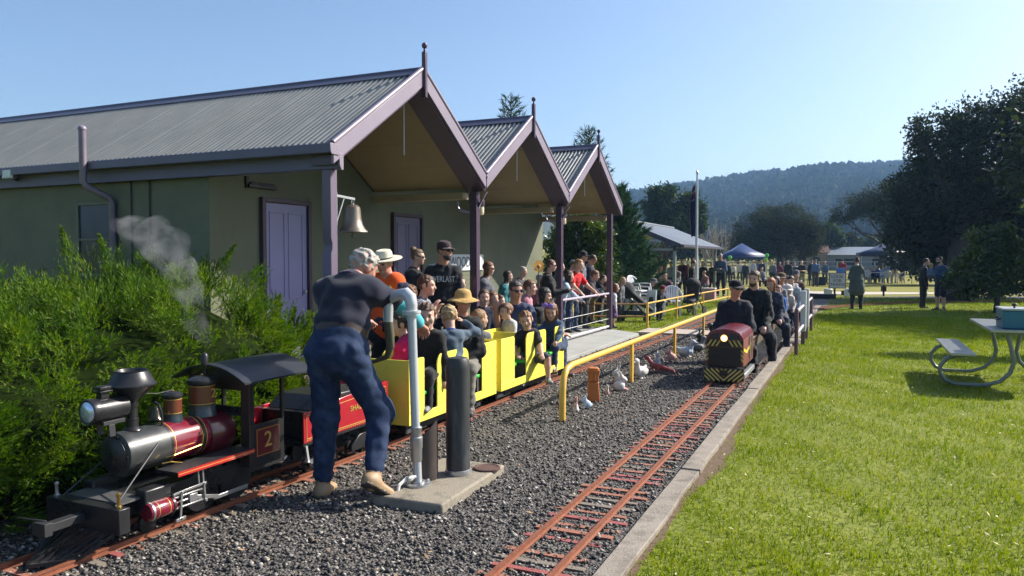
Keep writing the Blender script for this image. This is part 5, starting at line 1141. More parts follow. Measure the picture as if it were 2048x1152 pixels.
    if L.get("vest") is not None:
        vp = [cap(pel + sp * 0.0 * H, pel + sp * 0.20 * H, d0 + tl + 0.014, d1 + tl + 0.014, sx, w0 + tl + 0.014, w1 + tl + 0.014)]
        for s in (-1, 1): vp.append(cap(neck - sp * 0.01 * H + sx * s * hw * 0.55, pel + sp * 0.18 * H + sx * s * hw * 0.45, 0.06 * H + 0.01))
        groups.append((vp, kb)); mats.append(cloth(L['vest']))
    sub = [(0, ell(HP(s * 0.135, 0.42, 0.015), np.array((0.085, 0.10, 0.055)) * hs, HR), 0.03 * hs) for s in (-1, 1)] if not far else []
    fold = {1: (L.get("fold", 0.010) * (0.7 if child else 1), L.get('foldf', 38.0)), 2: (L.get('bfold', 0.010), 34.0)}
    if far: fold = {1: (0.012, 22.0), 2: (0.010, 20.0)}
    V, Q, g = sdf_mesh(groups, vox, sub, None, fold, seed)
    t = thing('person', label, 'person', (0, 0, 0), 0, group)
    Rz = np.array(Matrix.Rotation(rz, 3, 'Z'))
    if callable(root): loc = root(Rz @ headtop, headtop, H)
    else: loc = np.array(root)
    t.location = loc; t.rotation_euler = (0, 0, rz)
    body = link('body', np_mesh('body', V, Q, mats, True, g), t)
    if not far and L.get('vest') is None:
        cm = cloth(tuple(min(1, c * rr.choice((0.55, 1.5, 2.2)) + 0.004) for c in L['top'])); rg = []
        for k in range(14):
            a = k * 2 * math.pi / 14; rg.append(neck + nv_ * 0.004 * H + (sx * math.cos(a) * 0.046 + fy * math.sin(a) * 0.042 + sp * (-0.012 * math.sin(a))) * H * rt)
        MB().tube(rg, 0.0075 * H, 6, closed=True).build('collar', cm, t)
    # hair
    hst, hcol = L.get('hair', ('short', BROWN))
    if hst != 'none':
        hair = head_hair(hst, hs, HC, HR, vox, far, rr)
        hl_ = L.get('hairline', 0.27); nape = {'short': -0.22, 'bun': -0.30, 'pony': -0.30, 'bald': -0.28}.get(hst, -9)
        def cut(gi, Fv, ax):
            X = ax[0][:, None, None] - HC[0]; Y = ax[1][None, :, None] - HC[1]; Z = ax[2][None, None, :] - HC[2]
            y = (X * HR[0, 1] + Y * HR[1, 1] + Z * HR[2, 1]) / hs; z = (X * HR[0, 2] + Y * HR[1, 2] + Z * HR[2, 2]) / hs; x = (X * HR[0, 0] + Y * HR[1, 0] + Z * HR[2, 0]) / hs
            rem = np.minimum(y - 0.13 - 0.10 * (np.abs(x) < 0.22) * 0, hl_ - z - 0.35 * np.maximum(np.abs(x) - 0.12, 0)) * hs
            f = np.maximum(Fv, rem)
            if hst in ('short', 'bun', 'pony', 'bald'):
                f = np.maximum(f, (nape - z + 0.35 * np.clip(y + 0.05, 0, 0.3)) * hs)
            if hst == 'bald': f = np.maximum(f, (z - 0.30) * hs)
            return f
        vh = vox * (0.8 if vox < 0.0121 else 0.92) if not far else vox
        hn = L.get('hairn', 0.004)
        V2, Q2, g2 = sdf_mesh([(hair, 0.05 * hs)], vh, (), cut, {0: (hn * (1 if not far else 1.3), L.get('hairf', 80.0))}, seed + 3)
        if len(Q2): link('hair', np_mesh('hair', V2, Q2, hairmat(hcol), True), t)
    if L.get('beard') is not None:
        bd = [ell(HP(0, 0.16, -0.30), np.array((0.25, 0.235, 0.22)) * hs, HR), ell(HP(0, 0.30, -0.42), np.array((0.13, 0.12, 0.13)) * hs, HR)]
        def cutb(gi, Fv, ax):
            X = ax[0][:, None, None] - HC[0]; Y = ax[1][None, :, None] - HC[1]; Z = ax[2][None, None, :] - HC[2]
            z = (X * HR[0, 2] + Y * HR[1, 2] + Z * HR[2, 2]) / hs; return np.maximum(Fv, (z + 0.20) * hs)
        V2, Q2, g2 = sdf_mesh([(bd, 0.05 * hs)], vox * 0.8, (), cutb, {0: (0.004, 60.0)}, seed)
        if len(Q2): link('beard', np_mesh('beard', V2, Q2, hairmat(L['beard']), True), t)
    M4 = Matrix([[HR[0][0]*hs, HR[0][1]*hs, HR[0][2]*hs, HC[0]], [HR[1][0]*hs, HR[1][1]*hs, HR[1][2]*hs, HC[1]], [HR[2][0]*hs, HR[2][1]*hs, HR[2][2]*hs, HC[2]], [0, 0, 0, 1]])
    def hobj(nm, mb, mat, par=t):
        me = mb.mesh(nm, mat); me.transform(M4); return link(nm, me, par)
    if not far:
        if L.get('glasses'):
            gl_ = MB()
            for s in (-1, 1): gl_.ell((s * 0.145, 0.385, 0.02), (0.125, 0.05, 0.085), 12, 6); gl_.bar((s * 0.25, 0.35, 0.04), (s * 0.36, -0.02, 0.06), 0.03, 0.04)
            gl_.bar((-0.05, 0.40, 0.04), (0.05, 0.40, 0.04), 0.03, 0.03); hobj('sunglasses', gl_, M_shades)
        else:
            for s in (-1, 1):
                hobj('eye', MB().ell((s * 0.135, 0.325, 0.012), (0.058, 0.035, 0.032), 10, 6), M_eye)
                hobj('eyebrow', MB().ell((s * 0.14, 0.368, 0.10), (0.075, 0.02, 0.018), 8, 5), hairmat(hcol))
        if L.get('beard') is None: hobj('lips', MB().ell((0, 0.375, -0.262), (0.085, 0.022, 0.026), 10, 6), M_brow)
    hat = L.get('hat')
    if hat:
        kind, hc = hat; hm = cloth(hc)
        if kind == 'cap':
            o = hobj('cap', MB().lathe([(0.41, 0.12), (0.415, 0.2), (0.40, 0.36), (0.33, 0.47), (0.18, 0.54), (0.03, 0.555)], (0, -0.05, 0.02), n=22), hm)
            br_ = MB(); vs = []; n = 10
            for i in range(n + 1):
                a = math.radians(20 + 140 * i / n); 
                for r, z in ((0.40, 0.17), (0.74, 0.10)): vs.append((math.cos(a) * (0.40 if r < 0.5 else 0.46), -0.03 + math.sin(a) * r, z)); vs.append((math.cos(a) * (0.40 if r < 0.5 else 0.46), -0.03 + math.sin(a) * r, z - 0.03))
            br_.add(vs, [f for i in range(n) for f in ((4*i, 4*i+4, 4*i+6, 4*i+2), (4*i+1, 4*i+3, 4*i+7, 4*i+5), (4*i+2, 4*i+6, 4*i+7, 4*i+3))]); hobj('cap_peak', br_, hm)
        elif kind == 'brim':
            hobj('hat', MB().lathe([(0.86, 0.20), (0.84, 0.23), (0.62, 0.22), (0.43, 0.225), (0.41, 0.27), (0.40, 0.50), (0.33, 0.62), (0.20, 0.655), (0.10, 0.63), (0.02, 0.62)], (0, -0.04, 0), n=30), hm)
            hobj('hat_brim_underside', MB().lathe([(0.845, 0.197), (0.62, 0.195), (0.42, 0.20), (0.40, 0.21)], (0, -0.04, 0), n=30), cloth(L.get('brim_under', hc)))
            hobj('hat_band', MB().lathe([(0.41, 0.235), (0.425, 0.24), (0.42, 0.30), (0.40, 0.305)], (0, -0.04, 0), n=24), cloth(L.get('band', (0.2, 0.15, 0.1))))
        elif kind == 'straw':
            sm_ = pm('straw', (0.50, 0.31, 0.10), 0.8, 0, 0.3, 30, 1.0, 45, stretch=(1, 1, 4), dirt=(0.30, 0.17, 0.05), dscale=40)
            prof = [(0.80, 0.04), (0.78, 0.09), (0.62, 0.17), (0.46, 0.22), (0.42, 0.30), (0.405, 0.42), (0.36, 0.54), (0.24, 0.63), (0.05, 0.66), (0.02, 0.6), (0.22, 0.56), (0.36, 0.35), (0.42, 0.2), (0.6, 0.13), (0.76, 0.05)]
            mb = MB().lathe(prof, (0, -0.04, 0), n=32)
            mb.v = [(x, y, z + 0.045 * math.sin(3 * math.atan2(y, x) + 1) * max(0, math.hypot(x, y) - 0.42) * 2.5) for x, y, z in mb.v]
            hobj('straw_hat', mb, sm_)
        elif kind == 'beanie': hobj('beanie', MB().lathe([(0.40, 0.02), (0.42, 0.06), (0.42, 0.16), (0.405, 0.2), (0.39, 0.36), (0.28, 0.50), (0.10, 0.56), (0.02, 0.565)], (0, -0.05, 0.04), n=20), hm)
        elif kind == 'bow':
            bw = MB(); bw.ell((-0.2, 0.05, 0.12), (0.18, 0.10, 0.16), 10, 6); bw.ell((0.12, 0.05, 0.16), (0.18, 0.10, 0.16), 10, 6); bw.ell((-0.04, 0.07, 0.14), (0.06, 0.08, 0.06), 8, 5)
            bw.v = [(x + 0.20, y + 0.25, z + 0.35) for x, y, z in bw.v]; hobj('hair_bow', bw, hm)
    t['_ht'] = 0
    return t, dict(hands=[Vector(loc) + Vector(Rz @ h_) for h_ in hands], neck=neck, pel=pel, sp=sp, fy=fy, sx=sx, H=H, head=HC, hs=hs)
FACE = lambda deg: math.radians(deg)   # 0 = along the track away from the camera, +90 = to the left
def head_at(u, v, X=None, depth=None): return np.array(onx(u, v, X) if X is not None else at(u, v, depth))
SEED = [100]
def stander(label, u, v, base, face, ps, look, X=None, depth=None, **kw):
    """standing figure whose crown shows at that pixel, feet on the ground at height base"""
    tgt = head_at(u, v, X, depth)
    c = look.get('child', 0.0); full = ps.get('_r', 1.0)
    H = (tgt[2] - base) / full; SEED[0] += 1
    Rz = np.array(Matrix.Rotation(math.radians(face), 3, 'Z'))
    def root(ht_w, ht, H_): return np.array((tgt[0] - ht_w[0], tgt[1] - ht_w[1], base))
    return make_person(label, root, math.radians(face), H, ps, look, seed=SEED[0], **kw)
def sitter(label, u, v, face, H, ps, look, X=None, depth=None, **kw):
    tgt = head_at(u, v, X, depth); SEED[0] += 1
    def root(ht_w, ht, H_): return tgt - ht_w
    p = make_person(label, root, math.radians(face), H, ps, look, seed=SEED[0], **kw)
    if DEBUG: print('SIT', label[:40], 'hip z', round(p[0].location.z + p[1]['pel'][2], 3), 'xy', [round(q, 2) for q in p[0].location])
    return p
DEBUG = False
# ------------------------------------------------------------------ the people in the photograph
NAVY, BLK, JEANS, CHAR = (0.022, 0.027, 0.055), (0.014, 0.014, 0.016), (0.035, 0.055, 0.11), (0.05, 0.05, 0.055)
# railway man filling the tender, back to the camera, leaning forward
man_pose = pose(STAND, lean=24, yawt=-4, side=-1, head=(-30, -26, 8), hipz=0.99, neckf=(0.62, 0.52),
    arms=((0.05, 0.75, -0.75, -0.15, 1.0, -0.1), (0.40, 0.80, -0.36, 0.02, 0.86, -0.52)),
    legs=((0.02, 0.06, -1, 0.03, -0.06, -1), (0.42, 0.30, -1, 0.10, -0.62, -1)), feet=(np.array((-0.10, 1.0, 0)), np.array((0.45, 0.70, -0.55))), curl=0.8)
make_person('grey haired man in navy shirt and jeans leaning over to fill the tender', (-3.235, 4.22, 0.012), math.radians(13), 1.89, man_pose,
    dict(fat=1.03, skin=3, bottomm=pm('worn_denim', (0.018, 0.032, 0.075), 0.85, 0, 0.2, 11, 0.4, 160, spec=0.2, col2=(0.045, 0.068, 0.125), mix=(0.45, 0.75), dirt=(0.012, 0.02, 0.045), dscale=18), top=(0.016, 0.018, 0.034), sleeve=0.6, under=(0.06, 0.40, 0.48), bottom=(0.024, 0.040, 0.088), shoes=(0.33, 0.22, 0.12), boot=2.6, hair=('short', GREY), hairn=0.012, hairf=75.0, rise=0.075, belt=1, beltz=0.088, cuff=1.5, baggy=1.45, crop=0.045, fold=0.007, foldf=26.0, bfold=0.008), vox=0.0085, seed=5)
# steward in orange vest
pv, iv = stander('steward in orange vest and wide cream sun hat beside the engine', 767, 503, 0.06, 190, pose(STAND, head=(-8, -12, 0)), dict(fat=1.1, skin=3, top=(0.03, 0.035, 0.06), bottom=BLK, vest=(0.80, 0.10, 0.015), hair=('short', GREY), hat=('brim', (0.66, 0.60, 0.46)), brim_under=(0.50, 0.20, 0.08), band=(0.12, 0.09, 0.06)), X=-4.42, vox=0.0095)
vst = MB()
for s in (-1, 1): vst.tube([Vector(iv['neck'] + iv['sx'] * s * 0.07 + iv['fy'] * 0.055 + np.array((0, 0, 0.0))), Vector(iv['neck'] + iv['sx'] * s * 0.085 + iv['fy'] * 0.155 - iv['sp'] * 0.10), Vector(iv['neck'] + iv['sx'] * s * 0.09 + iv['fy'] * 0.175 - iv['sp'] * 0.24)], 0.022, 6)
vst.build('vest_stripe', cloth((0.75, 0.42, 0.03)), pv)
kid = lambda **k: dict(dict(child=1.0, bottom=JEANS, sleeve=1.0, shoes=(0.2, 0.2, 0.2)), **k)
LAP = ((0.12, 0.35, -1, -0.3, 0.85, -0.1),) * 2
g1 = None
sitter('boy in pink hooded top at the front of the first yellow carriage', 798, 622, 100, 1.22, pose(SIT, head=(35, -6, 0), hipz=0, arms=LAP), kid(top=(0.56, 0.012, 0.10), hood=1, hair=('short', DBROWN), hairn=0.007), X=-3.92, vox=0.0085)
sitter('boy in black jacket looking at the camera from the first carriage', 852, 606, 185, 1.25, pose(SIT, head=(22, -4, 4), hipz=0, arms=((0.25, 0.1, -1, 0.02, 0.1, -1), (0.12, 0.35, -1, -0.3, 0.85, -0.1))), kid(top=(0.013, 0.013, 0.014), bottom=BLK, hair=('short', BROWN), hairn=0.008), X=-3.66, vox=0.0085)
sitter('blonde girl in blue knit hiding her face behind raised arms', 895, 612, 40, 1.15, pose(SIT, lean=10, head=(10, -26, 0), hipz=0, arms=((0.75, 0.5, 0.25, -0.7, 0.25, 0.65), (0.85, 0.35, 0.15, -0.75, 0.35, 0.6))), kid(top=(0.085, 0.12, 0.16), hair=('short', (0.42, 0.29, 0.14)), hairn=0.008), X=-3.68, vox=0.0085)
sitter('woman in straw hat and black cardigan seated in first carriage', 926, 583, 195, 1.60, pose(SIT, head=(38, -2, 0), hipz=0, arms=((0.2, 0.3, -1, -0.55, 0.7, -0.45), (0.2, 0.3, -1, -0.55, 0.7, -0.45))), dict(fem=True, fat=1.15, skin=3, top=BLK, hem=0.05, bottom=(0.16, 0.15, 0.13), hair=('short', (0.18, 0.08, 0.03)), hat=('straw', (0.5, 0.3, 0.1)), glasses=True), X=-3.70, vox=0.009)
sitter('father in navy shirt and sunglasses resting his chin on his hand', 1032, 562, 190, 1.80, pose(SIT, lean=8, head=(42, -6, 0), hipz=0, arms=((0.25, 0.2, -1, -0.6, 0.75, -0.2), (0.05, 0.55, -0.9, 0.02, 0.35, 1.0))), dict(fat=1.12, skin=2, top=(0.035, 0.05, 0.105), sleeve=0.6, bottom=JEANS, hair=('short', (0.05, 0.035, 0.03)), glasses=True), X=-3.98, vox=0.009)
sitter('boy in dark tee leaning out with one leg over the second carriage side', 1048, 622, 205, 1.15, pose(SIT, lean=12, side=8, head=(-4, -10, 12), hipz=0, arms=((0.25, 0.5, -0.8, 0.05, 0.9, -0.4), (0.3, 0.4, -0.8, -0.2, 0.9, -0.2)), legs=((0.5, 0.8, 0.05, 0.05, 0.1, -1), (0.16, 1, -0.02, 0.0, 0.05, -1))), kid(top=(0.022, 0.023, 0.03), sleeve=0.6, blen=0.5, bottom=(0.05, 0.06, 0.09), hair=('short', (0.22, 0.11, 0.045)), hairn=0.008), X=-3.60, vox=0.0085)
sitter('woman with long black hair and black top in second carriage', 1092, 575, -70, 1.65, pose(SIT, lean=10, head=(-10, -14, 0), hipz=0, arms=LAP), dict(fem=True, skin=0, top=BLK, bottom=JEANS, hair=('long', BLACKH)), X=-3.95, vox=0.009)
sitter('girl with purple hair bow and denim jacket leaning over carriage side', 1102, 606, 175, 1.15, pose(SIT, lean=16, head=(20, -20, 0), hipz=0, arms=((0.35, 0.7, -0.5, 0.1, 0.8, -0.45), (0.3, 0.8, -0.4, 0.0, 0.8, -0.5))), kid(top=(0.05, 0.085, 0.15), fem=True, hair=('girl', (0.16, 0.075, 0.03)), hat=('bow', (0.30, 0.18, 0.60))), X=-3.60, vox=0.0085)
# on the platform behind the carriages
sitter('toddler in white peeking over beside the father', 1012, 606, 150, 1.0, pose(SIT, hipz=0), kid(child=1.2, top=(0.5, 0.48, 0.46), hair=('short', (0.2, 0.1, 0.05))), X=-4.02, vox=0.010)
sitter('fair boy in grey jumper at the back of the first carriage', 958, 618, 20, 1.2, pose(SIT, hipz=0, head=(-50, 0, 0)), kid(top=(0.14, 0.14, 0.15), hair=('short', (0.25, 0.14, 0.06))), X=-4.0, vox=0.010)
stander('older woman in rose cardigan beside the sunglasses woman', 1080, 548, 0.06, -75, STAND, dict(fem=True, top=(0.35, 0.12, 0.15), bottom=CHAR, hair=('short', GREY)), X=-5.3, vox=0.012)
stander('girl in yellow jumper looking through the far porch rail', 1149, 572, 0.06, -85, STAND, dict(child=0.9, fem=True, top=(0.5, 0.36, 0.05), bottom=JEANS, hair=('long', (0.2, 0.1, 0.04))), X=-5.5, vox=0.012)
stander('boy in black hoodie between the grey tee boy and the last post', 1206, 548, 0.06, -80, STAND, dict(child=0.7, hood=1, top=BLK, bottom=CHAR, hair=('short', DBROWN)), X=-5.6, vox=0.012)
stander('woman in black with blonde topknot and sunglasses on the platform', 836, 497, 0.2, -75, STAND, dict(fem=True, top=BLK, bottom=BLK, hair=('bun', (0.16, 0.10, 0.06)), glasses=True, hairn=0.009), X=-5.3, vox=0.011)
pc, ic = stander('man in dark cap and black EVERLAST top standing on the platform', 888, 482, 0.06, -152, pose(STAND, head=(52, 0, 0)), dict(fat=1.05, skin=2, top=(0.018, 0.018, 0.022), bottom=BLK, hair=('short', BLACKH), hat=('cap', (0.045, 0.028, 0.035)), beard=(0.05, 0.035, 0.03), glasses=True), X=-4.95, vox=0.010)
cpos = ic['neck'] - ic['sp'] * 0.165 + ic['fy'] * (0.088 * ic['H'] + 0.012)
text_part('chest_lettering', 'EVERLAST', 0.105, cloth((0.62, 0.62, 0.62)), pc, cpos, (math.radians(88), 0, math.pi), extrude=0.004, sx=0.68)
sh = MB()
for s in (-1, 1): sh.tube([Vector(ic['neck'] - ic['sp'] * 0.035 + ic['sx'] * s * 0.09 - ic['fy'] * 0.0 + np.array((0, 0, 0.05))), Vector(ic['neck'] - ic['sp'] * 0.05 + ic['sx'] * s * 0.165 + np.array((0, 0, 0.055))), Vector(ic['neck'] - ic['sp'] * 0.11 + ic['sx'] * s * 0.235)], [0.022, 0.028, 0.02], 6)
sh.build('shoulder_flash', cloth((0.55, 0.57, 0.62)), pc)
stander('brown haired boy seen from behind next to the orange vest', 816, 566, 0.06, 60, STAND, kid(top=(0.35, 0.12, 0.05), hair=('short', (0.15, 0.07, 0.03)), hairn=0.008), X=-4.5, vox=0.0095)
stander('boy in dark speckled shirt with hand to his mouth', 853, 548, 0.06, -75, pose(STAND, arms=((0.1, 0.2, -1, -0.3, 0.6, 0.9), (0.15, 0.45, -0.85, -0.45, 0.35, 1.0))), kid(child=0.55, top=(0.02, 0.02, 0.03), topm=plaid('speckled_cloth', (0.018, 0.02, 0.035), (0.30, 0.32, 0.36), 42), sleeve=0.6, hair=('short', BROWN), hairn=0.008), X=-4.45, vox=0.009)
stander('woman with auburn hair and grey shirt by the second porch post', 978, 522, 0.06, -72, pose(STAND, head=(0, -8, 0)), dict(fem=True, top=(0.10, 0.10, 0.12), sleeve=0.6, bottom=BLK, hair=('long', (0.13, 0.05, 0.02)), glasses=True), X=-5.15, vox=0.011)
for (u, v, X, f, lab, tc, hc) in ((968, 577, -4.5, -140, 'smiling boy, first of three in a row behind the second carriage', (0.03, 0.035, 0.06), BROWN), (986, 581, -4.65, -110, 'middle boy of three in a row behind the second carriage', (0.10, 0.03, 0.03), (0.16, 0.07, 0.03)), (1000, 588, -4.8, -100, 'smallest boy, last of three in a row behind the second carriage', (0.05, 0.06, 0.1), BROWN)):
    stander(lab, u, v, 0.06, f, STAND, kid(child=0.75, top=tc, hair=('short', hc), hairn=0.007), X=X, vox=0.0105)
stander('child in pink with short brown hair behind the black haired woman', 1060, 558, 0.06, -80, STAND, kid(top=(0.45, 0.20, 0.25), hair=('short', (0.14, 0.06, 0.03))), X=-4.75, vox=0.0105)
sw_ = stander('woman in black jacket and sunglasses near the third porch post', 1102, 518, 0.06, -62, pose(STAND, arms=((0.15, 0.35, -1, -0.3, 0.8, 0.2), (0.15, 0.35, -0.9, 0.1, 0.9, 0.25))), dict(fem=True, top=(0.02, 0.02, 0.02), bottom=(0.10, 0.09, 0.07), hair=('short', BROWN), glasses=True), X=-4.85, vox=0.011)
RAILN = ((0.3, 0.6, -0.8, 0.05, 0.8, -0.5), (0.3, 0.6, -0.8, 0.05, 0.8, -0.5))
stander('girl in pale blue shirt with long dark curls leaning on the porch rail', 1138, 537, 0.06, -50, pose(STAND, lean=16, arms=RAILN), dict(child=0.6, fem=True, top=(0.42, 0.52, 0.60), bottom=JEANS, hair=('girl', (0.045, 0.022, 0.014)), hairn=0.010), X=-5.35, vox=0.011)
stander('blond boy in red tee leaning on the porch rail', 1158, 515, 0.06, -110, pose(STAND, lean=14, arms=RAILN), dict(child=0.35, top=(0.62, 0.012, 0.016), sleeve=0.6, bottom=JEANS, hair=('short', (0.40, 0.22, 0.08)), hairn=0.007), X=-5.35, vox=0.011)
stander('man in dark cap and striped shirt behind the red tee boy', 1167, 502, 0.06, -70, STAND, dict(skin=1, top=(0.16, 0.17, 0.20), bottom=CHAR, hair=('short', BLACKH), hat=('cap', (0.015, 0.015, 0.02))), X=-5.95, vox=0.012)
stander('tall dark haired man in navy looking down by the last post', 1188, 508, 0.06, -80, pose(STAND, head=(0, -18, 0)), dict(skin=2, top=(0.03, 0.03, 0.05), bottom=JEANS, hair=('short', DBROWN), glasses=True), X=-5.85, vox=0.012)
stander('brown haired boy in plum and grey jacket holding the porch rail', 1192, 536, 0.06, -75, pose(STAND, lean=18, head=(0, -16, 0), arms=RAILN), dict(child=0.7, top=(0.055, 0.04, 0.055), bottom=CHAR, hair=('short', (0.14, 0.06, 0.025))), X=-5.32, vox=0.011)
stander('boy in grey tee and khaki trousers bending over the porch rail', 1216, 560, 0.06, -72, pose(STAND, lean=48, head=(0, -20, 0), hipz=0.64, arms=RAILN), dict(child=0.8, top=(0.14, 0.16, 0.17), sleeve=0.6, bottom=(0.22, 0.15, 0.07), hair=('short', BROWN)), X=-5.25, vox=0.011)
stander('little girl in white top and purple skirt by the last post', 1231, 565, 0.06, -60, STAND, dict(child=1.1, fem=True, top=(0.60, 0.58, 0.60), bottom=(0.11, 0.06, 0.16), blen=0.2, skirt=0.20, hair=('girl', (0.17, 0.08, 0.035)), hairn=0.006), X=-5.0, vox=0.012)
fw = wthing('pinwheel_flower', 'orange flower shaped pinwheel standing beside the platform wall', 'pinwheel', loc=onx(1077, 535, -5.0))
fl = MB(); c0 = Vector(onx(1077, 533, -5.0)); vw = Vector((0.8, -0.6, 0)); sd_ = Vector((0.6, 0.8, 0))
for k in range(12):
    a = k * 0.5236; d = sd_ * math.cos(a) + Vector((0, 0, 1)) * math.sin(a); e = sd_ * -math.sin(a) + Vector((0, 0, 1)) * math.cos(a)
    fl.add([c0 + d * 0.03, c0 + d * 0.085 + e * 0.022 + vw * 0.012, c0 + d * 0.125 + vw * 0.004, c0 + d * 0.085 - e * 0.022 + vw * 0.012, c0 + d * 0.08 - vw * 0.006], [(0, 1, 4), (1, 2, 4), (2, 3, 4), (3, 0, 4), (0, 1, 2, 3)])
fl.build('petals', pm('petal_orange', (0.75, 0.32, 0.02), 0.6), fw); MB().ell(c0 + vw * 0.012, (0.035, 0.035, 0.035)).build('centre', pm('petal_gold', (0.55, 0.25, 0.02), 0.7), fw)
MB().tube([c0, c0 + Vector((0, 0, -1.2))], 0.008, 6).build('stick', pm('green_stick', (0.05, 0.15, 0.04), 0.6), fw)

more = [(1122, 524, -6.2, -70, 'woman with fair hair in denim shirt behind the porch rail group', (0.09, 0.14, 0.22), CHAR, dict(fem=True, hair=('long', (0.3, 0.18, 0.08)))),
 (1176, 520, -6.3, -85, 'man in olive jacket at the back of the porch rail group', (0.07, 0.075, 0.04), CHAR, dict(hair=('short', DBROWN))),
 (1202, 524, -6.25, -70, 'woman in white jumper behind the last porch post', (0.5, 0.49, 0.47), JEANS, dict(fem=True, hair=('long', BLACKH))),
 (1147, 520, -6.4, -80, 'man in grey hat and check shirt behind the girl in pale blue', (0.2, 0.12, 0.1), CHAR, dict(hat=('cap', (0.12, 0.12, 0.13)), topm=plaid('red_check', (0.25, 0.05, 0.04), (0.05, 0.03, 0.04), 24))),
 (1016, 540, -5.3, -75, 'woman in teal cardigan on the platform behind the father', (0.03, 0.16, 0.17), CHAR, dict(fem=True, hair=('long', DBROWN))),
 (1046, 532, -5.7, -85, 'tall man in charcoal jumper near the platform wall', (0.05, 0.05, 0.055), CHAR, dict(hair=('short', GREY))),
 (918, 548, -5.1, -100, 'boy in green jumper beside the capped man', (0.05, 0.13, 0.05), JEANS, dict(child=0.6, hair=('short', BROWN)))]
for (u, v, X, f, lab, tc, bc, ex) in more:
    lk = dict(top=tc, bottom=bc, hair=('short', BROWN)); lk.update(ex); stander(lab, u, v, 0.06, f, STAND, lk, X=X, vox=0.013)
more2 = [(1288, 528, 30, 170, 'woman in red scarf seated at the back of the shelter', (0.2, 0.03, 0.03), 's', dict(fem=True, hair=('long', DBROWN))), (1342, 522, 32, 160, 'man in pale shirt standing at the back of the shelter', (0.4, 0.42, 0.45), 't', {}), (1376, 527, 33, 180, 'girl in lilac top beside the maroon jumper man', (0.3, 0.2, 0.36), 't', dict(child=0.5, fem=True, hair=('long', BLOND))), (1395, 530, 35, 170, 'boy in navy standing behind the flagpole', (0.03, 0.04, 0.09), 't', dict(child=0.5)), (1430, 530, 38, 150, 'child in orange tee by the shelter end', (0.5, 0.16, 0.04), 't', dict(child=0.7)), (1455, 522, 44, 180, 'woman in black coat left of the first gazebo', BLK, 't', dict(fem=True, hair=('long', BLACKH))), (1545, 522, 46, 170, 'man in grey jumper right of the green balloons', (0.16, 0.17, 0.18), 't', {}), (1560, 523, 48, 190, 'woman in maroon coat under the round tree', (0.14, 0.03, 0.05), 't', dict(fem=True, hair=('long', BROWN))), (1590, 524, 47, 180, 'boy in pale tee between the men in black', (0.4, 0.4, 0.42), 't', dict(child=0.4)), (1650, 522, 49, 170, 'woman in denim jacket by the dark table', (0.08, 0.12, 0.2), 't', dict(fem=True, hair=('long', GINGER)))]
for (u, v, d, f, lab, tc, kd, ex) in more2:
    lk = dict(top=tc, bottom=CHAR, hair=('short', BROWN)); lk.update(ex)
    if kd == 't': stander(lab, u, v, 0.0, f, STAND, lk, depth=d, vox=0.022, far=True)
    else: sitter(lab, u, v, f, 1.66, pose(SIT, hipz=0, lean=12), lk, depth=d, vox=0.022, far=True)
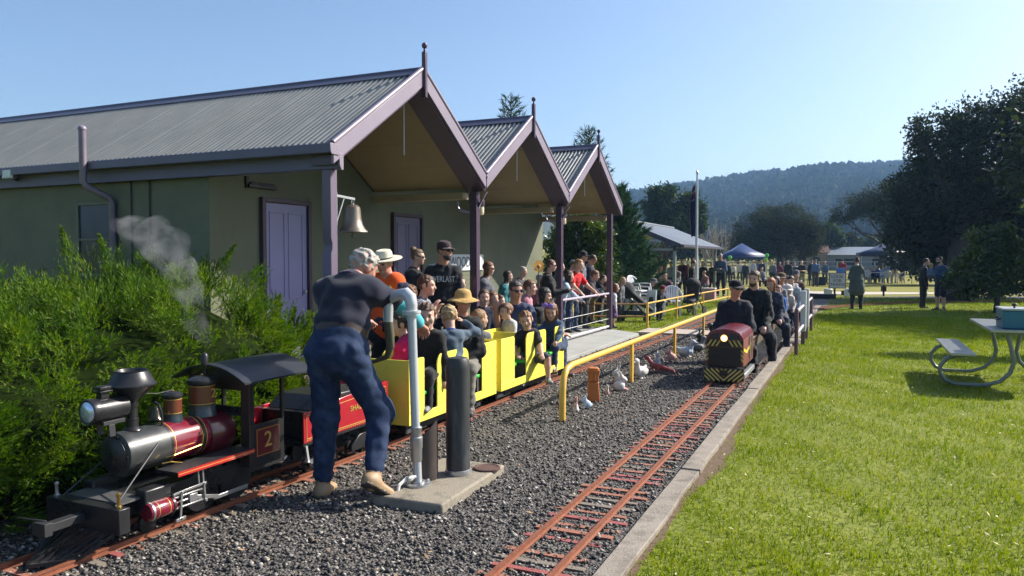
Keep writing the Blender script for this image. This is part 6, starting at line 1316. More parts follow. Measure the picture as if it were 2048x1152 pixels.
# around the shelter
stander('blond boy standing beside the covered pushchair', 1246, 553, 0.0, -95, STAND, dict(child=0.6, top=(0.12, 0.12, 0.13), bottom=CHAR, hair=('short', BLOND)), depth=19.5, vox=0.014)
sitter('man in grey cap and dark jacket seated on white chair', 1308, 557, -80, 1.75, pose(SIT, hipz=0, lean=10), dict(skin=1, top=(0.025, 0.027, 0.03), bottom=CHAR, hair=('short', GREY), hat=('cap', (0.10, 0.11, 0.13))), depth=22.5, vox=0.016)
stander('child in maroon beanie and dark coat holding the yellow fence', 1326, 570, 0.0, -110, pose(STAND, lean=12, arms=RAILN), dict(child=1.0, top=(0.02, 0.022, 0.03), coat=0.06, bottom=(0.02, 0.022, 0.03), hat=('beanie', (0.20, 0.02, 0.035)), hair=('short', BROWN)), depth=20.0, vox=0.013)
bgp = [
 # u, v, depth, face, kind, label, top, bottom, extra
 (1268, 524, 27, 200, 's', 'person in dark sun hat seated at the left end of the shelter', BLK, CHAR, dict(hat=('brim', (0.02, 0.02, 0.025)))),
 (1279, 536, 26, 150, 's', 'person in dark top and cap sitting beside the dark sun hat', (0.03, 0.03, 0.05), CHAR, dict(hat=('cap', (0.02, 0.02, 0.02)))),
 (1322, 531, 28, 190, 's', 'woman in pale pink top seated under the shelter', (0.45, 0.26, 0.24), CHAR, dict(fem=True, hair=('long', GINGER))),
 (1330, 546, 26, 170, 's', 'woman in plum jacket with auburn hair seated under the shelter', (0.09, 0.025, 0.05), CHAR, dict(fem=True, hair=('short', GINGER))),
 (1364, 516, 31, 175, 't', 'man in maroon jumper standing under the shelter roof', (0.06, 0.012, 0.02), CHAR, {}),
 (1352, 531, 29, 160, 's', 'child with fair hair seated by the shelter post', (0.25, 0.22, 0.2), JEANS, dict(child=0.6, hair=('short', BLOND))),
 (1388, 519, 27, -80, 't', 'man in black shirt and glasses standing by the flagpole', BLK, CHAR, dict(glasses=True)),
 (1406, 522, 33, 180, 't', 'woman in dark dress standing right of the flagpole', (0.02, 0.018, 0.02), BLK, dict(fem=True, hair=('long', BLACKH))),
 (1408, 541, 31, 150, 's', 'child in pink seated by the pink box', (0.40, 0.18, 0.18), JEANS, dict(child=0.8)),
 (1423, 524, 34, 160, 't', 'person in black patterned top at the end of the shelter', (0.03, 0.03, 0.03), BLK, dict(fem=True, hair=('short', DBROWN))),
 (1466, 527, 50, 180, 't', 'person in white blouse at the left pole of the first gazebo', (0.5, 0.48, 0.45), CHAR, dict(fem=True, hair=('long', DBROWN))),
 (1480, 520, 52, 190, 't', 'woman with long blond hair in cream under the first gazebo', (0.55, 0.50, 0.42), CHAR, dict(fem=True, hair=('long', BLOND))),
 (1491, 523, 46, 0, 't', 'person in dark shirt with back turned under the first gazebo', (0.03, 0.045, 0.055), CHAR, dict(hair=('short', BROWN))),
 (1506, 520, 51, 170, 't', 'woman in white and black print under the first gazebo', (0.4, 0.4, 0.42), BLK, dict(fem=True, hair=('long', BLACKH))),
 (1513, 520, 54, 180, 't', 'fair haired person at the back of the first gazebo', (0.15, 0.12, 0.2), CHAR, dict(hair=('short', BLOND))),
 (1523, 519, 47, 160, 't', 'man in navy at the right pole of the first gazebo', (0.025, 0.03, 0.06), CHAR, dict(hair=('short', DBROWN))),
 (1524, 534, 44, 200, 's', 'person in black and white shawl seated below the green balloons', (0.2, 0.2, 0.24), BLK, dict(fem=True, hair=('short', DBROWN))),
 (1576, 519, 43, 180, 't', 'man in black standing under the round tree', (0.02, 0.02, 0.022), CHAR, dict(hair=('short', DBROWN))),
 (1604, 521, 42, 180, 't', 'man in black tee with folded arms beside the tables', (0.02, 0.018, 0.022), (0.22, 0.21, 0.18), dict(fat=1.2, sleeve=0.6, hair=('none', BROWN))),
 (1624, 520, 45, 0, 't', 'man in dark jacket left of the checked shirt', (0.02, 0.025, 0.03), CHAR, {}),
 (1631, 519, 44, 10, 't', 'man in blue checked shirt with back turned at the tables', (0.07, 0.12, 0.24), CHAR, {}),
 (1685, 518, 48, 0, 't', 'man in red shirt and jeans standing by the blue table', (0.30, 0.02, 0.03), JEANS, dict(hat=('cap', (0.03, 0.03, 0.04)))),
 (1735, 533, 51, 160, 's', 'person in dark top seated at the far left of the second gazebo', (0.04, 0.05, 0.06), CHAR, {}),
 (1748, 533, 51, 170, 's', 'person in maroon seated under the second gazebo', (0.16, 0.06, 0.05), CHAR, {}),
 (1757, 531, 51, 20, 's', 'man in royal blue shirt seated under the second gazebo', (0.03, 0.08, 0.30), CHAR, dict(fat=1.2)),
 (1769, 530, 50, -20, 's', 'person in pale blue shirt hunched on white chair under the second gazebo', (0.35, 0.45, 0.65), JEANS, dict(fat=1.2, hair=('short', BLACKH))),
 (1788, 517, 50, 15, 't', 'white haired man in navy jumper and cream trousers under the gazebo', (0.02, 0.03, 0.06), (0.50, 0.44, 0.38), dict(hair=('short', (0.6, 0.58, 0.55)))),
 (1802, 541, 49, 160, 't', 'little girl in lilac dress beside the second gazebo', (0.45, 0.30, 0.50), (0.5, 0.4, 0.5), dict(child=1.1, fem=True, skirt=0.22, blen=0.2, hair=('long', BROWN))),
]
for (u, v, dep, f, kd, lab, tc, bc, ex) in bgp:
    lk = dict(top=tc, bottom=bc, hair=('short', BROWN)); lk.update(ex)
    ar = ((0.2, 0.25, -1, -0.6, 0.8, 0.05),) * 2 if 'folded' in lab else STAND['arms']
    zg = float(terrain(at(u, v, dep).x, at(u, v, dep).y))
    if kd == 't': stander(lab, u, v, zg, f, pose(STAND, arms=ar), lk, depth=dep, vox=0.022, far=True)
    else: sitter(lab, u, v, f, 1.70 if not lk.get('child') else 1.2, pose(SIT, hipz=0, lean=14), lk, depth=dep, vox=0.022, far=True)
CROSS = ((0.22, 0.30, -1, -0.85, 0.55, 0.15),) * 2
stander('man in blue shirt with folded arms watching from the lawn', 1441, 507, 0.0, 172, pose(STAND, arms=CROSS), dict(skin=1, top=(0.075, 0.12, 0.19), bottom=(0.016, 0.016, 0.02), hair=('short', GREY), hairline=0.36), depth=33.0, vox=0.016)
stander('woman in olive hooded coat standing with her back to the camera', 1714, 515, 0.0, 5, pose(STAND, arms=((0.25, 0.25, -1, -0.4, 0.8, 0.1),) * 2), dict(fem=True, fat=1.12, top=(0.085, 0.10, 0.085), coat=0.17, hood=1, bottom=(0.016, 0.018, 0.028), shoes=(0.012, 0.012, 0.014), boot=3.5, hair=('bun', (0.09, 0.035, 0.025))), depth=24.5, vox=0.013)
stander('bearded man in blue jumper and shorts cradling a baby under the tree', 1879, 512, 0.0, 130, pose(STAND, arms=((0.3, 0.35, -1, -0.65, 0.75, 0.25), (0.3, 0.35, -1, -0.55, 0.75, 0.1))), dict(fat=1.15, top=(0.04, 0.075, 0.13), bottom=(0.02, 0.024, 0.04), blen=0.55, hair=('short', BLACKH), beard=BLACKH, glasses=True), depth=23.8, vox=0.014)
sitter('baby in blue with fair hair held in the bearded man\'s arms', 1862, 526, -40, 0.72, pose(SIT, hipz=0), dict(child=1.8, top=(0.10, 0.15, 0.22), bottom=(0.07, 0.09, 0.13), hair=('short', BLOND)), depth=23.3, vox=0.014)
stander('man in dark suit and lilac shirt facing the baby under the tree', 1853, 516, 0.0, -80, STAND, dict(top=(0.016, 0.016, 0.02), bottom=BLK, vest=None, hair=('short', DBROWN)), depth=25.0, vox=0.015)

# passengers of the right train, sitting astride
drv = sitter('train driver in navy jumper and black peaked cap holding the controls', 1472, 561, 182, 1.78, pose(ASTRIDE, hipz=0, head=(42, -4, 0), arms=((0.22, 0.25, -1, -0.2, 0.7, -0.7), (0.22, 0.25, -1, 0.0, 0.55, -0.85))), dict(fat=1.08, skin=3, top=(0.018, 0.02, 0.032), bottom=(0.014, 0.014, 0.017), shoes=(0.16, 0.15, 0.14), hair=('short', GREY), hat=('cap', (0.012, 0.012, 0.015)), glasses=True), X=-1.60, vox=0.009)
rd = [
 (1510, 541, -1.46, 158, 1.86, 'bearded man in black jacket leaning out behind the driver', (0.015, 0.017, 0.019), (0.016, 0.018, 0.02), dict(beard=(0.045, 0.03, 0.02), hair=('short', (0.11, 0.07, 0.04)), shoes=(0.45, 0.45, 0.45)), (-12, -12, -8)),
 (1541, 556, -1.44, 165, 1.62, 'woman with long ginger hair in navy padded jacket on right train', (0.03, 0.035, 0.06), (0.025, 0.03, 0.05), dict(fem=True, hair=('girl', (0.30, 0.10, 0.035))), (25, -20, 0)),
 (1556, 570, -1.40, 160, 1.15, 'child in bright blue hoodie reaching down from the right train', (0.02, 0.12, 0.42), (0.05, 0.05, 0.09), dict(child=0.9, hair=('short', (0.22, 0.10, 0.05)), shoes=(0.5, 0.5, 0.5)), (0, -10, 0)),
 (1563, 546, -1.56, 150, 1.75, 'man in brown cap and white shirt midway along the right train', (0.42, 0.44, 0.48), JEANS, dict(skin=3, hat=('cap', (0.12, 0.07, 0.04))), (-30, -4, 0)),
 (1571, 551, -1.62, 150, 1.7, 'person in dark cap behind the brown cap man on right train', (0.2, 0.22, 0.26), CHAR, dict(hat=('cap', (0.02, 0.02, 0.02))), (-20, -4, 0)),
 (1582, 552, -1.42, 165, 1.72, 'dark haired man in grey hoodie leaning forward on right train', (0.30, 0.33, 0.38), JEANS, dict(hood=1, hair=('short', DBROWN), lean=24), (10, -14, 0)),
 (1577, 570, -1.36, 165, 1.12, 'small child in white sun hat on the right train', (0.5, 0.42, 0.40), JEANS, dict(child=1.0, hat=('cap', (0.62, 0.58, 0.55)), shoes=(0.45, 0.45, 0.45)), (-20, -8, 0)),
 (1592, 541, -1.46, 170, 1.78, 'man in brown checked jacket and striped beanie near the train tail', (0.10, 0.045, 0.03), CHAR, dict(hat=('beanie', (0.10, 0.11, 0.14)), topm=plaid('brown_check', (0.15, 0.07, 0.045), (0.03, 0.018, 0.015), 26)), (-20, 0, 0)),
 (1591, 566, -1.34, 170, 1.45, 'young rider in pale grey top near the tail of right train', (0.38, 0.42, 0.48), JEANS, dict(child=0.5, hair=('short', BROWN), shoes=(0.5, 0.5, 0.5)), (0, -6, 0)),
 (1552, 552, -1.60, 150, 1.70, 'woman in grey scarf sitting behind the ginger haired rider', (0.16, 0.17, 0.2), CHAR, dict(fem=True, hair=('long', DBROWN)), (20, -6, 0)),
 (1586, 556, -1.58, 160, 1.65, 'rider in maroon jumper half hidden by the grey hoodie', (0.16, 0.03, 0.04), JEANS, dict(hair=('short', BROWN)), (-10, -6, 0)),
 (1600, 560, -1.42, 170, 1.6, 'last rider in cream jacket at the tail of right train', (0.50, 0.47, 0.42), JEANS, dict(fem=True, hair=('long', BROWN)), (0, -6, 0)),
]
for (u, v, X, f, H, lab, tc, bc, ex, hd) in rd:
    lk = dict(top=tc, bottom=bc, hair=('short', BROWN)); lk.update(ex)
    sitter(lab, u, v, f + 22, H, pose(ASTRIDE, hipz=0, head=(-hd[0] if u != 1510 else -10, hd[1], hd[2]), lean=ex.get('lean', 8)), lk, X=X, vox=0.0105 if u < 1560 else 0.013)
# ------------------------------------------------------------------ garden ornaments lined up under the yellow railing
def orn(label, loc, rz, groups, mats, vox=0.008, cat='ornament'):
    V, Q, g = sdf_mesh([(p, 0.015) for p in groups], vox * 1.3)
    o = link('garden_ornament', np_mesh('garden_ornament', V, Q, mats, True, g), None, None, loc, (0, 0, rz))
    return tag(o, label, cat, 'garden ornaments under the railing')
M_ow = pm('ornament_white', (0.62, 0.57, 0.53), 0.6, 0, 0.15, 12, dirt=(0.35, 0.30, 0.27), dscale=14, dmix=(0.55, 0.8)); M_op = pm('ornament_pink', (0.52, 0.28, 0.25), 0.6, 0, 0.15, 12); M_ob = pm('ornament_blue', (0.42, 0.52, 0.62), 0.6, 0, 0.12, 12)
M_og = pm('ornament_grey', (0.20, 0.20, 0.21), 0.7, 0, 0.2, 12); M_or = pm('ornament_red', (0.30, 0.06, 0.06), 0.5, 0, 0.2, 14); M_terra = pm('terracotta', (0.50, 0.155, 0.035), 0.75, 0, 0.12, 8, 0.2, 60, dirt=(0.36, 0.11, 0.03), dscale=9); M_odk = pm('ornament_dark', (0.03, 0.03, 0.033), 0.5)
def duck(label, loc, rz, s, m1, m2):
    b = [ell((0, 0, 0.10 * s), np.array((0.085, 0.13, 0.085)) * s), cap((0, -0.10 * s, 0.13 * s), (0, -0.17 * s, 0.18 * s), 0.04 * s, 0.012 * s), cap((0, 0.08 * s, 0.14 * s), (0, 0.11 * s, 0.24 * s), 0.045 * s, 0.035 * s), ell((0, 0.125 * s, 0.27 * s), np.array((0.045, 0.055, 0.045)) * s)]
    for q in (-1, 1): b.append(ell((q * 0.075 * s, -0.02 * s, 0.11 * s), np.array((0.02, 0.09, 0.05)) * s))
    k = [cap((0, 0.17 * s, 0.262 * s), (0, 0.205 * s, 0.257 * s), 0.018 * s, 0.012 * s)] + [ell((q * 0.04 * s, 0.05 * s, 0.012 * s), np.array((0.03, 0.05, 0.014)) * s) for q in (-1, 1)]
    return orn(label, loc, rz, [b, k], [m1, m2], 0.008 if s < 1.05 else 0.010)
def figurine(label, loc, rz, s, m1, m2):
    b = [cap((0, 0, 0.02 * s), (0, 0, 0.10 * s), 0.062 * s, 0.035 * s), cap((0, 0, 0.10 * s), (0, 0, 0.145 * s), 0.03 * s, 0.028 * s)]
    k = [ell((0, 0.005 * s, 0.195 * s), np.array((0.035, 0.038, 0.042)) * s)] + [cap((q * 0.03 * s, 0, 0.14 * s), (q * 0.035 * s, 0.04 * s, 0.095 * s), 0.013 * s) for q in (-1, 1)]
    h = [cap((q * 0.02 * s, -0.01 * s, 0.225 * s), (q * 0.03 * s, -0.02 * s, 0.275 * s), 0.014 * s, 0.008 * s) for q in (-1, 1)]
    return orn(label, loc, rz, [b, k + h], [m1, m2], 0.007)
def rabbit(label, loc, rz, s, m1, m2):
    b = [ell((0, -0.01 * s, 0.085 * s), np.array((0.075, 0.09, 0.085)) * s), ell((0, 0.05 * s, 0.18 * s), np.array((0.05, 0.058, 0.05)) * s), ell((0, 0.10 * s, 0.165 * s), np.array((0.025, 0.025, 0.022)) * s)] + [cap((q * 0.025 * s, 0.03 * s, 0.21 * s), (q * 0.035 * s, -0.005 * s, 0.30 * s), 0.017 * s, 0.012 * s) for q in (-1, 1)]
    k = [ell((q * 0.045 * s, 0.08 * s, 0.025 * s), np.array((0.028, 0.045, 0.025)) * s) for q in (-1, 1)] + [ell((0, -0.10 * s, 0.07 * s), np.array((0.03, 0.03, 0.03)) * s)]
    return orn(label, loc, rz, [b, k], [m1, m2], 0.008)
figurine('small pink and white figurine nearest the end of the yellow railing', (-2.72, 7.66, 0), 2.6, 0.62, M_ow, M_op)
rabbit('pale blue rabbit ornament beside the orange totem', (-2.66, 7.84, 0), 2.2, 0.55, M_ob, M_ow)
tt = thing('carved_totem', 'orange terracotta carved figure standing under the yellow railing', 'ornament', (-2.70, 8.20, 0), 0.35)
MB().prism([(-0.075, 0, 0), (-0.05, 0, 0.008), (0.05, 0, 0.008), (0.075, 0, 0), (0.07, 0, 0.10), (0.062, 0, 0.235), (-0.062, 0, 0.235), (-0.07, 0, 0.10)], (0, 0.10, 0)).build('block_body', M_terra, tt, bevel=0.012)
MB().prism([(-0.062, 0, 0.236), (0.062, 0, 0.236), (0.058, 0, 0.30), (0.07, 0, 0.33), (0.07, 0, 0.375), (0.05, 0, 0.395), (-0.05, 0, 0.395), (-0.07, 0, 0.375), (-0.07, 0, 0.33), (-0.058, 0, 0.30)], (0, 0.10, 0)).build('block_head', M_terra, tt, bevel=0.012)
MB().prism([(0.0, -0.012, 0.24), (0.03, -0.012, 0.24), (0.025, -0.012, 0.34), (0.005, -0.012, 0.34)], (0, 0.011, 0)).build('nose_ridge', M_terra, tt, bevel=0.004)
MB().box((-0.068, -0.008, 0.345), (0.068, -0.001, 0.37)).build('brow', M_terra, tt, bevel=0.003)
figurine('little pink figurine beyond the orange totem', (-2.70, 8.74, 0), 2.8, 0.48, M_op, M_ow)
rabbit('plump white pig shaped ornament with round body', (-2.64, 9.06, 0), -1.0, 0.8, M_ow, M_op)
rabbit('white and pink rabbit ornament by the second railing post', (-2.80, 9.55, 0), 2.4, 0.82, M_ow, M_op)
duck('large white duck ornament just behind the second railing post', (-2.66, 10.12, 0), 2.9, 0.92, M_ow, M_ow)
V, Q, g = sdf_mesh([([ell((0, 0, 0.09), (0.05, 0.14, 0.05)), cap((0, 0.12, 0.10), (0, 0.22, 0.17), 0.035, 0.028), ell((0, 0.26, 0.19), (0.032, 0.055, 0.03)), cap((0, -0.12, 0.09), (0.06, -0.27, 0.06), 0.03, 0.014), cap((0.06, -0.27, 0.06), (0.02, -0.38, 0.03), 0.014, 0.006)] + [cap((a * 0.03, b, 0.08), (a * 0.10, b + 0.03, 0.012), 0.016, 0.012) for a in (-1, 1) for b in (-0.08, 0.08)], 0.02)], 0.009)
tag(link('garden_ornament', np_mesh('garden_ornament', V, Q, M_or, True), None, None, (-2.56, 10.72, 0), (0, 0, 0.9)), 'dark red lizard ornament with long curled tail', 'ornament', 'garden ornaments under the railing')
figurine('pale blue gnome shaped figurine by the third railing post', (-2.74, 11.45, 0), 2.5, 0.85, M_ob, M_ow)
rabbit('tan rabbit ornament leaning at the third railing post', (-2.66, 12.0, 0), 2.0, 0.8, M_op, M_op)
duck('pale blue and white bird ornament beyond the third railing post', (-2.55, 12.6, 0), -1.3, 0.95, M_ob, M_ow)
duck('grey duck ornament in the shade of the diesel engine', (-2.50, 13.4, 0), -1.0, 0.9, M_og, M_odk)
rabbit('dark grey rabbit ornament near the fourth railing post', (-2.60, 14.3, 0), 2.6, 1.1, M_odk, M_og)
duck('black and white magpie ornament behind the fourth railing post', (-2.45, 15.2, 0), 2.0, 1.2, M_odk, M_ow)
rabbit('brown bear shaped ornament past the fourth railing post', (-2.55, 16.2, 0), 2.4, 1.3, M_op, M_og)

# ------------------------------------------------------------------ picnic table and blue box on the lawn
M_slat = pm('aluminium_slat', (0.42, 0.43, 0.42), 0.3, 0.75, 0.1, 6, stretch=(4, 0.4, 4), dirt=(0.28, 0.28, 0.28), dscale=5)
M_bent = pm('bent_pipe_grey', (0.20, 0.225, 0.20), 0.42, 0.5, 0.12, 10)
pt = wthing('picnic_table', 'metal picnic table with curved pipe legs and side bench on the lawn', 'picnic table', loc=(1.9, 11.9, 0))
tb = MB().box((1.55, 11.05, 0.72), (1.93, 13.0, 0.755)).build('table_plank', M_slat, pt, bevel=0.006); MB().box((1.94, 11.05, 0.72), (2.32, 13.0, 0.755)).build('table_plank', M_slat, pt, bevel=0.006)
MB().box((1.10, 10.88, 0.425), (1.38, 12.78, 0.46)).build('bench_plank', M_slat, pt, bevel=0.006); MB().box((2.52, 10.88, 0.425), (2.80, 12.78, 0.46)).build('bench_plank', M_slat, pt, bevel=0.006)
for yy in (11.22, 12.55):
    for s in (-1, 1):
        cx = 1.95
        def q(x, z): return (cx + s * x, yy, z)
        MB().tube([q(0.58, 0.412), q(0.74, 0.40), q(0.86, 0.35), q(0.93, 0.25), q(0.93, 0.16), q(0.87, 0.07), q(0.76, 0.025), q(0.60, 0.022), q(0.42, 0.03), q(0.26, 0.09), q(0.16, 0.20), q(0.12, 0.34), q(0.16, 0.55), q(0.20, 0.70)], 0.026, 10).build('leg', M_bent, pt)
    MB().box((1.62, yy - 0.02, 0.69), (2.28, yy + 0.02, 0.719)).build('cross_bar', M_bent, pt)
bx = wthing('blue_box', 'chipped teal blue metal box with pale lid on the picnic table', 'box', loc=(2.1, 11.5, 0.756))
M_teal = pm('teal_paint', (0.03, 0.155, 0.21), 0.5, 0.1, 0.12, 5, 0.05, 60, dirt=(0.23, 0.09, 0.06), dscale=4.5, dmix=(0.68, 0.74))
MB().box((1.70, 11.22, 0.757), (2.5, 11.75, 0.985)).build('case', M_teal, bx, bevel=0.012)
MB().box((1.69, 11.21, 0.986), (2.51, 11.76, 1.012)).build('lid', pm('lid_grey', (0.40, 0.42, 0.42), 0.4, 0.3, 0.1), bx, bevel=0.008)
MB().lathe([(0.012, 0), (0.012, 0.02), (0.03, 0.03), (0.032, 0.05), (0.015, 0.062)], (1.85, 11.42, 1.012), n=14).build('knob', M_black, bx)
MB().tube([(1.695, 11.35, 0.88), (1.66, 11.37, 0.86), (1.66, 11.55, 0.86), (1.695, 11.57, 0.88)], 0.01, 8).build('handle', M_black, bx)

# ------------------------------------------------------------------ shelter, flagpole, gazebos
S = wthing('picnic_shelter', 'open picnic shelter with grey metal gable roof and steel posts', 'shelter', loc=(-7.5, 30.5, 0))
M_sroof = pm('shelter_roof', (0.14, 0.145, 0.155), 0.4, 0.4, 0.08, 2, stretch=(1, 14, 1)); M_spost = pm('shelter_post', (0.33, 0.35, 0.33), 0.5, 0.2)
xa, xe, xo, za, ze, ya_, yb_ = -7.6, -5.45, -9.75, 3.0, 2.12, 26.0, 34.6
for sgn, x1 in ((1, xe), (-1, xo)):
    for k in range(6):
        y0_ = ya_ + (yb_ - ya_) * k / 6; y1_ = ya_ + (yb_ - ya_) * (k + 1) / 6 - 0.012
        MB().prism([(xa, y0_, za), (x1, y0_, ze), (x1, y0_, ze - 0.05), (xa, y0_, za - 0.05)], (0, y1_ - y0_, 0)).build('roof_sheet', M_sroof, S, smooth=False)
    MB().box((min(x1, x1 + sgn * 0.1), ya_ - 0.02, ze - 0.10), (max(x1, x1 + sgn * 0.1), yb_ + 0.02, ze - 0.015)).build('gutter', M_gutter, S)
    for yy in (ya_ + 0.15, (ya_ + yb_) / 2, yb_ - 0.2): MB().box((x1 - sgn * 0.25 - 0.05, yy - 0.05, 0), (x1 - sgn * 0.25 + 0.05, yy + 0.05, ze - 0.0)).build('post', M_spost, S, bevel=0.006)
    MB().prism([(xa, ya_ - 0.03, za + 0.01), (x1, ya_ - 0.03, ze + 0.01), (x1, ya_ - 0.03, ze - 0.16), (xa, ya_ - 0.03, za - 0.16)], (0, 0.028, 0)).build('barge_board', M_gutter, S)
    MB().box((x1 - sgn * 0.25 - 0.04, ya_ + 0.1, ze - 0.13), (x1 - sgn * 0.25 + 0.04, yb_ - 0.1, ze - 0.06)).build('beam', M_spost, S)
MB().box((xo + 0.2, ya_ + 0.1, ze - 0.22), (xe - 0.2, ya_ + 0.18, ze - 0.14)).build('tie_beam', M_spost, S)
MB().tube([(xa, ya_, za + 0.01), (xa, yb_, za + 0.01)], 0.05, 8).build('ridge_cap', M_sroof, S)
fp = wthing('flagpole', 'white flagpole with a limp dark blue flag beside the shelter', 'flagpole', loc=(-5.36, 28.3, 0))
MB().tube([(-5.36, 28.3, 0), (-5.36, 28.3, 2.4), (-5.36, 28.3, 4.72)], [0.055, 0.05, 0.035], 12).build('pole', pm('pole_white', (0.66, 0.68, 0.70), 0.4, 0.1, 0.06), fp)
MB().lathe([(0.045, 0), (0.05, 0.02), (0.02, 0.04), (0.06, 0.07), (0.03, 0.13), (0.008, 0.15)], (-5.36, 28.3, 4.72), n=12).build('finial', M_steel, fp)
flg = MB(); n = 26
vs = []
for i in range(n + 1):
    z = 4.35 - 1.85 * i / n
    for j in range(9):
        wv_ = 0.05 + 0.012 * i * 0.35; a = j / 8
        vs.append((-5.36 - 0.05 - a * (0.10 + 0.10 * math.sin(i / n * 3.0)) - 0.02 * i / n, 28.27 - 0.055 * math.sin(j * 1.9 + i * 0.12) - 0.03, z - 0.10 * a))
flg.cur = 0
fcs = [(i*9+j, i*9+j+1, i*9+9+j+1, i*9+9+j) for i in range(n) for j in range(8)]
flg.add(vs, fcs)
M_flag = [pm('flag_blue', (0.018, 0.018, 0.075), 0.7, 0, 0.15, 8), pm('flag_red', (0.30, 0.02, 0.03), 0.7), pm('flag_white', (0.5, 0.5, 0.52), 0.7)]
fo = flg.build('flag', M_flag, fp)
mi = []
for i in range(n):
    for j in range(8): mi.append(1 if (i in (1, 4) and j < 6) or (2 <= i <= 6 and (i + j) % 5 == 0) else (2 if i in (2, 3, 7) and (j + i) % 3 == 0 else 0))
if len(fo.data.polygons) == len(mi): fo.data.polygons.foreach_set('material_index', mi)
fo.modifiers.new('thick', 'SOLIDIFY').thickness = 0.006
def gazebo(label, c, w, ze, za, rz, mat):
    g_ = thing('gazebo', label, 'gazebo', c, rz); h = w / 2
    for k in range(4):
        a = k * math.pi / 2; R = Matrix.Rotation(a, 3, 'Z')
        P_ = [R @ Vector(p) for p in ((-h, -h, ze), (h, -h, ze), (0, 0, za))]; mids = [P_[0].lerp(P_[2], 0.5) - Vector((0, 0, 0.07)), P_[1].lerp(P_[2], 0.5) - Vector((0, 0, 0.07)), (P_[0] + P_[1]) / 2 - Vector((0, 0, 0.05))]
        mb = MB(); mb.add([P_[0], mids[2], P_[1], mids[1], P_[2], mids[0]], [(0, 1, 5), (1, 2, 3), (1, 3, 5), (5, 3, 4)]); o = mb.build('canopy_panel', mat, g_); o.modifiers.new('thick', 'SOLIDIFY').thickness = 0.01
        v = MB(); v.add([P_[0], P_[1], P_[1] - Vector((0, 0, 0.22)), mids[2] - Vector((0, 0, 0.20)), P_[0] - Vector((0, 0, 0.22))], [(0, 4, 3), (0, 3, 1), (1, 3, 2)]); o = v.build('valance', mat, g_); o.modifiers.new('thick', 'SOLIDIFY').thickness = 0.008
        MB().box((P_[0].x - 0.02 + (0.03 if P_[0].x < 0 else -0.03), P_[0].y - 0.02 + (0.03 if P_[0].y < 0 else -0.03), 0), (P_[0].x + 0.02 + (0.03 if P_[0].x < 0 else -0.03), P_[0].y + 0.02 + (0.03 if P_[0].y < 0 else -0.03), ze)).build('leg', pm('gazebo_leg', (0.55, 0.56, 0.58), 0.4, 0.3), g_)
    return g_
M_gz = pm('gazebo_navy', (0.022, 0.045, 0.13), 0.5, 0, 0.12, 3, spec=0.4)
gazebo('navy blue gazebo with green balloons in front of the round tree', (-7.55, 57.0, 0), 2.9, 1.80, 2.72, 0.35, M_gz)
gazebo('navy blue gazebo with white leg beside the big dark tree', (1.65, 55.7, 0), 3.0, 1.98, 2.62, 0.1, pm('gazebo_deep_navy', (0.012, 0.022, 0.07), 0.5, 0, 0.12, 3))
for (u, v, d, lab, c) in ((1460, 516, 52, 'green balloon at the left corner of the first gazebo', (0.10, 0.42, 0.04)), (1534, 512, 52, 'upper green balloon at the right corner of the first gazebo', (0.06, 0.45, 0.04)), (1531, 520, 52, 'lower lime balloon below another green balloon', (0.22, 0.42, 0.03))):
    p = at(u, v, d); bo_ = thing('balloon', lab, 'balloon', p, group='green balloons tied to the gazebo')
    MB().lathe([(0.01, -0.17), (0.05, -0.14), (0.12, -0.04), (0.14, 0.05), (0.11, 0.13), (0.04, 0.17)], (0, 0, 0), n=14).build('bulb', pm('balloon_%d' % int(c[0] * 100), c, 0.25, 0, 0.05), bo_); MB().tube([(0, 0, -0.17), (0.03, 0, -0.6), (0.0, 0, -1.0)], 0.008, 5).build('string', M_rope, bo_)
# ------------------------------------------------------------------ chairs, pushchairs, boards near the shelter
M_plast = pm('white_plastic', (0.66, 0.67, 0.70), 0.4, 0, 0.06, 5)
def plastic_chair(label, loc, rz, group='white plastic chairs by the shelter', parts=True):
    c = thing('plastic_chair', label, 'chair', loc, rz, group)
    MB().box((-0.24, -0.22, 0.40), (0.24, 0.24, 0.43)).build('seat', M_plast, c, bevel=0.012)
    for sx_, sy_ in ((-1, -1), (1, -1), (-1, 1), (1, 1)): MB().prism([(sx_ * 0.25, sy_ * 0.24, 0), (sx_ * 0.21, sy_ * 0.24, 0), (sx_ * 0.19, sy_ * 0.20, 0.40), (sx_ * 0.24, sy_ * 0.20, 0.40)], (0, -sy_ * 0.045, 0)).build('leg', M_plast, c)
    rim = [(0.26 * math.cos(t), -0.23 - 0.07 * math.sin(t) ** 2, 0.62 + 0.22 * math.sin(t)) for t in np.linspace(0, math.pi, 11)]
    MB().tube(rim, 0.022, 6).build('back_rim', M_plast, c)
    for k in range(7):
        x = -0.195 + k * 0.065; zt = 0.62 + 0.22 * math.sqrt(max(0, 1 - (x / 0.26) ** 2))
        MB().bar((x, -0.225, 0.43), (x, -0.285, zt - 0.01), 0.048, 0.012, up=(0, 1, 0)).build('back_slat', M_plast, c)
    for s in (-1, 1): MB().tube([(s * 0.26, -0.23, 0.62), (s * 0.28, 0.0, 0.63), (s * 0.27, 0.2, 0.62), (s * 0.25, 0.24, 0.45)], 0.022, 6).build('arm', M_plast, c)
    return c
plastic_chair('white plastic chair seen from behind near the black pushchair', (-4.75, 21.5, 0), math.radians(195))
for k in range(4): 
    t_ = plastic_chair(('lowest', 'second lowest', 'third lowest', 'topmost')[k] + ' white plastic chair in the stack behind the yellow fence', (-5.75 + 0.05 * k, 21.2 - 0.05 * k, 0.10 * k), math.radians(250), 'stacked white plastic chairs')
plastic_chair('white plastic chair holding the man in grey cap', (-5.62, 22.2, -0.15), math.radians(-80))
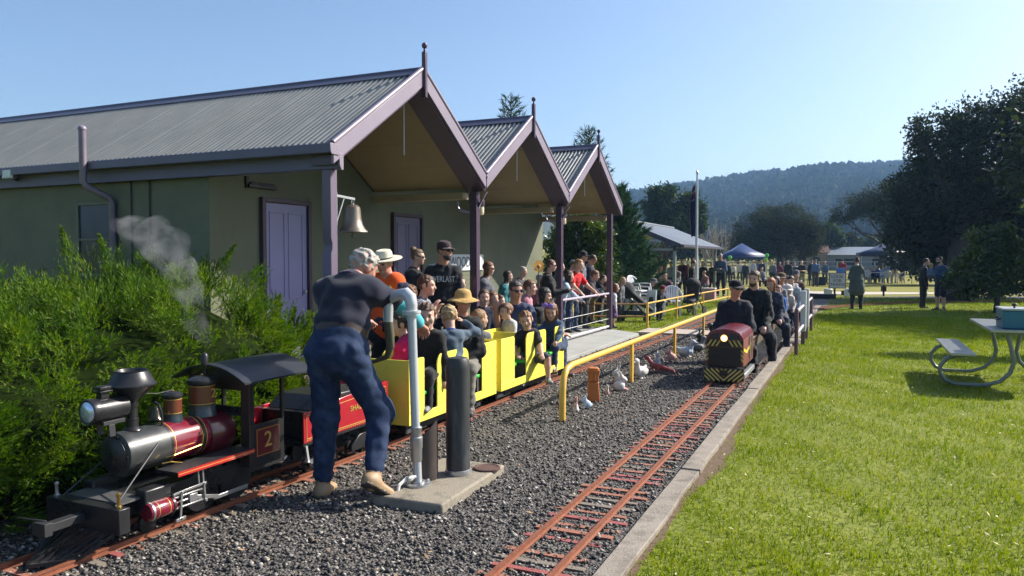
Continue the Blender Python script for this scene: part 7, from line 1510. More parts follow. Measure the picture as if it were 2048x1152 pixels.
wb = wthing('white_board', 'narrow white board with black marks leaning behind yellow fence', 'board', loc=(-5.2, 20.9, 0))
MB().prism([(-5.36, 20.95, 0), (-5.08, 20.83, 0), (-5.08, 20.95, 0.75), (-5.36, 21.07, 0.75)], (0.02, 0.03, 0)).build('panel', M_plast, wb); 
for z0_ in (0.14, 0.42): MB().prism([(-5.30, 20.90 + z0_ * 0.16, z0_), (-5.14, 20.83 + z0_ * 0.16, z0_), (-5.17, 20.86 + z0_ * 0.16, z0_ + 0.13), (-5.27, 20.90 + z0_ * 0.16, z0_ + 0.13)], (0.003, 0.004, 0)).build('mark', M_black, wb)
def pram(label, loc, rz, hood_up, accent):
    p = thing('pushchair', label, 'pushchair', loc, rz)
    fb = pm('pram_fabric', (0.014, 0.015, 0.017), 0.8, 0, 0.2, 10)
    if hood_up:
        V, Q, g = sdf_mesh([([cap((0, -0.05, 0.50), (0, -0.12, 0.86), 0.10, 0.12, (1, 0, 0), 0.19, 0.20), ell((0, -0.06, 0.90), (0.21, 0.22, 0.17)), cap((0, 0.0, 0.42), (0, 0.25, 0.38), 0.08, 0.06, (1, 0, 0), 0.18, 0.17)], 0.06)], 0.022, [(0, ell((0, 0.20, 0.78), (0.16, 0.2, 0.17)), 0.03)])
    else:
        V, Q, g = sdf_mesh([([cap((0, -0.30, 0.95), (0, 0.22, 0.48), 0.07, 0.09, (1, 0, 0), 0.19, 0.19), ell((0, -0.18, 0.80), (0.20, 0.20, 0.22)), cap((0, 0.22, 0.46), (0, 0.45, 0.30), 0.08, 0.05, (1, 0, 0), 0.17, 0.16)], 0.05)], 0.022)
    link('hood', np_mesh('hood', V, Q, fb, True), p)
    fr = MB()
    for s in (-1, 1): fr.tube([(s * 0.22, -0.42, 1.0), (s * 0.22, -0.25, 0.72), (s * 0.22, 0.30, 0.16)], 0.014, 6); fr.tube([(s * 0.22, 0.0, 0.46), (s * 0.22, -0.32, 0.14)], 0.014, 6)
    fr.tube([(-0.22, -0.42, 1.0), (0.22, -0.42, 1.0)], 0.016, 6); fr.build('frame', M_black, p)
    for s in (-1, 1):
        for yy, r in ((-0.34, 0.12), (0.32, 0.10)): MB().lathe([(r - 0.03, -0.02), (r, -0.02), (r, 0.02), (r - 0.03, 0.02), (0.01, 0.015)], (s * 0.24, yy, r), (1, 0, 0), 16).build('wheel', pm('pram_tyre', (0.02, 0.02, 0.02), 0.8), p)
    MB().prism([(-0.18, -0.30, 0.18), (0.18, -0.30, 0.18), (0.18, 0.22, 0.16), (-0.18, 0.22, 0.16)], (0, 0, 0.10)).build('basket', cloth(accent), p)
    return p
pram('black three quarter covered pushchair by the last porch post', (-5.25, 19.3, 0), math.radians(-75), False, (0.05, 0.05, 0.06))
pram('black upright pushchair with lime edged hood facing away by the fence', (-4.35, 22.3, 0), math.radians(165), True, (0.12, 0.15, 0.03))
pk = wthing('pink_box', 'pale pink storage box beside the flagpole', 'box', loc=at(1418, 590, 30)); p0 = at(1418, 590, 30)
MB().box((p0.x - 0.25, p0.y - 0.2, 0), (p0.x + 0.25, p0.y + 0.2, 0.42)).build('tub', pm('pink_plastic', (0.50, 0.25, 0.27), 0.5), pk, bevel=0.01); MB().box((p0.x - 0.27, p0.y - 0.22, 0.4205), (p0.x + 0.27, p0.y + 0.22, 0.46)).build('lid', pm('pale_lid', (0.6, 0.55, 0.58), 0.5), pk, bevel=0.01)
def trestle(label, c, L_, W_, rz, mat, h=0.74):
    t = thing('table', label, 'table', c, rz)
    MB().box((-L_/2, -W_/2, h - 0.04), (L_/2, W_/2, h)).build('table_top', mat, t, bevel=0.006)
    for sx_ in (-1, 1):
        for sy_ in (-1, 1): MB().bar((sx_ * (L_/2 - 0.12), sy_ * (W_/2 - 0.06), 0), (sx_ * (L_/2 - 0.18), sy_ * (W_/2 - 0.08), h - 0.04), 0.035, 0.035).build('leg', M_black, t)
    return t
M_tdk = pm('table_dark', (0.03, 0.035, 0.035), 0.5); M_tl = pm('table_pale', (0.45, 0.46, 0.44), 0.5); M_twood = pm('bench_wood', (0.24, 0.19, 0.13), 0.8, 0, 0.2, 6)
for (x, y, l, w, rz_, m, lab) in ((-6.4, 27.2, 1.8, 0.8, 1.5, M_twood, 'wooden table under the near end of the shelter'), (-7.2, 30.6, 1.8, 0.8, 1.55, M_tl, 'pale table under the middle of the shelter'), (-6.9, 53.0, 1.9, 0.75, 0.35, M_tl, 'pale cloth table in front of the first gazebo'), (-3.5, 48.6, 2.4, 0.8, 0.2, M_tdk, 'long dark table in front of the man in black tee'), (-2.05, 49.6, 1.4, 0.8, 0.2, M_tdk, 'dark table right of the checked shirt man'), (-0.75, 48.3, 1.5, 0.75, 0.1, pm('table_blue', (0.12, 0.22, 0.42), 0.5), 'blue topped table beside the man in red'), (0.9, 53.5, 1.8, 0.8, 0.0, M_tl, 'table in the shade of the second gazebo')):
    trestle(lab, (x, y, 0), l, w, rz_, m)
for (x, y, z, s, lab, c) in ((-3.2, 48.55, 0.74, 0.5, 'dark crate on the long dark table', (0.02, 0.03, 0.03)), (-3.9, 48.4, 0.0, 0.7, 'large dark box under the long dark table', (0.015, 0.02, 0.02)), (-2.0, 49.5, 0.0, 0.7, 'dark box under the table by the checked shirt man', (0.015, 0.02, 0.022)), (-0.8, 48.3, 0.74, 0.45, 'blue cool box on the blue topped table', (0.06, 0.16, 0.40)), (-7.0, 53.0, 0.74, 0.6, 'pale carton on the table before the first gazebo', (0.5, 0.42, 0.3))):
    cr_ = thing('crate', lab, 'crate', (x, y, z), 0.2); MB().box((-s/2, -s/2.6, 0), (s/2, s/2.6, s * 0.62)).build('tub', pm('crate_%d_%d' % (int(c[0]*99), int(c[2]*99)), c, 0.6), cr_, bevel=0.02); MB().box((-s/2 - 0.02, -s/2.6 - 0.02, s * 0.6205), (s/2 + 0.02, s/2.6 + 0.02, s * 0.70)).build('rim', pm('crate_%d_%d' % (int(c[0]*99), int(c[2]*99)), c), cr_, bevel=0.01)
for (x, y, rz_, lab) in ((1.75, 53.2, 0.3, 'white plastic chair under the second gazebo, front'), (2.6, 55.0, 1.9, 'white plastic chair at the right side of the second gazebo'), (0.6, 54.6, 2.8, 'white plastic chair at the left side of the second gazebo')): plastic_chair(lab, (x, y, 0), rz_, 'chairs under the second gazebo')
# ------------------------------------------------------------------ railway sign, drums, markers at the curve
ls = wthing('warning_sign', 'white LOOK FOR TRAINS sign in a timber frame by the curve', 'sign', loc=(-0.7, 35.6, 0))
MB().box((-1.02, 35.60, 0.36), (-0.40, 35.63, 0.98)).build('board', pm('sign_pale', (0.60, 0.60, 0.56), 0.6, 0, 0.06), ls)
fr = MB()
for l, h_ in (((-1.06, 0.33), (-0.36, 0.36)), ((-1.06, 0.98), (-0.36, 1.01)), ((-1.06, 0.0), (-1.02, 0.98)), ((-0.40, 0.0), (-0.36, 0.98))): fr.box((l[0], 35.592, l[1] + 0.0005), (h_[0], 35.64, h_[1] - 0.0005))
fr.build('timber_frame', pm('frame_timber', (0.22, 0.13, 0.06), 0.7), ls)
for k, w in enumerate(('LOOK', 'FOR', 'TRAINS')): text_part('lettering', w, 0.175, M_black, ls, (-0.01, -0.004, 0.83 - k * 0.17), (math.pi / 2, 0, 0), extrude=0.003)
for (x, y, r, lab) in ((-1.05, 34.9, 0.17, 'white drum standing left of the warning sign post'), (-0.28, 35.1, 0.15, 'white drum standing right of the warning sign')):
    d_ = thing('drum', lab, 'drum', (x, y, 0), 0, 'white drums by the warning sign'); MB().lathe([(r * 0.95, 0), (r, 0.02), (r, 0.28), (r * 1.04, 0.29), (r * 1.04, 0.31), (r * 0.9, 0.33)], n=18).build('bucket', M_plast, d_); MB().lathe([(r * 0.88, 0.331), (r * 0.86, 0.34), (0.02, 0.34)], n=18).build('lid', M_plast, d_)
for (u, v, h_, lab) in ((1669, 591, 0.80, 'black point lever standing before the warning sign'), (1767, 592, 0.48, 'short dark marker post by the curved track')):
    p = onground(u, v); pk_ = wthing('marker_post', lab, 'post', loc=p, group=None); MB().box((p.x - 0.04, p.y - 0.04, 0), (p.x + 0.04, p.y + 0.04, h_)).build('stem', M_black, pk_, bevel=0.008); MB().box((p.x - 0.11, p.y - 0.03, h_ - 0.28), (p.x + 0.11, p.y + 0.03, h_ - 0.06)).build('target', pm('marker_rust', (0.06, 0.03, 0.02), 0.7), pk_, bevel=0.008)
for (u, v, w, lab) in ((1645, 597, 1.0, 'dark track side box left of the warning sign'), (1702, 590, 0.8, 'dark track side box right of the warning sign')):
    p = onground(u, v); b_ = wthing('track_box', lab, 'box', loc=p); MB().box((p.x - w/2, p.y - 0.2, 0), (p.x + w/2, p.y + 0.2, 0.16)).build('case', M_black, b_, bevel=0.01); MB().box((p.x - w/2 - 0.03, p.y - 0.23, 0.1605), (p.x + w/2 + 0.03, p.y + 0.23, 0.19)).build('lid', M_black, b_, bevel=0.006)
# far fence and sheds behind the lawn
ff = wthing('paddock_fence', 'pale post and rail fence at the far side of the lawn', 'fence', loc=(0, 78, 0.2))
for i in range(34):
    x = -16 + i * 1.6; z = float(terrain(x, 78.0)); MB().box((x - 0.06, 77.94, z), (x + 0.06, 78.06, z + 1.15)).build('post', pm('fence_pale', (0.42, 0.42, 0.38), 0.8), ff)
for zz in (0.55, 1.0): MB().box((-16, 77.98, 0.25 + zz), (37, 78.03, 0.31 + zz)).build('rail', pm('fence_pale', (0.42, 0.42, 0.38)), ff)
def shed(label, x, y, w, d, h, wall, roofc):
    z = float(terrain(x, y)) - 0.1; s_ = thing('shed', label, 'shed', (x, y, z), 0.15)
    MB().box((-w/2, -d/2, 0), (w/2, d/2, h)).build('wall', pm('shed_w%d' % int(x * 10), wall, 0.7, 0, 0.08, 0.8), s_)
    MB().prism([(-w/2 - 0.3, -d/2 - 0.3, h + 0.005), (-w/2 - 0.3, 0, h + d * 0.22), (-w/2 - 0.3, d/2 + 0.3, h + 0.005)], (w + 0.6, 0, 0)).build('roof', pm('shed_r%d' % int(x * 10), roofc, 0.5, 0.2), s_)
    for k in range(3): MB().box((-w/2 + w * (0.15 + 0.28 * k), -d/2 - 0.03, h * 0.35), (-w/2 + w * (0.30 + 0.28 * k), -d/2 + 0.01, h * 0.75)).build('window', M_glass, s_)
shed('long pale grey shed beyond the fence left of the second gazebo', 2.2, 92, 13, 4, 1.7, (0.20, 0.22, 0.25), (0.20, 0.23, 0.27))
shed('brown roofed shelter shed beyond the fence by the tables', -5.6, 90, 5.0, 4, 2.0, (0.22, 0.17, 0.13), (0.13, 0.07, 0.045))
shed('small white shed seen past the dark conifer by the shelter', -14.0, 46, 1.7, 1.6, 1.6, (0.60, 0.62, 0.63), (0.55, 0.57, 0.58))
# ------------------------------------------------------------------ vegetation
def tri_leaves(P, D, S, L_, W_):
    """narrow triangles: base P, direction D, side S"""
    n = len(P); V = np.empty((n, 3, 3)); V[:, 0] = P - S * W_[:, None]; V[:, 1] = P + S * W_[:, None]; V[:, 2] = P + D * L_[:, None]
    return V.reshape(-1, 3), np.arange(n * 3).reshape(-1, 3)
def unit(v): return v / np.maximum(np.linalg.norm(v, axis=1, keepdims=True), 1e-9)
def rsphere(n): return unit(rng.normal(size=(n, 3)))
def quad_leaves(P, size, nrm=None, asp=0.5, up=0.0):
    n = len(P); D = rsphere(n); D[:, 2] += up; D = unit(D)
    if nrm is not None: D = unit(D + nrm * 0.6)
    S = unit(np.cross(D, rsphere(n))); s = size[:, None]
    V = np.stack([P, P + D * s * 0.5 + S * s * asp * 0.5, P + D * s, P + D * s * 0.5 - S * s * asp * 0.5], 1)
    return V.reshape(-1, 3), np.arange(n * 4).reshape(-1, 4)

# spreading juniper between the engine and the wall
JL = [((-5.36, 5.70, .46), (.66, .60, .60)), ((-5.55, 5.0, .70), (1.0, .85, .82)), ((-6.3, 5.45, .80), (1.0, .75, .80)), ((-5.6, 4.1, .62), (1.05, .85, .80)), ((-6.6, 4.7, .78), (1.1, .9, .84)), ((-5.45, 3.2, .52), (.98, .85, .72)), ((-6.6, 3.7, .70), (1.1, .9, .80)), ((-7.6, 4.5, .72), (1.1, 1.0, .82)), ((-5.35, 2.35, .42), (.92, .8, .60)), ((-6.6, 2.7, .58), (1.1, .9, .75)), ((-7.7, 3.4, .66), (1.1, 1.0, .78)), ((-8.5, 4.9, .66), (1.0, 1.0, .78)), ((-5.4, 1.5, .35), (.9, .8, .5)), ((-7.3, 5.5, .75), (.9, .75, .80)), ((-4.98, 3.4, .26), (.48, .7, .36)), ((-4.98, 2.4, .24), (.48, .8, .34)), ((-4.98, 4.4, .26), (.46, .7, .38)), ((-5.0, 5.2, .26), (.42, .6, .38)), ((-5.0, 1.4, .24), (.5, .7, .32))]
JL = [((c[0], c[1], c[2] * (0.93 if c[0] > -6.4 else 0.74)), (r[0], r[1], r[2] * (0.88 if c[0] > -6.4 else 0.80))) for c, r in JL]
jr = thing('juniper_bush', 'wide spreading green juniper bush between the steam engine and the wall', 'bush', (-6.2, 4, 0))
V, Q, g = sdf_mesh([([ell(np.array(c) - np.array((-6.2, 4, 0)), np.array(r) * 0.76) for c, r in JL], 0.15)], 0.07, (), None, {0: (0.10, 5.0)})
link('shade_core', np_mesh('shade_core', V, Q, pm('juniper_core', (0.012, 0.020, 0.005), 1.0, 0, 0.4, 9, spec=0.0), True), jr)  # smooth inner shell, coloured near black to stand for shade in the hollows
def juniper():
    T = 1150; k = rng.integers(0, len(JL), T * 2); C = np.array([c for c, r in JL])[k]; R = np.array([r for c, r in JL])[k]
    d = rsphere(T * 2); d[:, 2] = np.where(rng.random(T * 2) < 0.72, np.abs(d[:, 2]), d[:, 2]); d = unit(d)
    B_ = C + R * d * (0.80 + 0.10 * rng.random(T * 2))[:, None]
    keep = (B_[:, 2] > 0.03) & (B_[:, 1] < 6.30) & ((B_[:, 0] < -4.52) | (B_[:, 1] > 5.9))
    for c, r in JL: keep &= (((B_ - np.array(c)) / (np.array(r) * 0.78)) ** 2).sum(1) > 1.0
    B_, d = B_[keep][:T], d[keep][:T]; T = len(B_)
    ax_ = unit(d * 0.85 + np.array((0.20, -0.38, 0.30)) * 0.75 + rng.normal(0, 0.22, (T, 3))); Lt = 0.20 + 0.22 * rng.random(T) ** 1.4; Lt[rng.random(T) < 0.06] *= 1.6
    q = 36; n = T * q; tid = np.repeat(np.arange(T), q); t = rng.random(n) ** 0.75
    axis = ax_[tid]; s1 = unit(np.cross(axis, rsphere(n))); spread = 0.135 * (1.06 - t) + 0.008
    P = B_[tid] + axis * (t * Lt[tid])[:, None] + s1 * (spread * rng.random(n) ** 0.6)[:, None]
    sh = unit(axis * 1.0 + s1 * (0.75 * (1 - t) + 0.12)[:, None] + rng.normal(0, 0.16, (n, 3))); L_ = 0.055 + 0.075 * rng.random(n)
    ok = (P[:, 2] > 0.02) & (P[:, 1] < 6.40) & ((P[:, 0] < -4.34) | (P[:, 1] > 5.9)); P, sh, L_ = P[ok], sh[ok], L_[ok]; n = len(P)
    side = unit(np.cross(sh, rsphere(n))); s2 = np.cross(sh, side); vs, fs, off = [], [], 0; m = 8
    for j in range(m):
        tt_ = (j + 0.3) / m; ang = rng.random(n) * 6.283; rad_ = side * np.cos(ang)[:, None] + s2 * np.sin(ang)[:, None]
        D = unit(sh + rad_ * (0.62 - 0.4 * tt_)); v, f = tri_leaves(P + sh * (L_ * tt_)[:, None], D, unit(np.cross(D, rsphere(n))), 0.024 + 0.022 * rng.random(n), 0.0032 + 0.0024 * rng.random(n))
        vs.append(v); fs.append(f + off); off += len(v)
    m_ = leafmat('juniper_leaf', [(0.014, 0.042, 0.005), (0.045, 0.105, 0.009), (0.11, 0.185, 0.016), (0.28, 0.28, 0.045)], 0.55, 0.35, 0.2, 2.2)
    link('foliage', np_mesh('foliage', np.concatenate(vs) - np.array((-6.2, 4, 0)), np.concatenate(fs), m_), jr)
juniper()
def juniper_shoot(tip, base, n=46):
    tip, base = np.array(tip), np.array(base); vs, fs, off = [], [], 0; ax_ = (tip - base) / np.linalg.norm(tip - base); L_ = np.linalg.norm(tip - base); k = 900
    t = rng.random(k) ** 0.8; P = base + ax_ * (t * L_)[:, None] + rng.normal(0, 1, (k, 3)) * (0.055 * (1 - t) + 0.004)[:, None]
    D = unit(ax_ * 1.0 + rng.normal(0, 0.4, (k, 3))); v, f = tri_leaves(P, D, unit(np.cross(D, rsphere(k))), 0.025 + 0.03 * (1 - t) * rng.random(k), np.full(k, 0.0042))
    link('tall_shoot', np_mesh('tall_shoot', v - np.array((-6.2, 4, 0)), f, MATS['juniper_leaf']), jr)
for (u, v, d_) in ((122, 455, 7.0), (198, 470, 7.1), (470, 490, 7.4), (300, 515, 7.0), (560, 590, 7.6), (590, 615, 7.7)):
    a = at(u, v, d_); b = at(u + (25 if u < 250 else -55 if u < 500 else -20), v + 85, d_ + 0.05); juniper_shoot(a, b)

# trees
def crown_pts(lobes, n, clump=0.18, nclump=12, shell=0.55):
    vol = np.array([r[0] * r[1] * r[2] for c, r in lobes]) ** 0.75; k = rng.choice(len(lobes), n, p=vol / vol.sum())
    C = np.array([c for c, r in lobes])[k]; R = np.array([r for c, r in lobes])[k]
    cl = rsphere(len(lobes) * nclump).reshape(len(lobes), nclump, 3) * (shell + (1 - shell) * rng.random((len(lobes), nclump, 1)))
    q = cl[k, rng.integers(0, nclump, n)] + rng.normal(0, clump, (n, 3))
    return C + R * q, unit(q)
def limbs(parent, base, top, lobes, r0, mat, bend=0.1):
    base = Vector(base); top = Vector(top); mb = MB(); mid = base.lerp(top, 0.5) + Vector((rnd.uniform(-1, 1), rnd.uniform(-1, 1), 0)) * bend
    mb.tube([base, base.lerp(mid, 0.5), mid, top], [r0 * 1.25, r0, r0 * 0.85, r0 * 0.55], 10); tr = mb.build('trunk', mat, parent)
    for c, r in lobes:
        c = Vector(c); s_ = mid.lerp(top, rnd.uniform(0.0, 0.95)); m = s_.lerp(c, 0.5) + Vector((rnd.uniform(-.2, .2), rnd.uniform(-.2, .2), -0.10 * (c - s_).length))
        e = c + Vector((rnd.uniform(-.5, .5) * r[0], rnd.uniform(-.5, .5) * r[1], 0.5 * r[2])); MB().tube([s_, m, c, e], [r0 * 0.5, r0 * 0.34, r0 * 0.2, r0 * 0.06], 6).build('limb', mat, parent)
M_bark = pm('bark_grey', (0.05, 0.04, 0.03), 1.0, 0, 0.3, 8, 0.6, 30, stretch=(3, 3, 0.5)); M_barkp = pm('bark_pale', (0.32, 0.28, 0.24), 0.9, 0, 0.25, 5, 0.4, 30)
def tree(label, base, top, lobes, n, size, lm, r0=0.15, asp=0.5, group=None, name='tree', bark=None, cat='tree', clump=0.2, up=0.0, nclump=14, shell=0.5, jit=0.35):
    t = thing(name, label, cat, base, 0, group); b = np.array(base)
    lobes = [(np.array(c) - b, np.array(r)) for c, r in lobes]
    limbs(t, (0, 0, 0), Vector(top) - Vector(base), lobes, r0, bark or M_bark)
    P, N_ = crown_pts(lobes, n, clump, nclump, shell); s = size * (1 - jit + 2 * jit * rng.random(n))
    V, F = quad_leaves(P, s, N_, asp, up); link('crown', np_mesh('crown', V, F, lm), t)
    return t
def lobes_px(spec, depth, thick=0.9):
    """crown lobes from the outline in the photograph, each at its own distance"""
    out = []
    for u, v, ru, rv in spec:
        dd = depth + rnd.uniform(-0.35, 0.35) * ru / FPX * depth; c = at(u, v, dd); out.append(((c.x, c.y, c.z), (ru / FPX * depth, ru / FPX * depth * thick, rv / FPX * depth)))
    return out
LM_dark = leafmat('leaf_dark', [(0.007, 0.014, 0.006), (0.016, 0.028, 0.010), (0.032, 0.048, 0.017), (0.075, 0.09, 0.035)], 0.55, 0.22, 0.25, 0.5)
LM_olive = leafmat('leaf_olive', [(0.010, 0.015, 0.005), (0.019, 0.027, 0.008), (0.032, 0.041, 0.013), (0.055, 0.062, 0.02)], 0.7, 0.2, 0.1, 0.4)
LM_gum = leafmat('leaf_gum', [(0.009, 0.021, 0.007), (0.02, 0.042, 0.011), (0.042, 0.07, 0.018), (0.08, 0.105, 0.03)], 0.6, 0.25, 0.15, 0.5)
LM_laurel = leafmat('leaf_laurel', [(0.014, 0.032, 0.007), (0.035, 0.07, 0.012), (0.08, 0.12, 0.018), (0.20, 0.20, 0.03)], 0.3, 0.3, 0.5, 0.9)
LM_con = leafmat('leaf_conifer', [(0.010, 0.028, 0.014), (0.02, 0.05, 0.022), (0.035, 0.075, 0.03), (0.06, 0.11, 0.045)], 0.6, 0.2, 0.2, 0.8)
# big dark tree at the right
bt = onground(1912, 603)
big = lobes_px([(1803, 372, 26, 30), (1795, 425, 34, 32), (1800, 475, 34, 30), (1838, 262, 26, 30), (1860, 300, 42, 50), (1905, 265, 50, 50), (1960, 255, 55, 48), (2020, 270, 60, 70), (2080, 260, 80, 90), (1850, 370, 50, 50), (1920, 350, 70, 60), (2000, 360, 75, 60), (2090, 370, 90, 80), (1830, 430, 45, 45), (1890, 430, 60, 50), (1960, 440, 70, 50), (2050, 450, 85, 60), (1850, 490, 45, 35), (1920, 495, 55, 35), (2010, 500, 60, 40), (2130, 480, 90, 70), (1880, 475, 50, 40), (1935, 470, 55, 45), (1990, 470, 55, 45), (1865, 520, 36, 22), (1950, 530, 45, 20)], 31)
tree('huge dark green spreading tree at the right edge of the lawn', tuple(bt), tuple(at(1935, 380, 31.5)), big, 84000, 0.155, LM_dark, 0.42, 0.55, clump=0.25, nclump=26, shell=0.4)
tree('tall dark tree just outside the frame shading the lawn', (9.0, 29.0, 0), (9.0, 29.0, 6.0), [((9 + a, 29 + b, c), (r, r, r * 0.8)) for a, b, c, r in ((0, 0, 6.9, 2.2), (-2.2, 0.5, 6.0, 2.0), (2, -0.5, 6.6, 2.2), (0.4, -2, 6.6, 2.0), (-0.6, 2.2, 6.4, 2.0), (-1.8, -1.6, 5.2, 1.8), (1.8, 1.6, 5.4, 1.9), (0, 0, 5.0, 2.2), (-3.2, -1.0, 4.6, 1.4))], 26000, 0.25, LM_dark, 0.3, 0.55, clump=0.28)
tree('small round tree just outside the frame whose shadow falls by the picnic table', (4.4, 16.9, 0), (4.4, 16.9, 2.4), [((4.4 + a, 16.9 + b, c), (r, r * 0.45, r * 0.4)) for a, b, c, r in ((0, 0, 2.7, 0.8), (0.7, 0.1, 2.6, 0.7), (-0.75, 0.0, 2.6, 0.7), (1.4, 0.1, 2.6, 0.7))], 4000, 0.12, LM_laurel, 0.05, 0.5)
bl_ = lobes_px([(1815, 500, 34, 40), (1850, 470, 40, 40), (1900, 480, 48, 44), (1960, 480, 52, 48), (2030, 480, 60, 50), (1880, 530, 48, 26), (1950, 530, 50, 26), (2030, 530, 50, 26)], 46)
pb_ = at(1900, 516, 46); tree('dense dark tree filling the gap behind the huge tree', (pb_.x, pb_.y, 0), tuple(at(1905, 470, 46)), bl_, 17000, 0.28, LM_dark, 0.25, 0.5, clump=0.24)
st_ = onground(1992, 626)
sml = lobes_px([(1960, 505, 32, 34), (1995, 490, 30, 36), (2030, 520, 36, 36), (1940, 545, 32, 30), (1985, 540, 38, 34), (2030, 560, 34, 28), (1925, 570, 24, 20), (1975, 575, 30, 20), (2010, 470, 16, 22)], 23.0)
tree('small leafy young tree in front of the huge dark tree', tuple(st_), tuple(at(1990, 540, 23)), sml, 15000, 0.13, LM_laurel, 0.075, 0.5, clump=0.22)
# dark olive round tree and its neighbours
rt_ = at(1560, 516, 64); rt_.z = float(terrain(rt_.x, rt_.y)) - 0.1
rl = lobes_px([(1500, 462, 34, 30), (1540, 440, 40, 28), (1580, 438, 40, 28), (1610, 462, 34, 32), (1560, 468, 55, 34), (1490, 485, 28, 26), (1530, 492, 38, 26), (1590, 490, 40, 26), (1620, 488, 26, 24), (1510, 500, 26, 14), (1545, 505, 26, 12), (1605, 504, 26, 12)], 64)
tree('round olive green wattle tree behind the first gazebo', tuple(rt_), tuple(at(1562, 470, 64)), rl, 46000, 0.20, LM_olive, 0.30, 0.22, clump=0.22, up=-0.3, nclump=20, shell=0.6)
ut = at(1757, 516, 60); ut.z = 0
ul = lobes_px([(1692, 428, 28, 15), (1725, 406, 36, 20), (1765, 394, 42, 26), (1810, 396, 44, 34), (1680, 438, 20, 10), (1750, 420, 40, 18), (1790, 430, 44, 26), (1835, 440, 40, 36)], 60)
tree('flat topped umbrella tree leaning over the second gazebo', tuple(ut), tuple(at(1775, 440, 60)), ul, 28000, 0.20, LM_olive, 0.20, 0.22, clump=0.26, nclump=16)
gt = at(1325, 516, 62); gt.z = 0
gl_ = lobes_px([(1310, 390, 18, 18), (1330, 382, 20, 16), (1300, 415, 20, 20), (1335, 415, 28, 24), (1375, 402, 22, 18), (1385, 428, 22, 20), (1350, 445, 30, 22), (1310, 448, 24, 20), (1395, 450, 16, 16), (1370, 470, 22, 16)], 62)
tree('tall bushy gum tree behind the shelter roof', tuple(gt), tuple(at(1340, 430, 62)), gl_, 17000, 0.26, LM_gum, 0.28, 0.45, clump=0.24)
# laurel shrub and conifers at the end of the station
lb = at(1150, 516, 20.5); lb.z = 0
ll = lobes_px([(1115, 480, 30, 40), (1150, 470, 34, 42), (1190, 480, 34, 44), (1125, 540, 34, 44), (1165, 540, 38, 46), (1205, 550, 30, 44), (1140, 600, 36, 34), (1185, 600, 36, 34)], 20.5)
tree('tall laurel shrub with glossy yellow green leaves beyond the porch', tuple(lb), tuple(at(1155, 500, 20.5)), ll, 17000, 0.115, LM_laurel, 0.07, 0.5, name='laurel_shrub', cat='shrub', clump=0.22)
def conifer(label, base, H, rad, tiers, n, seed=0):
    t = thing('conifer', label, 'tree', base, 0, 'conifers behind the station'); P, D = [], []
    mb = MB(); mb.tube([(0, 0, 0), (0, 0, H * 0.5), (0, 0, H)], [0.12, 0.08, 0.012], 8); mb.build('trunk', M_bark, t)
    r_ = np.random.default_rng(seed); br_ = MB()
    for i in range(tiers):
        z = H * (0.10 + 0.88 * i / tiers); rr_ = rad * (1 - i / tiers) ** 0.8 * r_.uniform(0.75, 1.15) + 0.12; a0 = r_.random() * 6.28
        for k in range(5):
            a = a0 + k * 1.257 + r_.uniform(-0.3, 0.3); d = np.array((math.cos(a), math.sin(a), 0.42 + 0.5 * i / tiers)); L_ = rr_ * r_.uniform(0.75, 1.1)
            e = np.array((0, 0, z)) + d * L_; br_.tube([(0, 0, z), tuple(np.array((0, 0, z)) + d * L_ * 0.5), tuple(e)], [0.02, 0.012, 0.004], 4)
            m = max(12, int(n / (tiers * 5) * L_ / (rad * 0.55))); q = r_.random(m) ** 0.7; p = np.array((0, 0, z)) + d * (L_ * q)[:, None] + r_.normal(0, 1, (m, 3)) * (0.10 * (1.15 - q) * min(1, rad / 1.0))[:, None]
            P.append(p); D.append(unit(d * 1.0 + r_.normal(0, 0.55, (m, 3))))
    br_.build('boughs', M_bark, t); P, D = np.concatenate(P), np.concatenate(D); n_ = len(P)
    v, f = tri_leaves(P, D, unit(np.cross(D, rsphere(n_))), 0.10 + 0.14 * rng.random(n_), np.full(n_, 0.014)); link('crown', np_mesh('crown', v, f, LM_con), t)
for (u, v, d, rad, n, lab) in ((1022, 184, 24, 1.5, 9000, 'conifer whose tip rises behind the middle gable'), (1178, 250, 26, 1.6, 9000, 'conifer whose tip rises behind the farthest gable'), (1238, 372, 22.5, 1.15, 16000, 'dense dark conifer standing just past the end of the porch')):
    p = at(u, v, d); conifer(lab, (p.x, p.y, 0), p.z, rad, 26, n, int(u))
p = at(1268, 470, 23.5); conifer('short bushy conifer between the porch and the shelter', (p.x, p.y, 0), p.z, 0.9, 18, 7000, 4)
# bare grey saplings
def bare(label, base, H, n, mat):
    t = thing('bare_tree', label, 'tree', base, 0, 'bare winter trees'); mb = MB()
    for k in range(n):
        a = rnd.random() * 6.28; tip = Vector((math.cos(a) * H * 0.35 * rnd.random(), math.sin(a) * H * 0.35 * rnd.random(), H * rnd.uniform(0.7, 1.0))); s_ = Vector((0, 0, H * rnd.uniform(0.05, 0.4)))
        m = s_.lerp(tip, 0.5) + Vector((rnd.uniform(-.2, .2), rnd.uniform(-.2, .2), 0.1)); mb.tube([s_, m, tip], [0.035, 0.022, 0.006], 4)
        for q in range(5):
            b0_ = m.lerp(tip, rnd.uniform(-0.3, 0.9)); mb.tube([b0_, b0_ + Vector((rnd.uniform(-.6, .6), rnd.uniform(-.6, .6), rnd.uniform(.3, .8)))], [0.012, 0.004], 3)
    mb.build('twigs', mat, t); MB().tube([(0, 0, 0), (0, 0, H * 0.5)], [0.08, 0.04], 6).build('trunk', mat, t)
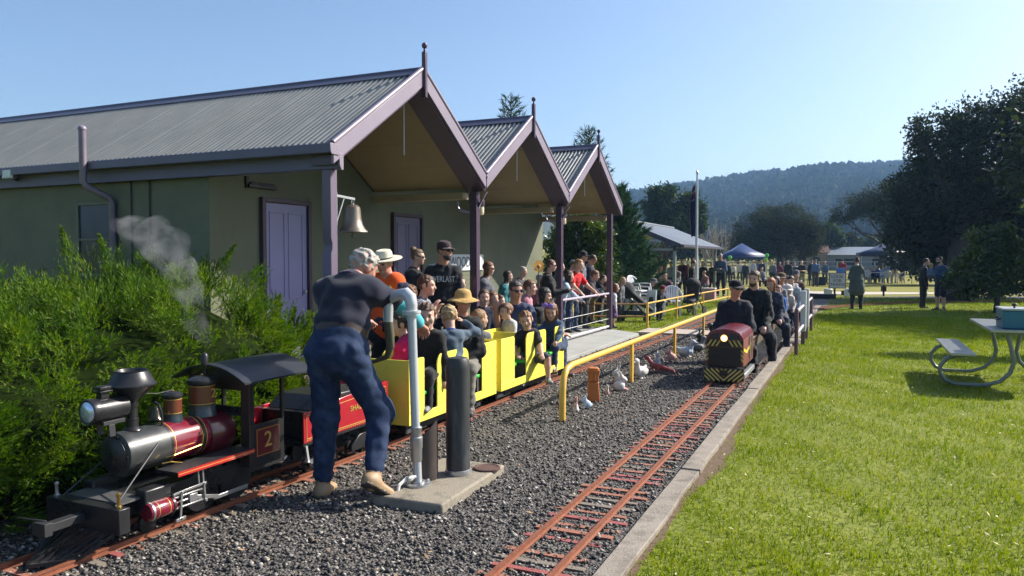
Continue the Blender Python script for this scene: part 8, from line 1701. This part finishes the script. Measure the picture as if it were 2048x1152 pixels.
for (u, d, H, lab) in ((1428, 70, 5.4, 'bare pale tree left of the first gazebo'), (1448, 75, 5.0, 'second bare pale tree behind the first gazebo'), (1412, 80, 4.6, 'thin bare tree right of the flagpole'), (1320, 40, 2.6, 'bare small tree on the grass behind the shelter')):
    p = at(u, 516, d); bare(lab, (p.x, p.y, float(terrain(p.x, p.y))), H, 22, M_barkp if d > 50 else M_bark)
# scattered trees behind the fence
for i, (u, v, w, h, d, lab, lm) in enumerate(((1655, 478, 26, 30, 85, 'loose mid green tree between the round tree and the umbrella tree', LM_gum), (1690, 486, 22, 20, 95, 'small olive tree behind the fence left of the second gazebo', LM_olive), (1440, 500, 40, 20, 110, 'grey green scrub tree behind the first gazebo', LM_olive), (1640, 500, 30, 16, 100, 'low shrubby tree by the brown roofed shed', LM_gum), (1830, 490, 34, 36, 70, 'dark tree behind the second gazebo', LM_dark), (1262, 500, 40, 20, 95, 'scrub tree on the slope past the conifer', LM_gum), (1385, 490, 26, 22, 90, 'scrub tree on the slope behind the flagpole', LM_olive))):
    p = at(u, 516, d); p.z = float(terrain(p.x, p.y)); lb_ = lobes_px([(u - w * .5, v + h * .2, w * .6, h * .6), (u + w * .5, v + h * .1, w * .6, h * .6), (u, v - h * .3, w * .7, h * .6), (u, v + h * .5, w * .8, h * .5)], d)
    tree(lab, tuple(p), tuple(at(u, v, d)), lb_, 4500, 0.42, lm, 0.18, 0.5, 'trees beyond the fence', clump=0.28)
for (u, v, w, h, d, lab, lm) in ((1478, 488, 34, 28, 100, 'dark scrub tree behind the left side of the first gazebo', LM_olive), (1520, 492, 30, 24, 108, 'broad dark tree behind the round wattle, left side', LM_gum), (1598, 488, 36, 26, 104, 'broad dark tree behind the round wattle, right side', LM_olive), (1668, 500, 26, 16, 112, 'low dark tree behind the warning sign', LM_dark), (1716, 496, 34, 22, 108, 'dark tree behind the woman in the olive coat', LM_olive), (1752, 494, 34, 24, 104, 'dark tree straight behind the second gazebo', LM_gum), (1795, 492, 36, 28, 100, 'dark tree filling the gap right of the second gazebo', LM_dark), (1350, 498, 40, 18, 108, 'low scrub tree seen under the shelter roof', LM_gum)):
    p = at(u, 516, d); p.z = float(terrain(p.x, p.y)); lb_ = lobes_px([(u - w * .6, v + h * .3, w * .6, h * .6), (u + w * .6, v + h * .2, w * .6, h * .6), (u, v - h * .2, w * .7, h * .6), (u, v + h * .5, w * .9, h * .5)], d)
    tree(lab, tuple(p), tuple(at(u, v, d)), lb_, 4200, 0.5, lm, 0.2, 0.5, 'trees beyond the fence', clump=0.28)

# ------------------------------------------------------------------ wooded hill on the horizon
def hill_z(u, r):
    rid = np.interp(u, [700, 1000, 1250, 1350, 1420, 1500, 1600, 1700, 1780, 1900, 2100, 2600], [440, 420, 397, 380, 374, 366, 352, 342, 337, 338, 350, 380])
    zr = (516 - rid) / FPX * 720 / np.sqrt(1 + ((u - 1024) / FPX) ** 2) + EYE - 6.0
    t = np.clip((r - 250) / 470, 0, 1); s = t * t * (3 - 2 * t)
    back = np.clip((r - 720) / 400, 0, 1)
    wob = 4.0 * np.sin(u * 0.013 + r * 0.011) * s * (1 - back) + 2.5 * np.sin(u * 0.031 - r * 0.02) * s
    return 6.5 + (zr - 6.5) * s * (1 - 0.8 * back * back) + wob * (t < 0.97) * (1 - t) * 2
def hill_xy(u, r):
    ax_ = (u - 1024) / FPX; d = np.stack([_cf[0] + _cr[0] * ax_, _cf[1] + _cr[1] * ax_], -1); d = d / np.linalg.norm(d, axis=-1, keepdims=True); return d * (r / 1.0)[..., None]
uu, rr_ = np.meshgrid(np.linspace(600, 2700, 80), np.linspace(240, 1150, 40)); xy = hill_xy(uu, rr_); zz = hill_z(uu, rr_)
i = np.arange(80 * 40).reshape(40, 80); f = np.stack([i[:-1, :-1].ravel(), i[:-1, 1:].ravel(), i[1:, 1:].ravel(), i[1:, :-1].ravel()], 1)
tag(link('hills', np_mesh('hills', np.stack([xy[..., 0].ravel(), xy[..., 1].ravel(), zz.ravel()], 1), f, pm('hill_ground', (0.05, 0.06, 0.025), 0.95, 0, 0.4, 0.02), True)), 'wooded blue green hill rising behind the lawn', 'hill', kind='structure')
def hill_wood():
    n = 4700; u = 1180 + rng.random(n) * 760; r = 275 + (rng.random(n) ** 0.8) * 470; P = hill_xy(u, r); z = hill_z(u, r); gap = np.sin(u * 0.05) * np.sin(r * 0.04) > 0.93
    u, r, P, z = u[~gap], r[~gap], P[~gap], z[~gap]; n = len(u); m = 20
    s = 2.6 + 2.2 * rng.random(n); s[r > 700] *= 1.0
    q = rsphere(n * m).reshape(n, m, 3); q[..., 2] = np.abs(q[..., 2]) * 0.9 + 0.05
    C = np.stack([P[:, 0], P[:, 1], z + s * 0.6], 1)[:, None] + q * (s[:, None, None] * np.array((1.0, 1.0, 1.05)) * (0.75 + 0.4 * rng.random((n, m, 1))))
    V, F = quad_leaves(C.reshape(-1, 3), np.repeat(s, m) * (0.65 + 0.45 * rng.random(n * m)), q.reshape(-1, 3), 0.85)
    lm = leafmat('hill_leaf', [(0.008, 0.016, 0.010), (0.016, 0.028, 0.016), (0.03, 0.044, 0.022), (0.06, 0.072, 0.036)], 0.9, 0.15, 0.05, 0.05)
    tag(link('hill_wood', np_mesh('hill_wood', V, F, lm)), 'dense far off eucalypt wood covering the hill', 'wood', kind='stuff')
hill_wood()

# ------------------------------------------------------------------ grass
def grass(label, region, n, h0, pw, seed, col):
    r_ = np.random.default_rng(seed); (x0, x1, y0, y1) = region
    y = y0 + (r_.random(n) ** pw) * (y1 - y0); x = x0 + r_.random(n) * (x1 - x0)
    patch = np.sin(x * 3.1 + 1.3 * np.sin(y * 2.3)) * np.sin(y * 2.7 + 1.1 * np.sin(x * 1.9)) + 0.5 * np.sin(x * 9 + y * 7)
    keep = (r_.random(n) < 0.80 + 0.25 * patch) & ~((x > -1.10) & (x < -1.02 + 0.08 * np.maximum(0, np.sin(y * 1.7) * np.sin(y * 0.63 + 1))) & (r_.random(n) < 0.8)); x, y, patch = x[keep], y[keep], patch[keep]; n = len(x)
    sc = 1 + np.maximum(y - 7, 0) * 0.07; h = h0 * (0.5 + r_.random(n) * 0.9 + 0.15 * patch) * (0.9 + 0.1 * sc); w = 0.0036 * sc * (0.7 + 0.7 * r_.random(n))
    a = r_.random(n) * 6.283; ln = r_.normal(0, 0.5, (n, 2)); D = unit(np.stack([ln[:, 0], ln[:, 1], np.ones(n)], 1)); S = np.stack([np.cos(a), np.sin(a), np.zeros(n)], 1)
    v, f = tri_leaves(np.stack([x, y, np.full(n, -0.012)], 1), D, S, h, w)
    tag(link('grass', np_mesh('grass', v, f, col)), label, 'grass', kind='stuff')
LM_grass = leafmat('grass_blade', [(0.06, 0.115, 0.006), (0.14, 0.205, 0.010), (0.225, 0.275, 0.016), (0.33, 0.31, 0.06)], 0.7, 0.35, 0.08, 2.2)
grass('short bright green grass of the lawn beside the kerb', (-1.07, 4.6, 3.3, 24), 225000, 0.042, 1.75, 3, LM_grass)
grass('sparser shaded grass under the trees beyond the handrail', (-0.9, 9.0, 22, 35), 34000, 0.055, 1.0, 8, LM_grass)
grass('short green grass around the yellow fence beyond the platform', (-9.0, -4.2, 16.8, 30), 26000, 0.06, 1.3, 4, LM_grass)

def flecks(label, name, n, region, size, mat, seed, z):
    r_ = np.random.default_rng(seed); x0, x1, y0, y1 = region; y = y0 + r_.random(n) ** 1.6 * (y1 - y0); x = x0 + r_.random(n) * (x1 - x0)
    P = np.stack([x, y, z + 0.012 * r_.random(n)], 1); a = r_.random(n) * 6.283; D = unit(np.stack([np.cos(a), np.sin(a), r_.normal(0, 0.3, n)], 1)); S = unit(np.cross(D, np.array((0, 0, 1.0)) + r_.normal(0, 0.25, (n, 3)))); s = size * (0.5 + r_.random(n))[:, None]
    V = np.stack([P, P + D * s * 0.5 + S * s * 0.18, P + D * s, P + D * s * 0.5 - S * s * 0.18], 1).reshape(-1, 3); tag(link(name, np_mesh(name, V, np.arange(n * 4).reshape(-1, 4), mat)), label, name.replace('_', ' '), kind='stuff')
flecks('pale dry clippings lying in the lawn', 'dry_clippings', 900, (-1.0, 4.4, 3.4, 18), 0.030, pm('straw_fleck', (0.50, 0.44, 0.24), 0.8), 21, 0.014)
flecks('small dry leaves scattered on the gravel', 'fallen_leaves', 150, (-3.6, -1.25, 3.0, 11), 0.035, pm('dry_leaf', (0.30, 0.19, 0.10), 0.8), 22, 0.018)
# ------------------------------------------------------------------ steam from the safety valve
sm, nt, out = nmat('steam_volume'); N = nt.nodes.new; L = nt.links.new
pv_ = N('ShaderNodeVolumePrincipled'); pv_.inputs['Color'].default_value = (0.92, 0.92, 0.95, 1); pv_.inputs['Anisotropy'].default_value = 0.25
tc = N('ShaderNodeTexCoord'); nz = N('ShaderNodeTexNoise'); nz.inputs['Scale'].default_value = 6.0; nz.inputs['Detail'].default_value = 5.0; nz.inputs['Roughness'].default_value = 0.6; L(tc.outputs['Object'], nz.inputs['Vector'])
mr = N('ShaderNodeMapRange'); mr.inputs['From Min'].default_value = 0.44; mr.inputs['From Max'].default_value = 0.74; mr.inputs['To Min'].default_value = 0.0; mr.inputs['To Max'].default_value = 2.2; L(nz.outputs[0], mr.inputs[0]); L(mr.outputs[0], pv_.inputs['Density']); L(pv_.outputs[0], out.inputs['Volume'])
path = [(411, 704, 4.98), (404, 668, 5.0), (395, 640, 5.05), (385, 610, 5.1), (368, 570, 5.2), (352, 530, 5.3), (335, 500, 5.4), (308, 478, 5.5), (275, 462, 5.6), (240, 450, 5.7)]
rad = [0.03, 0.05, 0.075, 0.085, 0.10, 0.12, 0.15, 0.15, 0.11, 0.06]
V, Q, g = sdf_mesh([([cap(at(*path[i]), at(*path[i + 1]), rad[i], rad[i + 1]) for i in range(len(path) - 1)], 0.05)], 0.03, (), None, {0: (0.03, 14.0)})
tag(link('steam', np_mesh('steam', V, Q, sm, True)), 'thin white steam drifting up from the engine past the juniper', 'steam', kind='stuff')
# ------------------------------------------------------------------ haze over the whole valley
hz, nt, out = nmat('haze_volume'); pv2 = nt.nodes.new('ShaderNodeVolumePrincipled'); pv2.inputs['Color'].default_value = (0.34, 0.60, 1.0, 1); pv2.inputs['Density'].default_value = 0.00050; pv2.inputs['Anisotropy'].default_value = 0.2
nt.links.new(pv2.outputs[0], out.inputs['Volume'])
tag(MB().box((-1500, -1500, -2), (1500, 1500, 104)).build('haze', hz, smooth=False), 'pale blue haze filling the valley', 'haze', kind='stuff')
for o in bpy.data.objects:
    for kk in ('_w', '_ht'):
        if kk in o: del o[kk]
